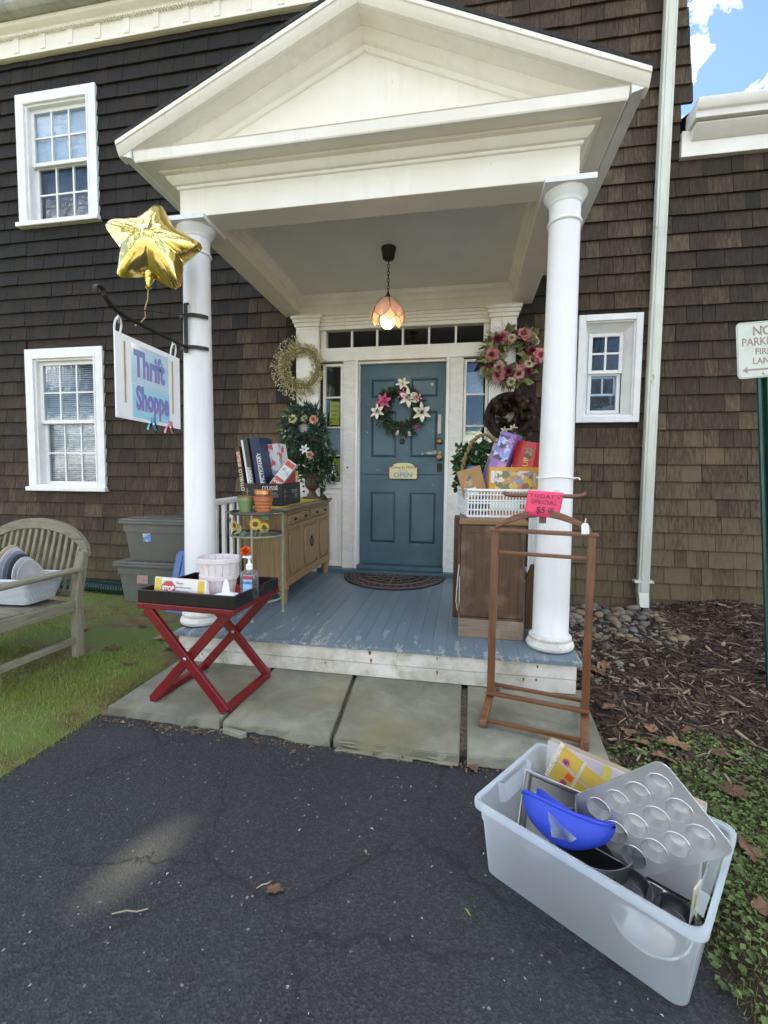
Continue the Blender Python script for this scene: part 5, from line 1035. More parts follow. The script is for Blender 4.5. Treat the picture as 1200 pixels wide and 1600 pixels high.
b = MB(); b.prism([(ox - .125, oz - .112), (ox - .095, oz - .094), (ox - .095, oz - .107), (ox + .095, oz - .107), (ox + .095, oz - .094), (ox + .125, oz - .112), (ox + .095, oz - .13), (ox + .095, oz - .117), (ox - .095, oz - .117), (ox - .095, oz - .13)], 'y', -.0432, -.0422); b.build('arrow', RB, w)
b = MB(); 
for hw, y in ((.146, -.0425),):
    P_ = rr_poly(hw, hw + .008, .02); b.tube([(x, y, z) for x, z in P_], .0016, 4, closed=True)
b.build('border', mat('sign_border', (.35, .38, .33), .5), w)
for z in (.13, -.135): b = MB(Matrix.Translation((ox, -.043, oz + z)) @ Matrix.Rotation(PI / 2, 4, 'X')); b.lathe([(.009, 0), (.009, .004), (.004, .006)], 6); b.build('bolt', STEEL, w)
PG = mat('green_post', (.012, .06, .045), .45, (.008, .04, .03), 12)
b = MB(); b.prism([(-.034, -.036), (-.018, -.036), (-.016, -.010), (.016, -.010), (.018, -.036), (.034, -.036), (.034, -.031), (.022, -.031), (.020, -.005), (-.020, -.005), (-.022, -.031), (-.034, -.031)], 'z', 0, 2.15); b.build('post', PG, w)

# ================================================================ garden seat with basket of hats
TEAK = wood('teak_z', (.22, .205, .145), (.12, .11, .075), 'z', 16, .8, .3, (.12, .13, .06)); TEAKX = wood('teak_x', (.19, .175, .125), (.10, .092, .062), 'x', 16, .8, .3, (.12, .13, .06)); TEAKY = wood('teak_y', (.22, .205, .145), (.12, .11, .075), 'y', 16, .8, .3)
gz = z_lawn(-2.05, -2.0)
bn = thing('garden_bench', 'weathered grey teak bench with arched slatted back on the lawn', 'bench', (-2.45, -2.25, gz))
hw = .43; by, fy = .23, -.36
for s in (-1, 1):
    b = MB(); b.prism([(by - .03, 0), (by + .03, 0), (by + .03, .42), (by + .09, .73), (by + .035, .75), (by - .03, .44)], 'x', s * hw - .03, s * hw + .03); b.build('back_leg', TEAK, bn, bev=.006)
    b = MB(); b.box(s * hw - .03, s * hw + .03, fy - .03, fy + .03, 0, .60); b.build('front_leg', TEAK, bn, bev=.006)
    b = MB(); b.bar((s * hw, fy - .06, .615), (s * hw, by + .06, .625), .065, .032); b.build('armrest', TEAKY, bn, bev=.01)
    b = MB(); b.bar((s * hw, fy + .03, .385), (s * hw, by - .03, .375), .032, .075); b.build('side_rail', TEAKY, bn, bev=.004)
    b = MB(); b.bar((s * hw, fy + .03, .13), (s * hw, by - .03, .13), .03, .045); b.build('stretcher', TEAKY, bn, bev=.004)
b = MB(); b.box(-hw + .03, hw - .03, fy - .02, fy + .02, .34, .41); b.build('front_rail', TEAKX, bn, bev=.004)
for i in range(7): b = MB(); y = fy - .02 + i * .082; b.box(-hw + .0, hw - .0, y, y + .066, .418 - .004 * i, .440 - .004 * i); b.build('seat_slat', TEAKX, bn, bev=.006)
def arch(x): return .73 + .235 * math.sqrt(max(0, 1 - (x / (hw + .03)) ** 2))
pts = [(-(hw + .0) * math.cos(a), 0, 0) for a in np.linspace(0, PI, 25)]
b = MB(); vs = []
for i, a in enumerate(np.linspace(.03, PI - .03, 29)):
    ca, sa = -math.cos(a), math.sin(a)
    for r_, o_ in ((1, 0), (.86, 0)):
        x = ca * (hw + .035) * (1 if r_ == 1 else .90); z = .70 + (.27 if r_ == 1 else .195) * sa; yy = by + .085 + .05 * (z - .73) / .27
        vs += [(x, yy - .018, z), (x, yy + .022, z)]
b.add(vs, [f for i in range(28) for f in ((i * 4, i * 4 + 4, i * 4 + 6, i * 4 + 2), (i * 4 + 1, i * 4 + 3, i * 4 + 7, i * 4 + 5), (i * 4, i * 4 + 1, i * 4 + 5, i * 4 + 4), (i * 4 + 2, i * 4 + 6, i * 4 + 7, i * 4 + 3))] + [(0, 2, 3, 1), (112, 113, 115, 114)])
b.build('arched_top_rail', TEAKX, bn, bev=.004)
b = MB(); b.box(-hw + .03, hw - .03, by - .01, by + .02, .43, .48); b.build('lower_back_rail', TEAKX, bn, bev=.004)
for i in range(15):
    x = -hw + .055 + i * (2 * hw - .11) / 14; zt2 = .70 + .20 * math.sqrt(max(0, 1 - (x / (hw * .93)) ** 2)); b = MB(); b.bar((x, by + .005, .475), (x, by + .085 + .05 * (zt2 - .73) / .27, zt2 + .01), .024, .012, (0, 1, 0)); b.build('back_slat', TEAK, bn, bev=.003)
# white wicker basket on the seat
w = thing('white_wicker_basket', 'white wicker basket full of hats and plates on the bench', 'basket', (-2.29, -2.20, gz + .441), rz=R(4))
m, n, l, p = nodes('white_wicker'); v = coords(n, l); wv_ = n.new('ShaderNodeTexWave'); wv_.inputs['Scale'].default_value = 38; wv_.bands_direction = 'Z'; wv_.inputs['Distortion'].default_value = 2; l.new(v, wv_.inputs[0])
ck_ = n.new('ShaderNodeTexChecker'); ck_.inputs['Scale'].default_value = 70; l.new(v, ck_.inputs[0]); setp(p, **{'Base Color': (.66, .70, .74, 1), 'Roughness': .5}); bump(n, l, p, mixc(n, l, .5, wv_.outputs['Color'], ck_.outputs['Color']), 1.0, .006); WW = m
def tub(b, a0, b0, a1, b1, h, t=.012, k=6):
    L_ = []
    for j in range(k + 1): q = j / k; aa, bb = a0 + (a1 - a0) * q, b0 + (b1 - b0) * q; L_.append((aa, bb, h * q))
    L2 = L_ + [(aa - t, bb - t, z) for aa, bb, z in reversed(L_[1:])] + [(a0 - t, b0 - t, .01)]
    def rect(aa, bb, z, r=.03, n=4): return [(sx * (aa - r) + r * math.cos(an), sy * (bb - r) + r * math.sin(an), z) for sx, sy, s0 in ((1, 1, 0), (-1, 1, PI / 2), (-1, -1, PI), (1, -1, 1.5 * PI)) for an in np.linspace(s0, s0 + PI / 2, n)]
    vs = [q for e_ in L2 for q in rect(*e_)]; n_ = 16
    b.add(vs, [(i * n_ + k_, i * n_ + (k_ + 1) % n_, (i + 1) * n_ + (k_ + 1) % n_, (i + 1) * n_ + k_) for i in range(len(L2) - 1) for k_ in range(n_)] + [tuple(range(n_))[::-1], tuple((len(L2) - 1) * n_ + k_ for k_ in range(n_))])
b = MB(); tub(b, .17, .12, .215, .16, .165); b.build('woven_body', WW, w)
b = MB(); b.tube([(-.215, -.16, .165), (.215, -.16, .165), (.215, .16, .165), (-.215, .16, .165)], .012, 6, closed=True); b.build('rim', WW, w)
HT = [((.62, .54, .40), 'straw'), ((.72, .72, .72), 'white'), ((.36, .42, .50), 'blue grey'), ((.08, .085, .10), 'black'), ((.66, .68, .70), 'pale grey'), ((.50, .48, .46), 'taupe')]
for i, (c_, nm) in enumerate(HT):
    x = -2.41 + i * .045; t = thing('plate', '%s round plate standing on edge in the white wicker basket' % nm, 'plate', (x, -2.20, gz + .458), rot=(0, R(97 - 3 * i), R(8)))
    rr = .128 - .003 * i; b = MB(Matrix.Translation((-rr * (1.42 - .05 * i), 0, 0))); b.M = b.M @ Matrix.Diagonal((1.38 - .05 * i, 1, .55, 1)); b.lathe([(.001, .012), (rr * .55, .01), (rr * .62, .014), (rr * .97, .024), (rr, .028), (rr * .98, .032), (rr * .6, .019), (.001, .016)], 28); b.build('dish', mat('plate_%d' % i, c_, .35, tuple(q * .75 for q in c_), 14), t)
t = thing('black_hat', 'black cloth hat with white trim on top of the plates in the basket', 'hat', (-2.42, -2.19, gz + .70), rot=(R(10), R(-8), 0)); b = MB(); b.lathe([(.09, 0), (.088, .03), (.07, .065), (.035, .085), (.001, .09)], 20); b.build('crown', mat('black_cloth', (.012, .012, .014), .8), t); b = MB(); b.lathe([(.092, -.004), (.094, .004), (.092, .010)], 20, cap=False); b.build('band', WP, t)
# ================================================================ grey storage bins by the wall
BG = mat('grey_bin', (.115, .115, .098), .5, (.10, .10, .086), 6, bs=.05)
BG2 = mat('grey_bin_old', (.125, .13, .118), .55, (.09, .095, .085), 5, bs=.1, spots=(.2, .2, .18), spot_at=.72)
def lidbin(name, label, c, hx, hy, h, mm, rz, lid):
    t = thing(name, label, 'storage bin', c, rz=rz); b = MB(); tub(b, hx * .86, hy * .86, hx * .95, hy * .95, h * .72, .006); tub_ = b.build('tub', mm, t)
    b = MB(); b.M = Matrix.Translation((0, 0, h * .72)); tub(b, hx * .985, hy * .985, hx, hy, h * .28, .02, 2); b.build('shoulder', mm, t)
    b = MB(); b.box(-hx - .018, hx + .018, -hy - .018, hy + .018, h - .004, h + .022); b.box(-hx + .05, hx - .05, -hy + .05, hy - .05, h + .0225, h + .034); b.box(-hx - .022, hx + .022, -hy - .022, hy + .022, h - .03, h - .005); b.build('lid', mm, t, bev=.006, seg=2); return t
zb0 = z_lawn(-2.5, -.55)
t = lidbin('storage_bin', 'lower grey plastic storage bin standing on the lawn by the wall', (-2.44, -.50, zb0), .385, .23, .40, BG2, 0, 1)
b = MB(); b.box(-.15, -.03, -.222, -.2155, .20, .30); b.build('sticker', mat('faded_sticker', (.40, .36, .32), .5, (.38, .14, .08), 18), t)
t = lidbin('storage_bin', 'upper grey storage bin with blue label, on top of the other bin', (-2.38, -.50, zb0 + .437), .37, .225, .40, BG, 0, 1)
b = MB(); b.box(-.14, -.05, -.2135, -.203, .19, .275); b.build('sticker', art('bin_label', [(.12, .25, .5), (.3, .42, .6), (.55, .6, .65), (.1, .2, .45)], 30), t)
w = thing('blue_board', 'bright blue ribbed plastic board leaning beside the grey bins', 'board', (-1.93, -.95, z_lawn(-1.93, -.95)), rot=(R(-16), 0, R(-8)))
b = MB(); b.prism([(-.20, 0), (.2, 0), (.2, .55), (.17, .6), (-.17, .6), (-.2, .55)], 'y', -.008, .008); b.build('panel', mat('blue_plastic', (.035, .12, .34), .35), w, bev=.005)
b = MB()
for x in (-.12, -.04, .04, .12): b.box(x - .006, x + .006, -.016, -.0085, .05, .55)
for z in (.05, .2, .35, .5): b.box(-.18, .18, -.0155, -.009, z - .006, z + .006)
b.build('ribs', mat('blue_plastic', (.035, .12, .34), .35), w)
HM = mat('green_hose', (.012, .05, .045), .4, (.008, .03, .028), 20)
for i, (y, z) in enumerate(((-.34, .06), (-.47, .055))):
    t = thing('corrugated_hose', ('rear' if i == 0 else 'front') + ' dark green corrugated hose lying by the wall behind the bench', 'hose', (-3.75, y, z_lawn(-3.4, y) + .0)); b = MB(); pts = []; rr = []
    for k in range(130): pts.append((k * .0085, .03 * math.sin(k * .03 + i), .06 + .004 * math.sin(k * .05))); rr.append(.056 if k % 4 < 2 else .041)
    b.tube(pts, rr, 14); b.build('pipe', HM, t)
# ================================================================ red butler table
RED = mat('red_paint', (.17, .007, .010), .38, (.11, .005, .007), 7, bs=.10, spots=(.34, .20, .14), spot_at=.73, spot_scale=34); REDD = MATS['red_paint']
BLK = mat('black_lacquer', (.010, .008, .009), .28, (.014, .01, .011), 8)
tb = thing('butler_table', 'red folding butler table with black edged tray on the stone walk', 'table', (-.80, -2.30, .004), rz=R(-3))
hx, hy = .30, .255; zt3 = .545
for y, s in ((-hy + .02, 1), (hy - .02, 1)):
    b = MB(); b.bar((-hx + .055, y - .013, zt3), (hx - .06, y - .013, .012), .026, .052, (0, 0, 1)); b.build('leg', RED, tb, bev=.003)
    b = MB(); b.bar((hx - .055, y + .013, zt3), (-hx + .06, y + .013, .012), .026, .052, (0, 0, 1)); l_ = b.build('leg', RED, tb, bev=.003)
    b = MB(Matrix.Translation((-.0, y - .026, .28)) @ Matrix.Rotation(PI / 2, 4, 'X')); b.lathe([(.011, 0), (.011, .004), (.006, .008)], 10); b.build('bolt', STEEL, tb)
for x in (-1, 1):
    b = MB(); b.box(min(x * (hx - .085), x * (hx - .045)), max(x * (hx - .085), x * (hx - .045)), -hy + .022, hy - .022, .0, .036); b.build('foot_rail', RED, tb, bev=.003)
    b = MB(); a_ = x * (hx - .012); b.box(min(a_, a_ - x * .035), max(a_, a_ - x * .035), -hy - .012, hy + .012, zt3 - .004, zt3 + .026); b.build('top_rail', RED, tb, bev=.003)
for y in (-1, 1): yy = y * (hy + .008); b = MB(); b.box(-hx + .0, hx, min(yy, yy - y * .03), max(yy, yy - y * .03), zt3 - .002, zt3 + .0275); b.build('end_rail', RED, tb, bev=.003)
b = MB(); b.box(-hx + .008, hx - .008, -hy + .008, hy - .008, zt3 + .028, zt3 + .04); b.build('tray_floor', mat('tray_red', (.38, .03, .02), .35), tb)
b = MB()
frame_h = .072
for (x0, x1, y0, y1) in ((-hx, hx, -hy, -hy + .014), (-hx, hx, hy - .014, hy), (-hx, -hx + .014, -hy + .0145, hy - .0145), (hx - .014, hx, -hy + .0145, hy - .0145)): b.box(x0, x1, y0, y1, zt3 + .0285, zt3 + .0285 + frame_h)
b.build('tray_rim', BLK, tb, bev=.003)
zt4 = .004 + zt3 + .0405
# things on the tray
w = thing('stop_notice', 'long folded card notice with a red STOP octagon on the tray', 'sign', (-.885, -2.475, zt4), rz=R(-5))
CARD = mat('card_white', (.78, .74, .72), .5); tilt = .022
b = MB(); b.prism([(-.02, 0), (.02, 0), (.005, .118), (-.005, .118)], 'x', -.17, .17); b.build('card', CARD, w)
b = MB(Matrix.Translation((0, -.0135, .059)) @ Matrix.Rotation(-.127, 4, 'X'))
b.box(-.165, -.125, -.0005, .0008, -.055, .055); b.build('yellow_stripe', mat('stripe_yellow', (.72, .52, .05), .5), w)
b = MB(Matrix.Translation((0, -.0135, .059)) @ Matrix.Rotation(-.127, 4, 'X')); b.box(.115, .155, -.0005, .0008, -.055, .055); b.build('yellow_stripe', mat('stripe_yellow', (.72, .52, .05), .5), w)
FM = Matrix.Translation((0, -.0152, .059)) @ Matrix.Rotation(-.127, 4, 'X')
b = MB(FM); b.prism([(-.075 + .043 * math.cos(a), .043 * math.sin(a)) for a in np.linspace(PI / 8, 2 * PI + PI / 8, 9)[:-1]], 'y', -.0006, .0012); b.build('stop_octagon', mat('stop_red', (.55, .05, .05), .5), w)
b = MB(FM); b.tube([(-.075 + .047 * math.cos(a), -.0005, .047 * math.sin(a)) for a in np.linspace(PI / 8, 2 * PI + PI / 8, 9)[:-1]], .0015, 4, closed=True); b.build('octagon_edge', mat('grey_ink', (.3, .26, .26), .6), w)
text('STOP', .036, PAPER, w, FM @ face((-.075, -.0015, 0)), bold=.0012, sx=.9)
for i, (s_, q) in enumerate((('Please', .018), ('use hand sanitizer', .014), ('before entering', .014), ('Thank you!', .018))): text(s_, q, mat('grey_ink', (.3, .26, .26), .6), w, FM @ face((-.025, -.0012, .035 - i * .022)), align='LEFT')
w = thing('fruit_basket', 'small white slatted wooden basket on the red table tray', 'basket', (-.755, -2.305, zt4))
WB = mat('white_slat', (.76, .70, .70), .6, (.66, .60, .60), 14, bs=.2)
for i in range(18):
    a = 2 * PI * i / 18; b = MB(); w0, w1 = .030, .040; vs = []
    for r_, z_, ww in ((.088, .004, w0), (.105, .11, .5 * (w0 + w1)), (.119, .215, w1)):
        for u_ in (-1, 1):
            for dr in (0, -.003): an = a + u_ * ww * .47 / r_; vs.append(((r_ + dr) * math.cos(an), (r_ + dr) * math.sin(an), z_))
    b.add(vs, [(0, 2, 6, 4), (4, 6, 10, 8), (1, 5, 7, 3), (5, 9, 11, 7), (0, 4, 5, 1), (4, 8, 9, 5), (2, 3, 7, 6), (6, 7, 11, 10), (8, 10, 11, 9)]); b.build('stave', WB, w, smooth=False)
for z_, r_ in ((.205, .1195), (.105, .1055)): b = MB(); b.lathe([(r_, z_ - .012), (r_ + .005, z_ - .01), (r_ + .006, z_ + .012), (r_ + .0, z_ + .014)], 36, cap=False); b.build('hoop', WB, w, solid=.002)
b = MB(); b.lathe([(.114, .196), (.118, .197), (.1185, .22), (.114, .221)], 36, cap=False); b.build('inner_hoop', WB, w)
b = MB(); b.lathe([(.085, .0), (.085, .005)], 24); b.build('base', WB, w)
w = thing('paper_flower', 'orange paper flower on a thin stem behind the white basket', 'flower', (-.605, -2.24, zt4), rot=(.1, .0, 0)); b = MB(); b.tube([(0, 0, 0), (0, 0, .24)], .003, 5); b.build('stem', mat('stem_green', (.05, .09, .03), .6), w)
OF = pm('orange_flower', (.72, .16, .02), (.55, .07, .01))
b = MB()
for d in ((0, 0, 1), (.8, 0, .3), (-.8, 0, .3), (0, .8, .3), (0, -.8, .3), (.5, -.7, .2), (-.5, -.7, .5)):
    b.M = aim((0, 0, .25), d)
    for i in range(6): petal(b, i * PI / 3 + U(0, .5), .036, .032, .7 + U(-.3, .3), .5, 3, .5, .3)
b.build('petals', OF, w)
w = thing('sanitizer_bottle', 'clear hand sanitizer pump bottle on the tray', 'bottle', (-.535, -2.36, zt4), rz=R(6))
CP = glass('clear_plastic', (.97, .98, .98), .05)
nt = CP.node_tree; dfn = nt.nodes.new('ShaderNodeBsdfTranslucent'); dfn.inputs[0].default_value = (.8, .86, .9, 1); mm_ = nt.nodes.new('ShaderNodeMixShader'); mm_.inputs[0].default_value = .22
out_ = [q for q in nt.nodes if q.type == 'OUTPUT_MATERIAL'][0]; src = out_.inputs[0].links[0].from_socket; nt.links.new(src, mm_.inputs[1]); nt.links.new(dfn.outputs[0], mm_.inputs[2]); nt.links.new(mm_.outputs[0], out_.inputs[0])
b = MB(); L_ = [(.044, .028, 0), (.048, .030, .01), (.048, .030, .135), (.040, .026, .155), (.016, .016, .165), (.014, .014, .18)]; vs = []
for aa, bb, z_ in L_:
    r = min(aa, bb) * .6; vs += [(sx * (aa - r) + r * math.cos(an), sy * (bb - r) + r * math.sin(an), z_) for sx, sy, s0 in ((1, 1, 0), (-1, 1, PI / 2), (-1, -1, PI), (1, -1, 1.5 * PI)) for an in np.linspace(s0, s0 + PI / 2, 5)]
b.add(vs, [(i * 20 + k, i * 20 + (k + 1) % 20, (i + 1) * 20 + (k + 1) % 20, (i + 1) * 20 + k) for i in range(5) for k in range(20)] + [tuple(range(20))[::-1]]); b.build('bottle_body', CP, w)
b = MB(); b.box(-.026, .026, -.0315, -.0305, .03, .135); b.build('label_print', mat('label_blue', (.22, .45, .72), .4, (.30, .52, .75), 20), w); b = MB(); b.box(-.026, .026, -.0322, -.0316, .112, .132); b.build('label_band', mat('label_red', (.45, .05, .08), .4), w)
text('PURELL', .019, mat('label_navy', (.03, .05, .22), .4), w, face((0, -.0318, .092)), shear=.2, bold=.0006)
b = MB(); b.lathe([(.019, .165), (.019, .19), (.012, .196), (.008, .20), (.006, .225), (.013, .228), (.013, .24), (.004, .243)], 16); b.cb((-.018, 0, .235), (.04, .012, .010)); b.build('pump', PW, w)
w = thing('wipes_pack', 'white and teal soft pack of wipes with a tissue sticking up on the tray', 'wipes pack', (-.625, -2.455, zt4), rz=R(-4)); b = MB(); vs = []
for i in range(9):
    for j in range(7):
        x, y = -.09 + .18 * i / 8, -.055 + .11 * j / 6; e = (1 - (abs(x) / .09) ** 3) * (1 - (abs(y) / .055) ** 3); vs.append((x, y, .004 + .045 * max(0, e) ** .5 * (1 + .06 * math.sin(40 * x))))
b.add(vs, [(i * 7 + j, i * 7 + j + 1, i * 7 + j + 8, i * 7 + j + 7) for i in range(8) for j in range(6)]); b.box(-.088, .088, -.053, .053, .0, .004); b.build('pack', art('wipes_print', [(.70, .74, .74), (.72, .76, .76), (.30, .55, .55), (.72, .75, .75), (.70, .74, .74)], 22), w, ang=60)
b = MB(); b.prism([(-.028, .045), (.024, .045), (.016, .10), (.004, .128), (-.008, .118), (-.02, .09)], 'y', -.004, .002); b.build('tissue', PAPER, w, bev=.001)
# ================================================================ wooden valet stand
VW = wood('valet_z', (.15, .066, .030), (.085, .034, .015), 'z', 18, .35, .08); VX = wood('valet_x', (.155, .068, .031), (.09, .035, .015), 'x', 18, .35, .08)
vl = thing('valet_stand', 'brown wooden clothes valet stand on the stone walk before the porch', 'valet stand', (1.065, -2.27, .0), rz=R(-13.5))
hw = .24
for s in (-1, 1):
    b = MB(); b.box(s * hw - .019, s * hw + .019, -.018, .018, .085, 1.0); b.build('upright', VW, vl, bev=.004)
    prof = [(-.215, 0), (-.175, 0), (-.155, .022), (-.10, .035), (-.04, .062), (.10, .075), (.165, .035), (.175, .0), (.215, .0), (.205, .045), (.16, .09), (.11, .108), (-.02, .098), (-.09, .072), (-.16, .055), (-.205, .04)]
    b = MB(); b.prism(prof, 'x', s * hw - .02, s * hw + .02); b.build('foot', VX, vl, bev=.008, seg=2)
for nm, p_, q_, a_, c_ in (('shelf_rail', (-hw - .02, -.035, .108), (hw + .02, -.035, .108), .035, .016), ('shelf_rail', (-hw, .075, .112), (hw, .075, .112), .022, .018), ('front_stretcher', (-hw, -.185, .03), (hw, -.185, .03), .02, .02), ('trouser_bar', (-hw, 0, .885), (hw, 0, .885), .016, .020), ('top_bar', (-hw - .03, -.004, 1.006), (hw + .03, -.004, 1.006), .036, .022)):
    b = MB(); b.bar(p_, q_, a_, c_); b.build(nm, VX, vl, bev=.005, seg=2)
b = MB(); vs = []
for i, t in enumerate(np.linspace(-1, 1, 31)):
    x = t * .235; zc = 1.022 + .085 * (1 - abs(t) ** 1.5) ** .8 * 1.0; th = .026 + .016 * (1 - abs(t)); yy = .02 - .035 * t * t
    vs += [(x, yy - .016, zc - th / 2), (x, yy + .016, zc - th / 2), (x, yy + .016, zc + th / 2), (x, yy - .016, zc + th / 2)]
b.add(vs, [(i * 4 + k, i * 4 + (k + 1) % 4, i * 4 + 4 + (k + 1) % 4, i * 4 + 4 + k) for i in range(30) for k in range(4)] + [(0, 1, 2, 3), (123, 122, 121, 120)]); b.build('jacket_hanger', VX, vl, bev=.004)
b = MB(); b.box(-.018, .018, .03, .045, 1.05, 1.195); b.build('neck', VW, vl, bev=.003)
b = MB(); b.tube([(-.205, .03, 1.212), (-.195, .03, 1.205), (-.17, .03, 1.196), (.17, .03, 1.196), (.195, .03, 1.205), (.208, .03, 1.214)], [.010, .012, .011, .011, .012, .010], 10); b.build('hanging_bar', VX, vl)
w = thing('price_notice', "hot pink paper reading TODAY'S SPECIAL taped to the valet stand", 'sign', (1.072, -2.262, 1.085), rot=(R(-5), R(4), R(-10)))
b = MB(); vs = []
for i in range(7):
    for j in range(5): x = -.088 + .176 * i / 6; z_ = .135 * j / 4; vs.append((x - .012 * (1 - j / 4), -.012 * math.sin(PI * i / 6) * (1 - j / 4) - .001 * j, z_))
b.add(vs, [(i * 5 + j, i * 5 + 5 + j, i * 5 + 6 + j, i * 5 + 1 + j) for i in range(6) for j in range(4)]); b.build('sheet', mat('hot_pink_paper', (.80, .05, .14), .55, (.78, .06, .16), 5), w, solid=.0006)
PENM = mat('marker', (.10, .02, .05), .6)
for s_, z_, q in (("TODAY'S", .108, .031), ('SPECIAL', .076, .031)): text(s_, q, PENM, w, face((-.004, -.0145, z_)), sx=1.1, space=1.1)
text('$5', .046, PENM, w, face((-.018, -.0165, .034)), bold=.0006, shear=.1); text('00', .028, PENM, w, face((.034, -.0185, .042))); b = MB(); b.box(.015, .052, -.0168, -.0158, .026, .0275); b.build('underline', PENM, w)
b = MB(); b.box(-.05, -.022, -.004, -.002, .118, .148); b.box(.04, .066, -.004, -.002, .118, .146); b.build('tape', glass('tape', (.92, .92, .9), .2), w)
w = thing('price_tag', 'small white paper tag tied to the right shoulder of the valet stand', 'tag', (1.262, -2.345, 1.01), rot=(0, R(-4), R(-20))); b = MB(); b.prism([(-.018, 0), (.018, 0), (.018, .042), (.009, .056), (-.009, .056), (-.018, .042)], 'y', -.0008, .0008); b.build('tag', PAPER, w); b = MB(); b.tube([(0, 0, .05), (.004, .0, .068), (.003, .02, .078), (-.003, .015, .06)], .0013, 4); b.build('string', PAPER, w)
w = thing('string_loop', 'white string tied round the right column above the valet stand', 'string', (1.223, -1.752, 1.30)); b = MB(); b.tube([(.113 * math.cos(a), .113 * math.sin(a), .004 * math.sin(3 * a)) for a in np.linspace(0, 2 * PI, 33)[:-1]], .0045, 6, closed=True); b.tube([(.11, -.02, 0), (.13, -.03, .0), (.138, -.035, -.012)], .0045, 6); b.build('string', PAPER, w)

# ================================================================ clear bin of bakeware
bin_ = thing('clear_storage_bin', 'large translucent plastic bin full of baking pans on the asphalt', 'storage bin', (1.108, -3.243, -.047), rz=R(-35))
m, n, l, p = nodes('clear_bin_plastic'); setp(p, **{'Base Color': (.90, .95, .98, 1), 'Roughness': .25, 'IOR': 1.45})
tr = n.new('ShaderNodeBsdfTransparent'); tr.inputs[0].default_value = (.95, .98, 1.0, 1); tl = n.new('ShaderNodeBsdfTranslucent'); tl.inputs[0].default_value = (.90, .96, .99, 1)
m1 = n.new('ShaderNodeMixShader'); m1.inputs[0].default_value = .6; l.new(p.outputs[0], m1.inputs[1]); l.new(tl.outputs[0], m1.inputs[2])
m2 = n.new('ShaderNodeMixShader'); lw = n.new('ShaderNodeLayerWeight'); lw.inputs[0].default_value = .25; rr_ = n.new('ShaderNodeMapRange'); rr_.inputs['To Min'].default_value = .38; rr_.inputs['To Max'].default_value = .9
l.new(lw.outputs['Facing'], rr_.inputs[0]); l.new(rr_.outputs[0], m2.inputs[0]); l.new(tr.outputs[0], m2.inputs[1]); l.new(m1.outputs[0], m2.inputs[2])
vv = coords(n, l); bump(n, l, p, noise_n(n, l, vv, 40, 4).outputs['Fac'], .05, .003); l.new(m2.outputs[0], n['Material Output'].inputs[0]); CB = m
def rrect(a, b_, z, r=.035, k=6): return [(sx * (a - r) + r * math.cos(t), sy * (b_ - r) + r * math.sin(t), z) for sx, sy, s0 in ((1, 1, 0), (-1, 1, PI / 2), (-1, -1, PI), (1, -1, 1.5 * PI)) for t in np.linspace(s0, s0 + PI / 2, k)]
def loft(b, rings, cap0=True, cap1=False):
    n_ = len(rings[0]); b.add([q for r in rings for q in r], [(i * n_ + k, i * n_ + (k + 1) % n_, (i + 1) * n_ + (k + 1) % n_, (i + 1) * n_ + k) for i in range(len(rings) - 1) for k in range(n_)] + ([tuple(range(n_))[::-1]] if cap0 else []) + ([tuple((len(rings) - 1) * n_ + k for k in range(n_))] if cap1 else []))
b = MB(); loft(b, [rrect(.280, .198, .0), rrect(.287, .205, .006), rrect(.302, .220, .178), rrect(.306, .224, .186), rrect(.312, .230, .254)]); b.build('tub', CB, bin_, ang=60)
b = MB(); loft(b, [rrect(.312, .230, .251), rrect(.320, .238, .256), rrect(.324, .242, .25), rrect(.324, .242, .230), rrect(.321, .239, .230), rrect(.320, .238, .247), rrect(.314, .232, .246)], False); b.build('rim', CB, bin_, ang=60)
for s in (-1, 1):
    b = MB(); b.add([(s * .308, -.10, .254), (s * .308, .10, .254), (s * .296, .10, .185), (s * .296, -.10, .185), (s * .283, -.095, .254), (s * .283, .095, .254), (s * .276, .095, .19), (s * .276, -.095, .19)], [(4, 5, 6, 7), (0, 4, 7, 3), (1, 2, 6, 5), (2, 3, 7, 6)]); b.build('handle_recess', CB, bin_)
BM = Matrix.Translation((1.108, -3.243, -.047)) @ Matrix.Rotation(R(-35), 4, 'Z')
def inbin(u, w_, z): return BM @ Vector((u, w_, z))
def bin_thing(name, label, cat, u, w_, z, rot=(0, 0, 0)):
    t = thing(name, label, cat); t.matrix_world = BM @ Matrix.Translation((u, w_, z)) @ __import__('mathutils').Euler(rot).to_matrix().to_4x4(); return t
# flat carton along the far wall
t = bin_thing('bakeware_carton', 'flat grey carton with a yellow cake picture along the back of the bin', 'box', -.005, .168, .010, (R(-6), 0, 0))
b = MB(); b.box(-.252, .252, -.018, .018, 0, .30); b.build('carton', mat('carton_grey', (.60, .57, .56), .5, (.52, .49, .48), 6, bs=.05), t, bev=.002)
b = MB(); b.box(-.252, .252, .0183, .0195, .0, .3002); b.box(-.25, .252, -.016, .0182, .3002, .3012); b.build('edge', mat('carton_edge', (.42, .33, .24), .6), t)
b = MB(); b.box(-.25, -.02, -.0192, -.0182, .08, .2995); b.build('picture_ground', mat('picture_grey', (.60, .53, .54), .4, (.45, .40, .42), 5), t)
b = MB(); b.box(-.045, -.02, -.0196, -.0193, .22, .2995); b.build('yellow_corner', mat('carton_yellow', (.70, .58, .10), .4), t)
CK = mat('cake_yellow', (.66, .46, .08), .5, (.58, .36, .05), 14)
b = MB(Matrix.Translation((-.13, -.0195, .215)) @ Matrix.Rotation(.35, 4, 'Y'))
b.box(-.085, -.005, -.0012, 0, .005, .065); b.box(.005, .075, -.0012, 0, .0, .06); b.box(-.085, -.005, -.0012, 0, -.08, -.005); b.box(.005, .07, -.0012, 0, -.08, -.01); b.build('cake_picture', CK, t)
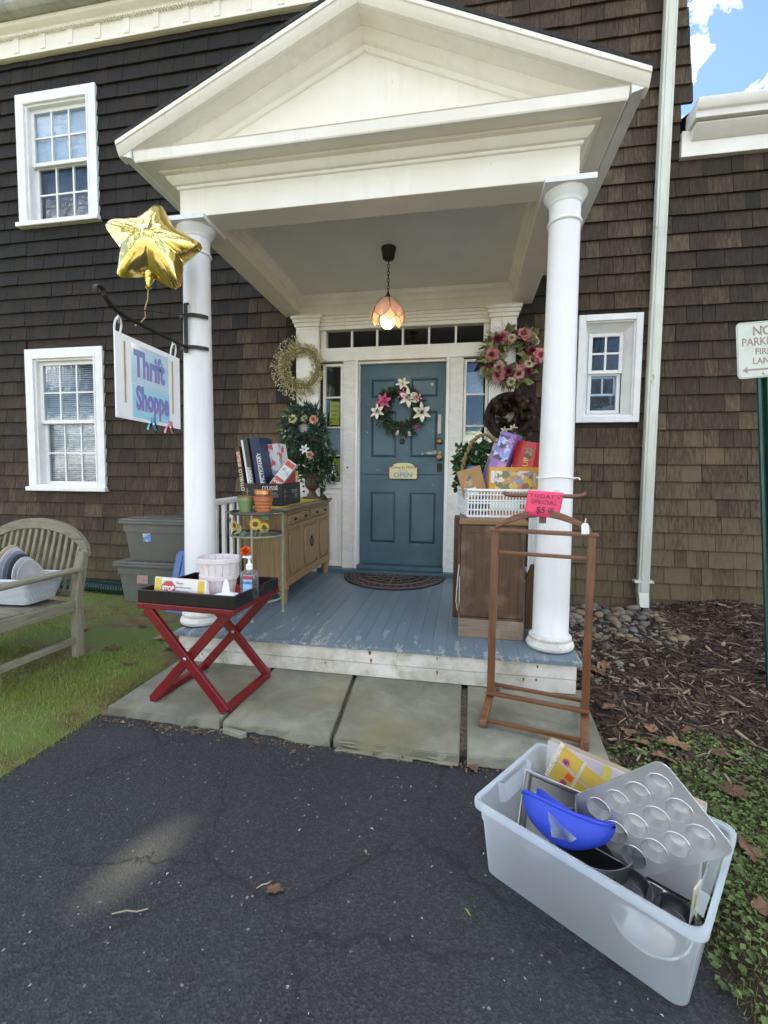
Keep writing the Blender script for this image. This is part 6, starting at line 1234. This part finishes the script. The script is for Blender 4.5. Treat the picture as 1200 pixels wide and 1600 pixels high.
b = MB(Matrix.Translation((-.13, -.0195, .215)) @ Matrix.Rotation(.35, 4, 'Y'))
for i in range(14): b.lathe([(.009, 0), (.007, .001)], 8, (-.092 + .002 * (i % 2), -.001, -.08 + i * .011)); b.M = b.M
b.box(-.1, -.085, -.0014, 0, -.085, .07); b.box(-.005, .005, -.0013, 0, -.085, .07); b.build('icing_picture', mat('icing', (.72, .66, .52), .5), t)
for x, z in ((-.045, .035), (-.05, -.045)): rose(t, (-.13 + x, -.020, .215 + z), (0, -1, 0), .012, pm('pink_print', (.6, .1, .2), (.5, .15, .22)), 'flower_print')
b = MB(); b.cb((-.16, -.0212, .20), (.024, .001, .026), (0, .4, 0)); b.build('price_sticker', mat('sticker_orange', (.85, .12, .03), .5), t)
# grey baking sheet
t = bin_thing('baking_sheet', 'dull grey baking sheet leaning in the left end of the bin', 'baking sheet', -.165, -.02, .012, (R(-16), 0, R(6)))
b = MB(); hx, hz = .095, .255; b.add([(-hx + .02, 0, .01), (hx - .02, 0, .01), (hx - .02, 0, hz - .02), (-hx + .02, 0, hz - .02), (-hx, -.02, 0), (hx, -.02, 0), (hx, -.02, hz), (-hx, -.02, hz)], [(0, 1, 2, 3), (0, 4, 5, 1), (1, 5, 6, 2), (2, 6, 7, 3), (3, 7, 4, 0)]); b.build('pan', mat('dull_tin', (.30, .28, .26), .42, (.20, .19, .175), 9, metal=.8), t, solid=.0015, bev=.0)
b = MB(); b.tube([(-hx, -.02, 0), (hx, -.02, 0), (hx, -.02, hz), (-hx, -.02, hz)], .004, 6, closed=True); b.build('rolled_edge', STEEL, t)
# muffin tin
A_, B_, C_ = Vector((1.022, -3.249, .252)), Vector((1.212, -3.375, .473)), Vector((1.354, -3.446, .262))
X_ = (B_ - A_).normalized(); Yd = (C_ - B_); Yd = (Yd - X_ * Yd.dot(X_)).normalized(); Zn = Yd.cross(X_)      # towards the camera
if Zn.dot(Vector((.66, -4.7, 1.25)) - A_) < 0: Zn = -Zn
Lx, Ly = .335, .255
t = thing('muffin_tin', 'silver twelve cup muffin tin standing up out of the bin', 'muffin tin'); MM = Matrix.Identity(4)
Yu = -Yd; MM.col[0] = (*X_, 0); MM.col[1] = (*Yu, 0); MM.col[2] = (*X_.cross(Yu), 0); MM.col[3] = (*(A_ + Yd * Ly), 1); t.matrix_world = MM
sgn = 1 if X_.cross(Yu).dot(Zn) > 0 else -1
TIN = mat('tin_metal', (.74, .74, .73), .40, (.60, .60, .58), 7, metal=.82, bs=.08, bscale=90)
mx_, my_ = .022, .02; cw, ch = (Lx - 2 * mx_) / 4, (Ly - 2 * my_) / 3; b = MB(); cups = []
for i in range(4):
    for j in range(3):
        cx_, cy_ = mx_ + (i + .5) * cw, my_ + (j + .5) * ch; vs = []; fs = []; N_ = 24
        for k in range(N_):
            e6 = (k % 6) / 3 - 1; ex, ey = ((1, e6), (-e6, 1), (-1, -e6), (e6, -1))[k // 6]; vs.append((cx_ + ex * cw / 2, cy_ + ey * ch / 2, 0))
        angs = [math.atan2(vs[k][1] - cy_, vs[k][0] - cx_) for k in range(N_)]
        for r_, z_ in ((.0352, 0), (.0340, .0014), (.0328, -.002), (.0265, -.031), (.0245, -.034), (.021, -.0325)):
            for k in range(N_): vs.append((cx_ + r_ * math.cos(angs[k]), cy_ + r_ * math.sin(angs[k]), z_ * sgn))
        b.add(vs[:N_ * 2], [(k, (k + 1) % N_, N_ + (k + 1) % N_, N_ + k) for k in range(N_)])
        e = MB(); e.add(vs[N_:], [(r_ * N_ + k, r_ * N_ + (k + 1) % N_, (r_ + 1) * N_ + (k + 1) % N_, (r_ + 1) * N_ + k) for r_ in range(5) for k in range(N_)] + [tuple(5 * N_ + k for k in range(N_))]); cups.append(e)
o_ = rr_o = [(Lx / 2 + sx * (Lx / 2 - .03) + .03 * math.cos(a), Ly / 2 + sy * (Ly / 2 - .03) + .03 * math.sin(a), 0) for sx, sy, s0 in ((1, 1, 0), (-1, 1, PI / 2), (-1, -1, PI), (1, -1, 1.5 * PI)) for a in np.linspace(s0, s0 + PI / 2, 6)]
inn = [(min(max(x, mx_), Lx - mx_), min(max(y, my_), Ly - my_), 0) for x, y, _ in o_]
dn = [(x, y, -.006 * sgn) for x, y, _ in o_]
b.add(o_ + inn + dn, [(k, (k + 1) % 24, 24 + (k + 1) % 24, 24 + k) for k in range(24)] + [(k, 48 + k, 48 + (k + 1) % 24, (k + 1) % 24) for k in range(24)]); b.build('plate', TIN, t, ang=40)
for e in cups: e.build('cup', TIN, t, ang=18)
# round cake tin with divider
t = bin_thing('round_tin', 'tall round grey cake tin in the middle of the bin', 'tin', -.005, -.055, .010)
b = MB(); b.lathe([(.112, 0), (.115, .004), (.122, .185), (.126, .192), (.122, .192), (.118, .18), (.110, .008), (.001, .007)], 40); b.build('wall', mat('grey_tin', (.36, .38, .38), .35, (.26, .28, .28), 8, metal=.9), t)
b = MB(); b.box(-.113, .113, -.002, .002, .06, .165); b.build('divider', STEEL, t); b = MB(); b.lathe([(.109, .06), (.001, .061)], 30); b.build('liner', mat('dark_green_liner', (.008, .018, .016), .4), t)
# blue mesh bowl
t = bin_thing('blue_mesh_bowl', 'bright blue folded mesh bowl with a white scrawl resting on top of the bin', 'bowl', -.055, -.150, .190, (R(-38), R(-2), R(12)))
m, n, l, p = nodes('blue_mesh'); v = coords(n, l); tt = n.new('ShaderNodeTexChecker'); tt.inputs['Scale'].default_value = 520; l.new(v, tt.inputs[0]); co = mixc(n, l, tt.outputs['Fac'], (.012, .035, .36), (.025, .07, .56))
l.new(co, p.inputs['Base Color']); setp(p, Roughness=.55); bump(n, l, p, tt.outputs['Fac'], .25, .002); BMESH = m
def bowl(b, a, c, h, n_=36, k=10, wave=.0):
    vs = []
    for j in range(k + 1):
        q = j / k; r_ = math.sin(q * PI / 2); z_ = h * (1 - math.cos(q * PI / 2) ** .9) if q < 1 else h
        for i in range(n_): an = 2 * PI * i / n_; vs.append((a * r_ * math.cos(an), c * r_ * math.sin(an), h * (q ** 1.6) + wave * q * math.sin(2 * an + .6)))
    b.add(vs, [(j * n_ + i, j * n_ + (i + 1) % n_, (j + 1) * n_ + (i + 1) % n_, (j + 1) * n_ + i) for j in range(k) for i in range(n_)]); return vs[-n_:]
b = MB(); rim = bowl(b, .135, .062, .105, wave=.008); b.build('mesh_body', BMESH, t, solid=.002)
b = MB(); b.tube(rim, .005, 6, closed=True); b.build('rim_cord', mat('blue_cord', (.02, .06, .60), .4), t)
b = MB(); b.M = Matrix.Translation((.01, .012, .012)) @ Matrix.Rotation(.12, 4, 'Y'); rim = bowl(b, .120, .045, .10, wave=.012); b.build('inner_fold', BMESH, t, solid=.002)
b = MB(); pts = []
for i in range(70):
    q = i / 69; an = -PI / 2 - .35 + .75 * q + .04 * (i % 2); e_ = .34 + .10 * q + .50 * (i % 2) * (1 - .75 * q); r_ = math.sin(e_ * PI / 2); pts.append((.1365 * r_ * math.cos(an) , .0645 * r_ * math.sin(an) - .0025, .105 * e_ ** 1.6 + .008 * e_ * math.sin(2 * an + .6)))
b.tube(pts, .0012, 4); b.build('white_scrawl', mat('chalk', (.55, .62, .75), .7), t)
# black two cup pan, steel bowl, wire hook
t = bin_thing('black_pan', 'black nonstick muffin pan low in the right end of the bin', 'pan', .185, -.115, .165, (R(14), R(6), R(4)))
NS = mat('nonstick', (.012, .012, .014), .25, (.02, .02, .022), 14)
b = MB(); P_ = []
for s, a0 in ((1, -PI / 2), (-1, PI / 2)):
    for a in np.linspace(a0, a0 + PI, 12): P_.append((s * .05 + .052 * math.cos(a), .052 * math.sin(a)))
loft(b, [[(x * 1.0, y * 1.0, 0) for x, y in P_], [(x * .96, y * .93, .003) for x, y in P_]], False)
b.build('plate_edge', NS, t)
for x in (-.05, .05): b = MB(); b.lathe([(.052, .0), (.047, .002), (.044, -.004), (.036, -.030), (.03, -.033), (.001, -.032)], 24, (x, 0, .002), cap=False); b.build('cup', NS, t, ang=50)
b = MB(); b.box(-.016, .016, -.045, .045, -.001, .002); b.build('bridge', NS, t)
t = bin_thing('steel_bowl', 'dull steel mixing bowl at the bottom right of the bin', 'bowl', .165, -.06, .006, (R(12), R(4), 0))
b = MB(); b.lathe([(.045, 0), (.07, .012), (.09, .04), (.098, .075), (.104, .078), (.100, .082), (.094, .074), (.086, .042), (.066, .016), (.001, .006)], 32); b.build('body', mat('polished_steel', (.50, .50, .49), .28, metal=1), t)
t = bin_thing('wire_hook', 'thin bent wire hook lying against the baking sheet', 'wire', -.19, -.02, .16, (R(-20), .3, 0)); b = MB(); b.tube([(-.035, -.03, .05), (-.03, -.03, .062), (-.018, -.03, .06), (-.008, -.032, .035), (.01, -.034, .012), (.045, -.036, -.002), (.08, -.036, -.006)], .0022, 5); b.build('wire', mat('white_wire', (.6, .6, .58), .4), t)
t = bin_thing('paddle', 'flat cream plastic spatula standing in the right corner of the bin', 'spatula', .262, -.06, .012, (R(5), R(-6), R(80))); b = MB(); b.box(-.022, .022, -.002, .002, .0, .25); b.build('blade', mat('cream_plastic', (.55, .52, .42), .4), t, bev=.001); b = MB(); b.box(-.012, .012, -.0032, -.0022, .18, .22); b.build('mark', mat('ochre_mark', (.5, .35, .06), .5), t)

# ================================================================ ground detail
# grass on the left lawn
def scatter(k, x0, x1, y0, y1): return rg.uniform(x0, x1, k), rg.uniform(y0, y1, k)
def blades(name, xs, ys, zf, m, h, wd, label, cat, lean=.5):
    k = len(xs); zs = np.array([zf(a, c) for a, c in zip(xs, ys)]); an = rg.uniform(0, 2 * PI, k); hh = rg.uniform(h * .5, h * 1.3, k)
    d = np.stack([np.cos(an), np.sin(an), np.zeros(k)], 1); s = np.stack([-np.sin(an), np.cos(an), np.zeros(k)], 1) * wd; P = np.stack([xs, ys, zs - .003], 1)
    ln = rg.uniform(.1, 1, (k, 1)) * lean; tip = P + d * hh[:, None] * ln + np.array([0, 0, 1]) * hh[:, None] * (1 - .4 * ln)
    V = np.stack([P - s, P + s, tip], 1).reshape(-1, 3); o = np_mesh(name, V, np.arange(3 * k).reshape(-1, 3), m); tag(o, label, cat, kind='stuff'); return o
xs, ys = scatter(150000, -4.6, -1.2, -4.2, -.1)
den = np.array([.42 + .95 * fbm(a, c, 1.1, 2) + .5 * sm((-1.7 - c) / .9) - .15 for a, c in zip(xs, ys)]); edge = np.array([.04 * fbm(0, c, 2.2) for c in ys]); kp = (rg.random(len(xs)) < den) & (xs < -1.24 + edge * .6) & ~((xs < -2.0) & (ys > -2.5) & (ys < -1.9) & (rg.random(len(xs)) < .5))
kp &= ~((ys > -1.95) & (xs > -1.31))
xl, yl = scatter(60000, -3.4, -1.19, -4.3, -1.95); k2 = (np.array([.35 + 1.1 * fbm(a, c, 2.6, 2) for a, c in zip(xl, yl)]) > rg.random(len(xl))) & (xl < -1.20 + .05 * rg.normal(size=len(xl)) - .03)
xs = np.concatenate([xs[kp], xl[k2]]); ys = np.concatenate([ys[kp], yl[k2]])
blades('grass', xs, ys, z_lawn, leafm('grass_blade', (.22, .29, .05), (.25, .21, .07), .6, .4), .036, .0019, 'short patchy grass and moss on the left lawn', 'grass', .9)
# mulch chips
def chips(name, k, xr, yr, zf, m, ls, label, cat, keep=None, aspect=.16):
    xs, ys = scatter(k, *xr, *yr)
    if keep is not None: q = np.array([keep(a, c) for a, c in zip(xs, ys)]); xs, ys = xs[q], ys[q]
    k = len(xs); zs = np.array([zf(a, c) for a, c in zip(xs, ys)]) + rg.uniform(-.002, .012, k); an = rg.uniform(0, 2 * PI, k); el = rg.normal(0, .28, k); L = rg.gamma(2.2, ls / 2.2, k) + .006; W = L * rg.uniform(aspect * .5, aspect * 1.8, k) + .002; T = W * .4
    d = np.stack([np.cos(an) * np.cos(el), np.sin(an) * np.cos(el), np.sin(el)], 1) * (L / 2)[:, None]; s = np.stack([-np.sin(an), np.cos(an), rg.normal(0, .3, k)], 1) * (W / 2)[:, None]; u = np.array([0, 0, 1.]) * (T / 2)[:, None]; P = np.stack([xs, ys, zs], 1)
    V = np.stack([P - d - s * .6 - u, P + d - s * .5 - u, P + d * 1.05 + s - u, P - d + s - u, P - d * .9 - s * .6 + u, P + d - s * .5 + u, P + d + s + u, P - d + s * .9 + u], 1).reshape(-1, 3)
    F = np.array([(4, 5, 6, 7), (0, 1, 5, 4), (1, 2, 6, 5), (2, 3, 7, 6), (3, 0, 4, 7)]); F = (np.arange(k)[:, None, None] * 8 + F).reshape(-1, 4); o = np_mesh(name, V, F, m); tag(o, label, cat, kind='stuff'); return o
MCH = leafm('mulch_chip', (.062, .039, .025), (.019, .012, .008), .85, .0); MCL = leafm('mulch_light', (.24, .18, .12), (.10, .072, .047), .85, .0)
mulch_area = lambda x, y: y > -2.45 - .22 * (x - 1.5) + .12 * fbm(x, y, 2) - .15 and not (x < 2.35 and y > -.9 - .0 * x and x < 2.3 and y > -1.0) and not (x < 1.42 and y > -1.98)
chips('mulch', 19000, (1.38, 3.6), (-3.1, -.02), z_bed, MCH, .034, 'dark shredded bark mulch in the bed right of the porch', 'mulch', mulch_area)
chips('mulch_splinters', 2600, (1.38, 3.5), (-3.1, -.02), lambda x, y: z_bed(x, y) + .006, MCL, .045, 'pale bark splinters strewn over the mulch', 'mulch', mulch_area, .10)
# ground cover by the drive
gc = lambda x, y: (y < -2.30 - .22 * (x - 1.5) + .16 * fbm(x, y, 2)) and x > 1.355 + .03 * fbm(0, y, 3) and not (x < 1.50 and y > -2.45)
xs, ys = scatter(42000, 1.34, 3.4, -4.3, -2.2); q = np.array([gc(a, c) and (.75 + .5 * fbm(a, c, 3, 2)) > rg.random() for a, c in zip(xs, ys)]); xs, ys = xs[q], ys[q]; k = len(xs)
P = np.stack([xs, ys, [z_bed(a, c) + U(.004, .035) for a, c in zip(xs, ys)]], 1); D = rg.normal(size=(k, 3)) * np.array([1, 1, .25]); N = rg.normal(size=(k, 3)) * .35 + np.array([0, 0, 1]); L = rg.gamma(4, .0030, k) + .004
V, F = leaf_arrays(P, D, N, L, L * rg.uniform(.5, .95, k), .12); o = np_mesh('ground_cover', V, F, leafm('cover_leaf', (.13, .195, .05), (.07, .11, .03), .5, .3)); tag(o, 'small round leaved green ground cover beside the drive', 'ground cover', kind='stuff')
xs, ys = scatter(26000, 1.35, 3.2, -4.4, -2.5); q = np.array([fbm(a, c, 1.4, 2) > -.15 + .5 * sm((c + 3.0) / .5) and a > 1.365 + .03 * fbm(0, c, 3) for a, c in zip(xs, ys)]); blades('dry_grass', xs[q], ys[q], z_bed, leafm('straw_blade', (.20, .20, .06), (.16, .13, .06), .7, .3), .038, .0015, 'straw and green grass blades at the edge of the drive', 'grass', 1.3)
# river stones beside the porch
def stone_me(seed):
    bm = bmesh.new(); bmesh.ops.create_icosphere(bm, subdivisions=2, radius=1)
    for v_ in bm.verts: v_.co *= 1 + .22 * noise.noise(v_.co * 1.1 + Vector((seed * 5.3, 0, 0))); v_.co.z *= .62; v_.co.x *= 1.25
    me = bpy.data.meshes.new('river_stone'); bm.to_mesh(me); bm.free(); me.polygons.foreach_set('use_smooth', [True] * len(me.polygons)); return me
SMS = [mat('stone_%d' % i, c_, .75, tuple(q_ * .6 for q_ in c_), 9, bs=.2, obrand=.3) for i, c_ in enumerate(((.22, .20, .16), (.28, .21, .125), (.16, .145, .12)))]
SME = [stone_me(i) for i in range(6)]
for i, me in enumerate(SME): me.materials.append(SMS[i % 3])
cnt = 0
while cnt < 120:
    x, y = U(1.40, 2.42), U(-1.55, -.08)
    if y < -1.0 and x > 1.75 + .2 * U(-1, 1): continue
    r_ = U(.018, .045) * (1.25 if y > -.5 else 1)
    if x < 2.48 and x > 2.30 and y > -.2: continue
    o = link('river_stone', SME[cnt % 6]); o.location = (x, y, z_bed(x, y) + r_ * .25); o.scale = (r_, r_, r_); o.rotation_euler = (U(-.3, .3), U(-.3, .3), U(0, 6)); tag(o, 'rounded river stone in the gravel strip between the porch and the downspout', 'stone', 'river stones beside the porch'); cnt += 1
pts = []; V = []; F = []
base_v = np.array([v_.co[:] for v_ in SME[0].vertices]); base_f = np.array([list(p_.vertices) for p_ in SME[0].polygons])
for i in range(900):
    x, y = U(1.38, 2.5), U(-1.75, -.05)
    if y < -1.0 and x > 1.8: continue
    r_ = U(.007, .018); a = U(0, 6.28); c_, s_ = math.cos(a), math.sin(a); q = base_v * r_; q = np.stack([q[:, 0] * c_ - q[:, 1] * s_, q[:, 0] * s_ + q[:, 1] * c_, q[:, 2]], 1) + np.array([x, y, z_bed(x, y) + r_ * .3]); F.append(base_f + len(V) * len(base_v)); V.append(q)
o = np_mesh('gravel', np.concatenate(V), np.concatenate(F), leafm('gravel_bit', (.20, .175, .14), (.09, .08, .065), .8, 0), smooth=True); tag(o, 'small gravel among the river stones', 'gravel', kind='stuff')
# fallen leaves
def oak_leaf(seed):
    q = random.Random(seed); out = []; k = 34
    for i in range(k):
        a = 2 * PI * i / k; lob = .62 + .38 * abs(math.cos(2.5 * a + .3)) ** .7 + q.uniform(-.06, .06); out.append((lob * math.cos(a) * 1.25, lob * math.sin(a) * .8))
    bm = bmesh.new(); c_ = bm.verts.new((0, 0, .05)); vs = [bm.verts.new((x, y, .22 * math.sin(2.2 * x + q.random()) * .6 + .25 * y * y + q.uniform(-.05, .05))) for x, y in out]
    for i in range(k): bm.faces.new((c_, vs[i], vs[(i + 1) % k]))
    st = [bm.verts.new(p_) for p_ in ((-1.1, -.03, .03), (-1.1, .03, .03), (-1.9, .02, .1), (-1.9, -.02, .1))]; bm.faces.new(st)
    me = bpy.data.meshes.new('fallen_leaf'); bm.to_mesh(me); bm.free(); me.materials.append(mat('dry_leaf', (.22, .115, .06), .75, (.11, .06, .032), 3, obrand=.4)); md = me; return me
LM = [oak_leaf(i) for i in range(5)]
def leafat(x, y, z, s, label, grp): o = link('fallen_leaf', LM[rnd.randrange(5)]); o.location = (x, y, z); o.scale = (s, s, s); o.rotation_euler = (U(-.25, .25), U(-.25, .25), U(0, 6.28)); tag(o, label, 'leaf', grp)
for x, y, s in ((-1.87, -1.88, .05), (-1.67, -1.59, .055), (-1.47, -1.80, .045), (-2.05, -1.35, .045), (-1.75, -1.2, .05), (-2.45, -1.55, .05), (-1.55, -2.1, .04), (-2.2, -1.05, .045), (-1.62, -1.33, .04), (-1.4, -1.45, .045)): leafat(x, y, z_lawn(x, y) + .022, s, 'dry brown oak leaf lying on the lawn left of the porch', 'fallen leaves on the lawn')
for x, y, s in ((1.58, -2.58, .05), (1.76, -2.74, .05), (1.50, -2.36, .05), (1.68, -2.44, .055), (1.62, -2.30, .03), (1.80, -2.30, .035), (1.48, -2.12, .035), (1.55, -1.62, .055), (1.50, -1.50, .05), (1.62, -1.55, .045), (1.47, -1.72, .045), (1.9, -3.0, .045), (1.65, -3.05, .045), (1.56, -3.3, .04), (2.05, -2.6, .05), (1.52, -2.45, .05), (1.85, -2.45, .045), (2.0, -.45, .05), (2.75, -.35, .05)): leafat(x, y, z_bed(x, y) + .03, s, 'dry brown leaf lying in the bed right of the porch', 'fallen leaves in the bed')
za = -.044
for x, y, s, lab in ((.095, -3.45, .022, 'small tan leaf on the asphalt beside a wood splinter'), (.73, -2.70, .025, 'curled tan leaf at the edge of the stone walk by the bin'), (-.33, -2.71, .014, 'small orange leaf on the asphalt near the stone walk'), (-.12, -2.74, .016, 'brown leaf fragment under the broken stone edge')): leafat(x, y, za + .004, s, lab, None)
for x, y, L_, a, c_, lab in ((.055, -3.44, .05, .7, (.40, .30, .18), 'pale wood splinter lying on the middle of the asphalt'), (.70, -3.41, .028, 2.2, (.35, .6, .03), 'bright green scrap on the asphalt left of the bin'), (-.60, -2.66, .05, .9, (.35, .25, .14), 'thin brown twig at the stone edge under the table'), (1.50, -3.43, .16, 1.1, (.20, .14, .08), 'long dry twig at the drive edge right of the bin'), (-.3, -3.6, .10, .3, (.30, .26, .17), 'dry pine straw on the pale patch of the asphalt'), (.31, -2.98, .03, 1.5, (.35, .28, .18), 'short straw on the asphalt before the walk')):
    t = thing('debris', lab, 'debris', (x, y, za), rz=a); b = MB(); b.tube([(-L_ / 2, 0, .002), (-L_ * .1, L_ * .04, .004), (L_ * .2, -.02 * L_, .003), (L_ / 2, L_ * .05, .002)], [L_ * .05 * .4, L_ * .05, L_ * .05, L_ * .02] if L_ < .06 else .0022, 5); b.build('sliver', mat('debris_%.2f' % x, c_, .7), t)
k = 300; xs, ys = scatter(k, -1.25, 1.4, -4.3, -2.66); P = np.stack([xs, ys, np.full(k, -.046)], 1); D = rg.normal(size=(k, 3)) * np.array([1, 1, .1]); L = rg.gamma(1.5, .0026, k) + .0015
V, F = leaf_arrays(P, D, np.tile([0, 0, 1.], (k, 1)) + rg.normal(size=(k, 3)) * .1, L, L * .5, .3); o = np_mesh('asphalt_grit', V, F, leafm('grit', (.45, .42, .36), (.25, .2, .13), .8, 0)); tag(o, 'pale grit and tiny scraps scattered over the asphalt', 'grit', kind='stuff')
k = 900; xs = rg.uniform(-1.3, 1.4, k); ys = -2.665 - .0 * xs + rg.normal(0, .016, k) - .03 * (xs + 1.2) / 2.6 * (xs < .8); P = np.stack([xs, ys, np.full(k, -.046)], 1); D = rg.normal(size=(k, 3)) * np.array([1, 1, .2]); L = rg.gamma(1.5, .006, k) + .003
V, F = leaf_arrays(P, D, np.tile([0, 0, 1.], (k, 1)) + rg.normal(size=(k, 3)) * .2, L, L * .6, .3); o = np_mesh('edge_litter', V, F, leafm('litter', (.16, .11, .06), (.05, .04, .025), .8, 0)); tag(o, 'leaf litter gathered along the edge of the stone walk', 'leaf litter', kind='stuff')
# ================================================================ trees
BARK = mat('bark', (.09, .075, .06), .9, (.045, .037, .03), 12, (1, 1, .3), bs=.6)
def tree(name, label, x, y, h, cr, cm, k, zc=.62, spread=1.0, leaf=(.18, .38), seed=1):
    q = random.Random(seed); t = thing(name, label, 'tree', (x, y, -.12)); b = MB(); tips = []
    def limb(p, d, L, r, depth):
        pts = [p]; rr = [r]; 
        for i in range(4): d = (d + Vector((q.uniform(-.2, .2), q.uniform(-.2, .2), q.uniform(-.05, .15)))).normalized(); p = p + d * L / 4; pts.append(p); rr.append(r * (1 - .14 * (i + 1)))
        b.tube(pts, rr, 7 if depth < 2 else 4); tips.extend(pts[2:])
        if depth < 4:
            for _ in range(4 if depth == 0 else 3): limb(pts[q.choice((2, 3, 4))], (d + Vector((q.uniform(-1, 1), q.uniform(-1, 1), q.uniform(-.1, .7))) * spread).normalized(), L * q.uniform(.5, .72), r * .5, depth + 1)
    limb(Vector((0, 0, 0)), Vector((0, 0, 1)), h * .5, h * .022, 0); b.build('trunk', BARK, t)
    T = np.array([tuple(p) for p in tips]); ids = rg.integers(0, len(T), k); P = T[ids] + rg.normal(size=(k, 3)) * cr * .12; P = P[P[:, 2] > h * .3]; k = len(P)
    leaf_cloud('crown', P, rg.normal(size=(k, 3)), cm, t, leaf, .6, up=np.array([0, 0, 1.])); return t
tree('autumn_tree', 'yellow green tree crown rising above the roof in the top left corner', -10.2, 7.0, 17, 4, leafm('autumn_leaf', (.26, .22, .06), (.12, .12, .03)), 9000, seed=4)
for i, (x, y, h) in enumerate(((-13, -21, 13), (-5, -26, 15), (3.5, -24, 14), (12, -22, 13), (20, -26, 15), (-22, -24, 15))):
    tree('garden_tree', 'part bare autumn tree across the parking area, %s' % ('first from the left', 'second from the left', 'third from the left', 'fourth from the left', 'rightmost', 'far left')[i], x, y, h, 4, leafm('far_leaf', (.10, .10, .03), (.05, .06, .02)), 3500, leaf=(.25, .5), seed=20 + i)['group'] = 'trees across the parking area'
